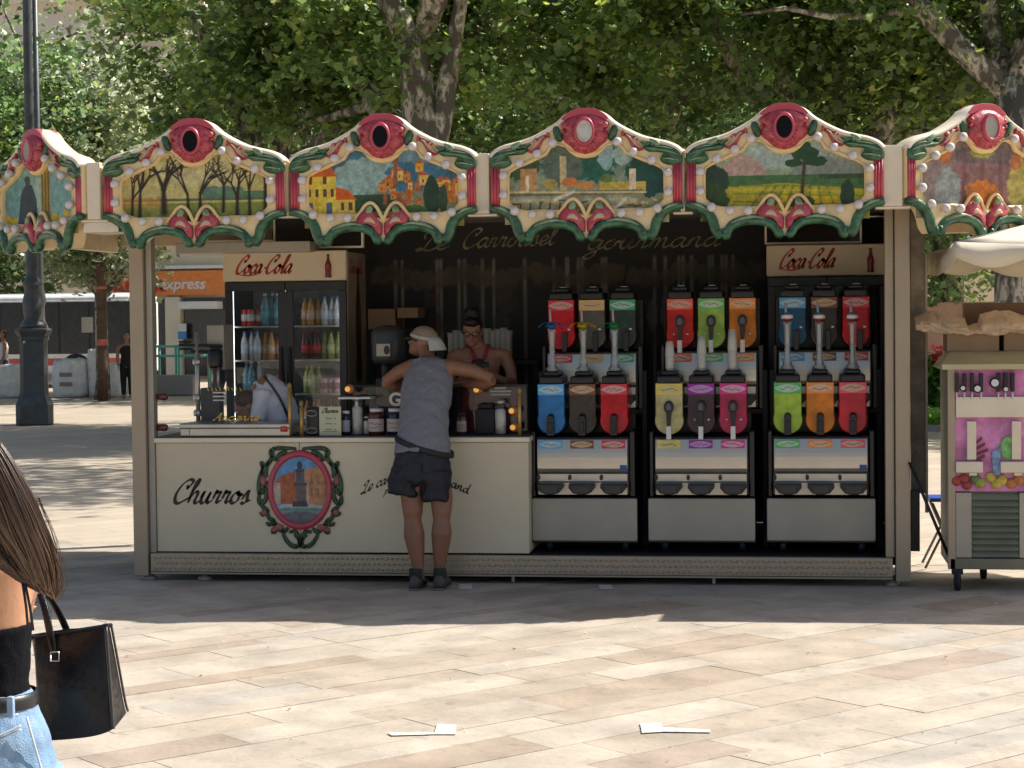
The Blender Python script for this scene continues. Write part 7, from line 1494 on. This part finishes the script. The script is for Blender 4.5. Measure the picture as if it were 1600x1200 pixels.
# boxes and crumpled paper on the cart
yb2_ = YK+.32; bz0 = c1(549, yb2_)+.002; bx_ = lambda p: WX(p, yb2_, 520); bzf = lambda p: WZ(p, yb2_, 1520)
def carton(xa, xb, ya, yb_, z0, z1, label, mt=M_card, flaps=True):
    t = thing('cardboard_box', label, 'box', ((xa+xb)/2, (ya+yb_)/2, z0), group='cardboard boxes on the cart'); m = MB(); e = .005
    m.box(xa, xb, ya, ya+e, z0, z1); m.box(xa, xb, yb_-e, yb_, z0, z1); m.box(xa, xa+e, ya+e, yb_-e, z0, z1); m.box(xb-e, xb, ya+e, yb_-e, z0, z1); m.box(xa+e, xb-e, ya+e, yb_-e, z0, z0+e); m.build('walls', mt, t)
    if flaps: m = MB(); m.add([(xa,ya,z1),(xa,yb_,z1),(xa-.10,yb_,z1+.05),(xa-.10,ya,z1+.05)], [(0,1,2,3)]); m.add([(xb,ya,z1),(xb,yb_,z1),(xb+.05,yb_,z1+.09),(xb+.05,ya,z1+.09)], [(0,1,2,3)]); o = m.build('flap', mt, t); o.modifiers.new('s','SOLIDIFY').thickness = .004
    return t
carton(bx_(1480), bx_(1561), yb2_, yb2_+.34, bz0, bzf(518), 'open cardboard box at the left end of the cart top'); carton(bx_(1569), bx_(1660), yb2_, yb2_+.34, bz0, bzf(516), 'cardboard box on the cart top cut by the right edge', flaps=False); carton(bx_(1516), bx_(1680), yb2_+.36, yb2_+.55, bz0, WZ(473,yb2_+.36,1560), 'tall dark cardboard box standing behind the crumpled paper', M_card2, False)
m = MB(); nx_, ny_ = 60, 16; vs = []; rp = random.Random(3)
for j in range(ny_):
    for i in range(nx_):
        u, v = i/(nx_-1), j/(ny_-1); px = 1432+u*250; n1 = mnoise.noise(Vector((u*9, v*3, 1.7))); n2 = mnoise.noise(Vector((u*26, v*8, 5.1)))
        topy = 490+ (14 if .33 < u < .42 else 0)-6*math.sin(u*14); boty = 508+14*math.sin(min(u*5, PI/2)); py = topy+(boty-topy)*v+(6*(1-u*4) if u < .25 else 0)
        y = yb2_-.09*math.sin(PI*v*.9)+.06*n1+.03*abs(n2)+(.16*(1-v))
        p = P3(px, py, YK+.2); vs.append((p.x, y-.02, p.z+.02*n1+.014*n2))
m.add(vs, [(j*nx_+i, (j+1)*nx_+i, (j+1)*nx_+i+1, j*nx_+i+1) for j in range(ny_-1) for i in range(nx_-1)]); o = m.build('crumpled_paper', mat('brown wrapping paper', (.64,.48,.33), .75, var=.1, bump=.6, bscale=14), loc=tuple(P3(1540,510,yb2_))); tag(o, 'crumpled brown wrapping paper spilling over the boxes on the cart', 'paper'); sd_ = o.modifiers.new('s','SOLIDIFY'); sd_.thickness = .003
for p_ in range(5): 
    pass
# parasol
PXa, PXb, PYa, PYb = 1.10, 3.28, 12.57, 14.85; zE = WZ(385, PYa, 1500); zV = .085
ps = thing('parasol', 'cream square parasol with a scalloped valance over the drinks cart', 'parasol', ((PXa+PXb)/2, (PYa+PYb)/2, 0)); pc = Vector(((PXa+PXb)/2, (PYa+PYb)/2, 0)); M_can = mat('cream canvas', (.68,.60,.47), .85, var=.04, scale=3, bump=.2, bscale=150)
zT = zE+.30; m = MB(); n_ = 10; co = [(PXa,PYa),(PXb,PYa),(PXb,PYb),(PXa,PYb)]; ringz = []
def edge(i, f): a, b_ = co[i], co[(i+1)%4]; return (a[0]+(b_[0]-a[0])*f, a[1]+(b_[1]-a[1])*f)
for lev in range(7):
    g_ = lev/6; ring = []
    for i in range(4):
        for k in range(n_): f_ = k/n_; x_, y_ = edge(i, f_); sag = .07*math.sin(PI*f_)*(1-g_); ring.append(Vector((x_+(pc.x-x_)*g_*.98, y_+(pc.y-y_)*g_*.98, zE+.03+(zT-zE)*(g_**1.15)-sag*.5)))
    ringz.append(ring)
m.rings(ringz, caps=False); cn_ = m.build('canopy', M_can, ps); cn_.modifiers.new('s','SOLIDIFY').thickness = .004
m = MB()
for i in range(4):
    vs = []; nn = 60
    for k in range(nn+1):
        f_ = k/nn; x_, y_ = edge(i, f_); sag = .035*math.sin(PI*(f_*1)); sc = zV*(.75+.45*abs(math.sin(PI*f_*5)))*1.35; nx__, ny__ = [(0,-1),(1,0),(0,1),(-1,0)][i]; wv = .018*math.sin(f_*30)
        vs += [(x_, y_, zE+.03-sag), (x_+nx__*(.02+wv*.4), y_+ny__*(.02+wv*.4), zE+.03-sag-sc*.55), (x_+nx__*(.012+wv), y_+ny__*(.012+wv), zE+.03-sag-sc*1.15)]
    m.add(vs, [f for k in range(nn) for f in ((3*k,3*k+1,3*k+4,3*k+3),(3*k+1,3*k+2,3*k+5,3*k+4))], sm=True)
vo = m.build('valance', M_can, ps); vo.modifiers.new('s','SOLIDIFY').thickness = .004
m = MB(); m.tube([(pc.x,pc.y,.08),(pc.x,pc.y,zT+.08)], .024, 12); m.build('pole', M_alud, ps); m = MB(); m.box(pc.x-.25,pc.x+.25,pc.y-.25,pc.y+.25,0,.08); m.build('foot', M_blackm, ps, bevel=.01)
for i in range(4): m = MB(); m.tube([(pc.x,pc.y,zT-.01),(co[i][0],co[i][1],zE+.02)], .011, 6); m.build('rib', M_alud, ps)
# blue folding stool
st = thing('folding_stool', 'blue topped folding stool between the kiosk and the cart', 'stool', (WX(1468,14.2,860), 14.25, 0)); xa, xb = WX(1451,14.2,778), WX(1500,14.2,778); zz = WZ(780,14.2,1460)
m = MB(); m.box(xa, xb, 14.1, 14.45, zz-.012, zz+.012); m.build('seat', mat('blue plastic', (.02,.08,.42), .4), st, bevel=.008)
for y_ in (14.12, 14.43):
    m = MB(); m.tube([(xa+.02,y_,zz-.02),(xb-.0,y_,.01)], .010, 6); m.build('leg', mat('grey tube', (.16,.14,.14), .5, .4), st); m = MB(); m.tube([(xb-.02,y_+.015,zz-.02),(xa-.03,y_+.015,.01)], .010, 6); m.build('leg', MATS['grey tube'], st)
n = 100; r = np.random.default_rng(12); fp = np.stack([r.uniform(-4.5,2.2,n), r.uniform(7.4,12.9,n), np.full(n,.006)], 1)
fc = np.where(r.random((n,1)) < .5, np.array([[.16,.11,.05]]), np.array([[.45,.40,.32]]))*np.exp(r.normal(size=(n,1))*.3)
fo = leaves('dry_leaf_bits', fp, .016, fc, None, (0,0,0), M_leaf, zflat=5); fo['kind'] = 'stuff'; fo['label'] = 'tiny dry leaf bits and crumbs on the paving'
# marks and litter on the paving
def flat(pts, label, name='paper_scrap', z=.0035, cat='paper', mt=None, grp=None):
    g_ = [G(*p) for p in pts]; c = (sum(p[0] for p in g_)/len(g_), sum(p[1] for p in g_)/len(g_), 0); m = MB(); m.prismz([(p[0], p[1]) for p in g_], z, z+.0025)
    return tag(m.build(name, mt or mat('white paper', (.60,.58,.52), .8, var=.2, scale=30, bump=.5, bscale=60), loc=c), label, cat, grp)
flat([(1000,1132),(1033,1131),(1036,1145),(1003,1147)], 'squarish white paper scrap right of centre in the foreground'); flat([(1035,1138),(1110,1142),(1110,1146),(1036,1145)], 'thin white strip lying against the right paper scrap', 'paper_strip')
flat([(683,1133),(713,1134),(712,1149),(678,1149)], 'squarish white paper scrap left of centre in the foreground'); flat([(605,1147),(678,1146),(678,1149),(612,1151)], 'thin white strip lying against the left paper scrap', 'paper_strip'); flat([(935,915),(955,915),(958,921),(938,922)], 'small pale scrap in the shade before the kiosk')
flat([(718,914),(738,914),(738,921),(716,921)], 'small pale square beside the shoes of the man')
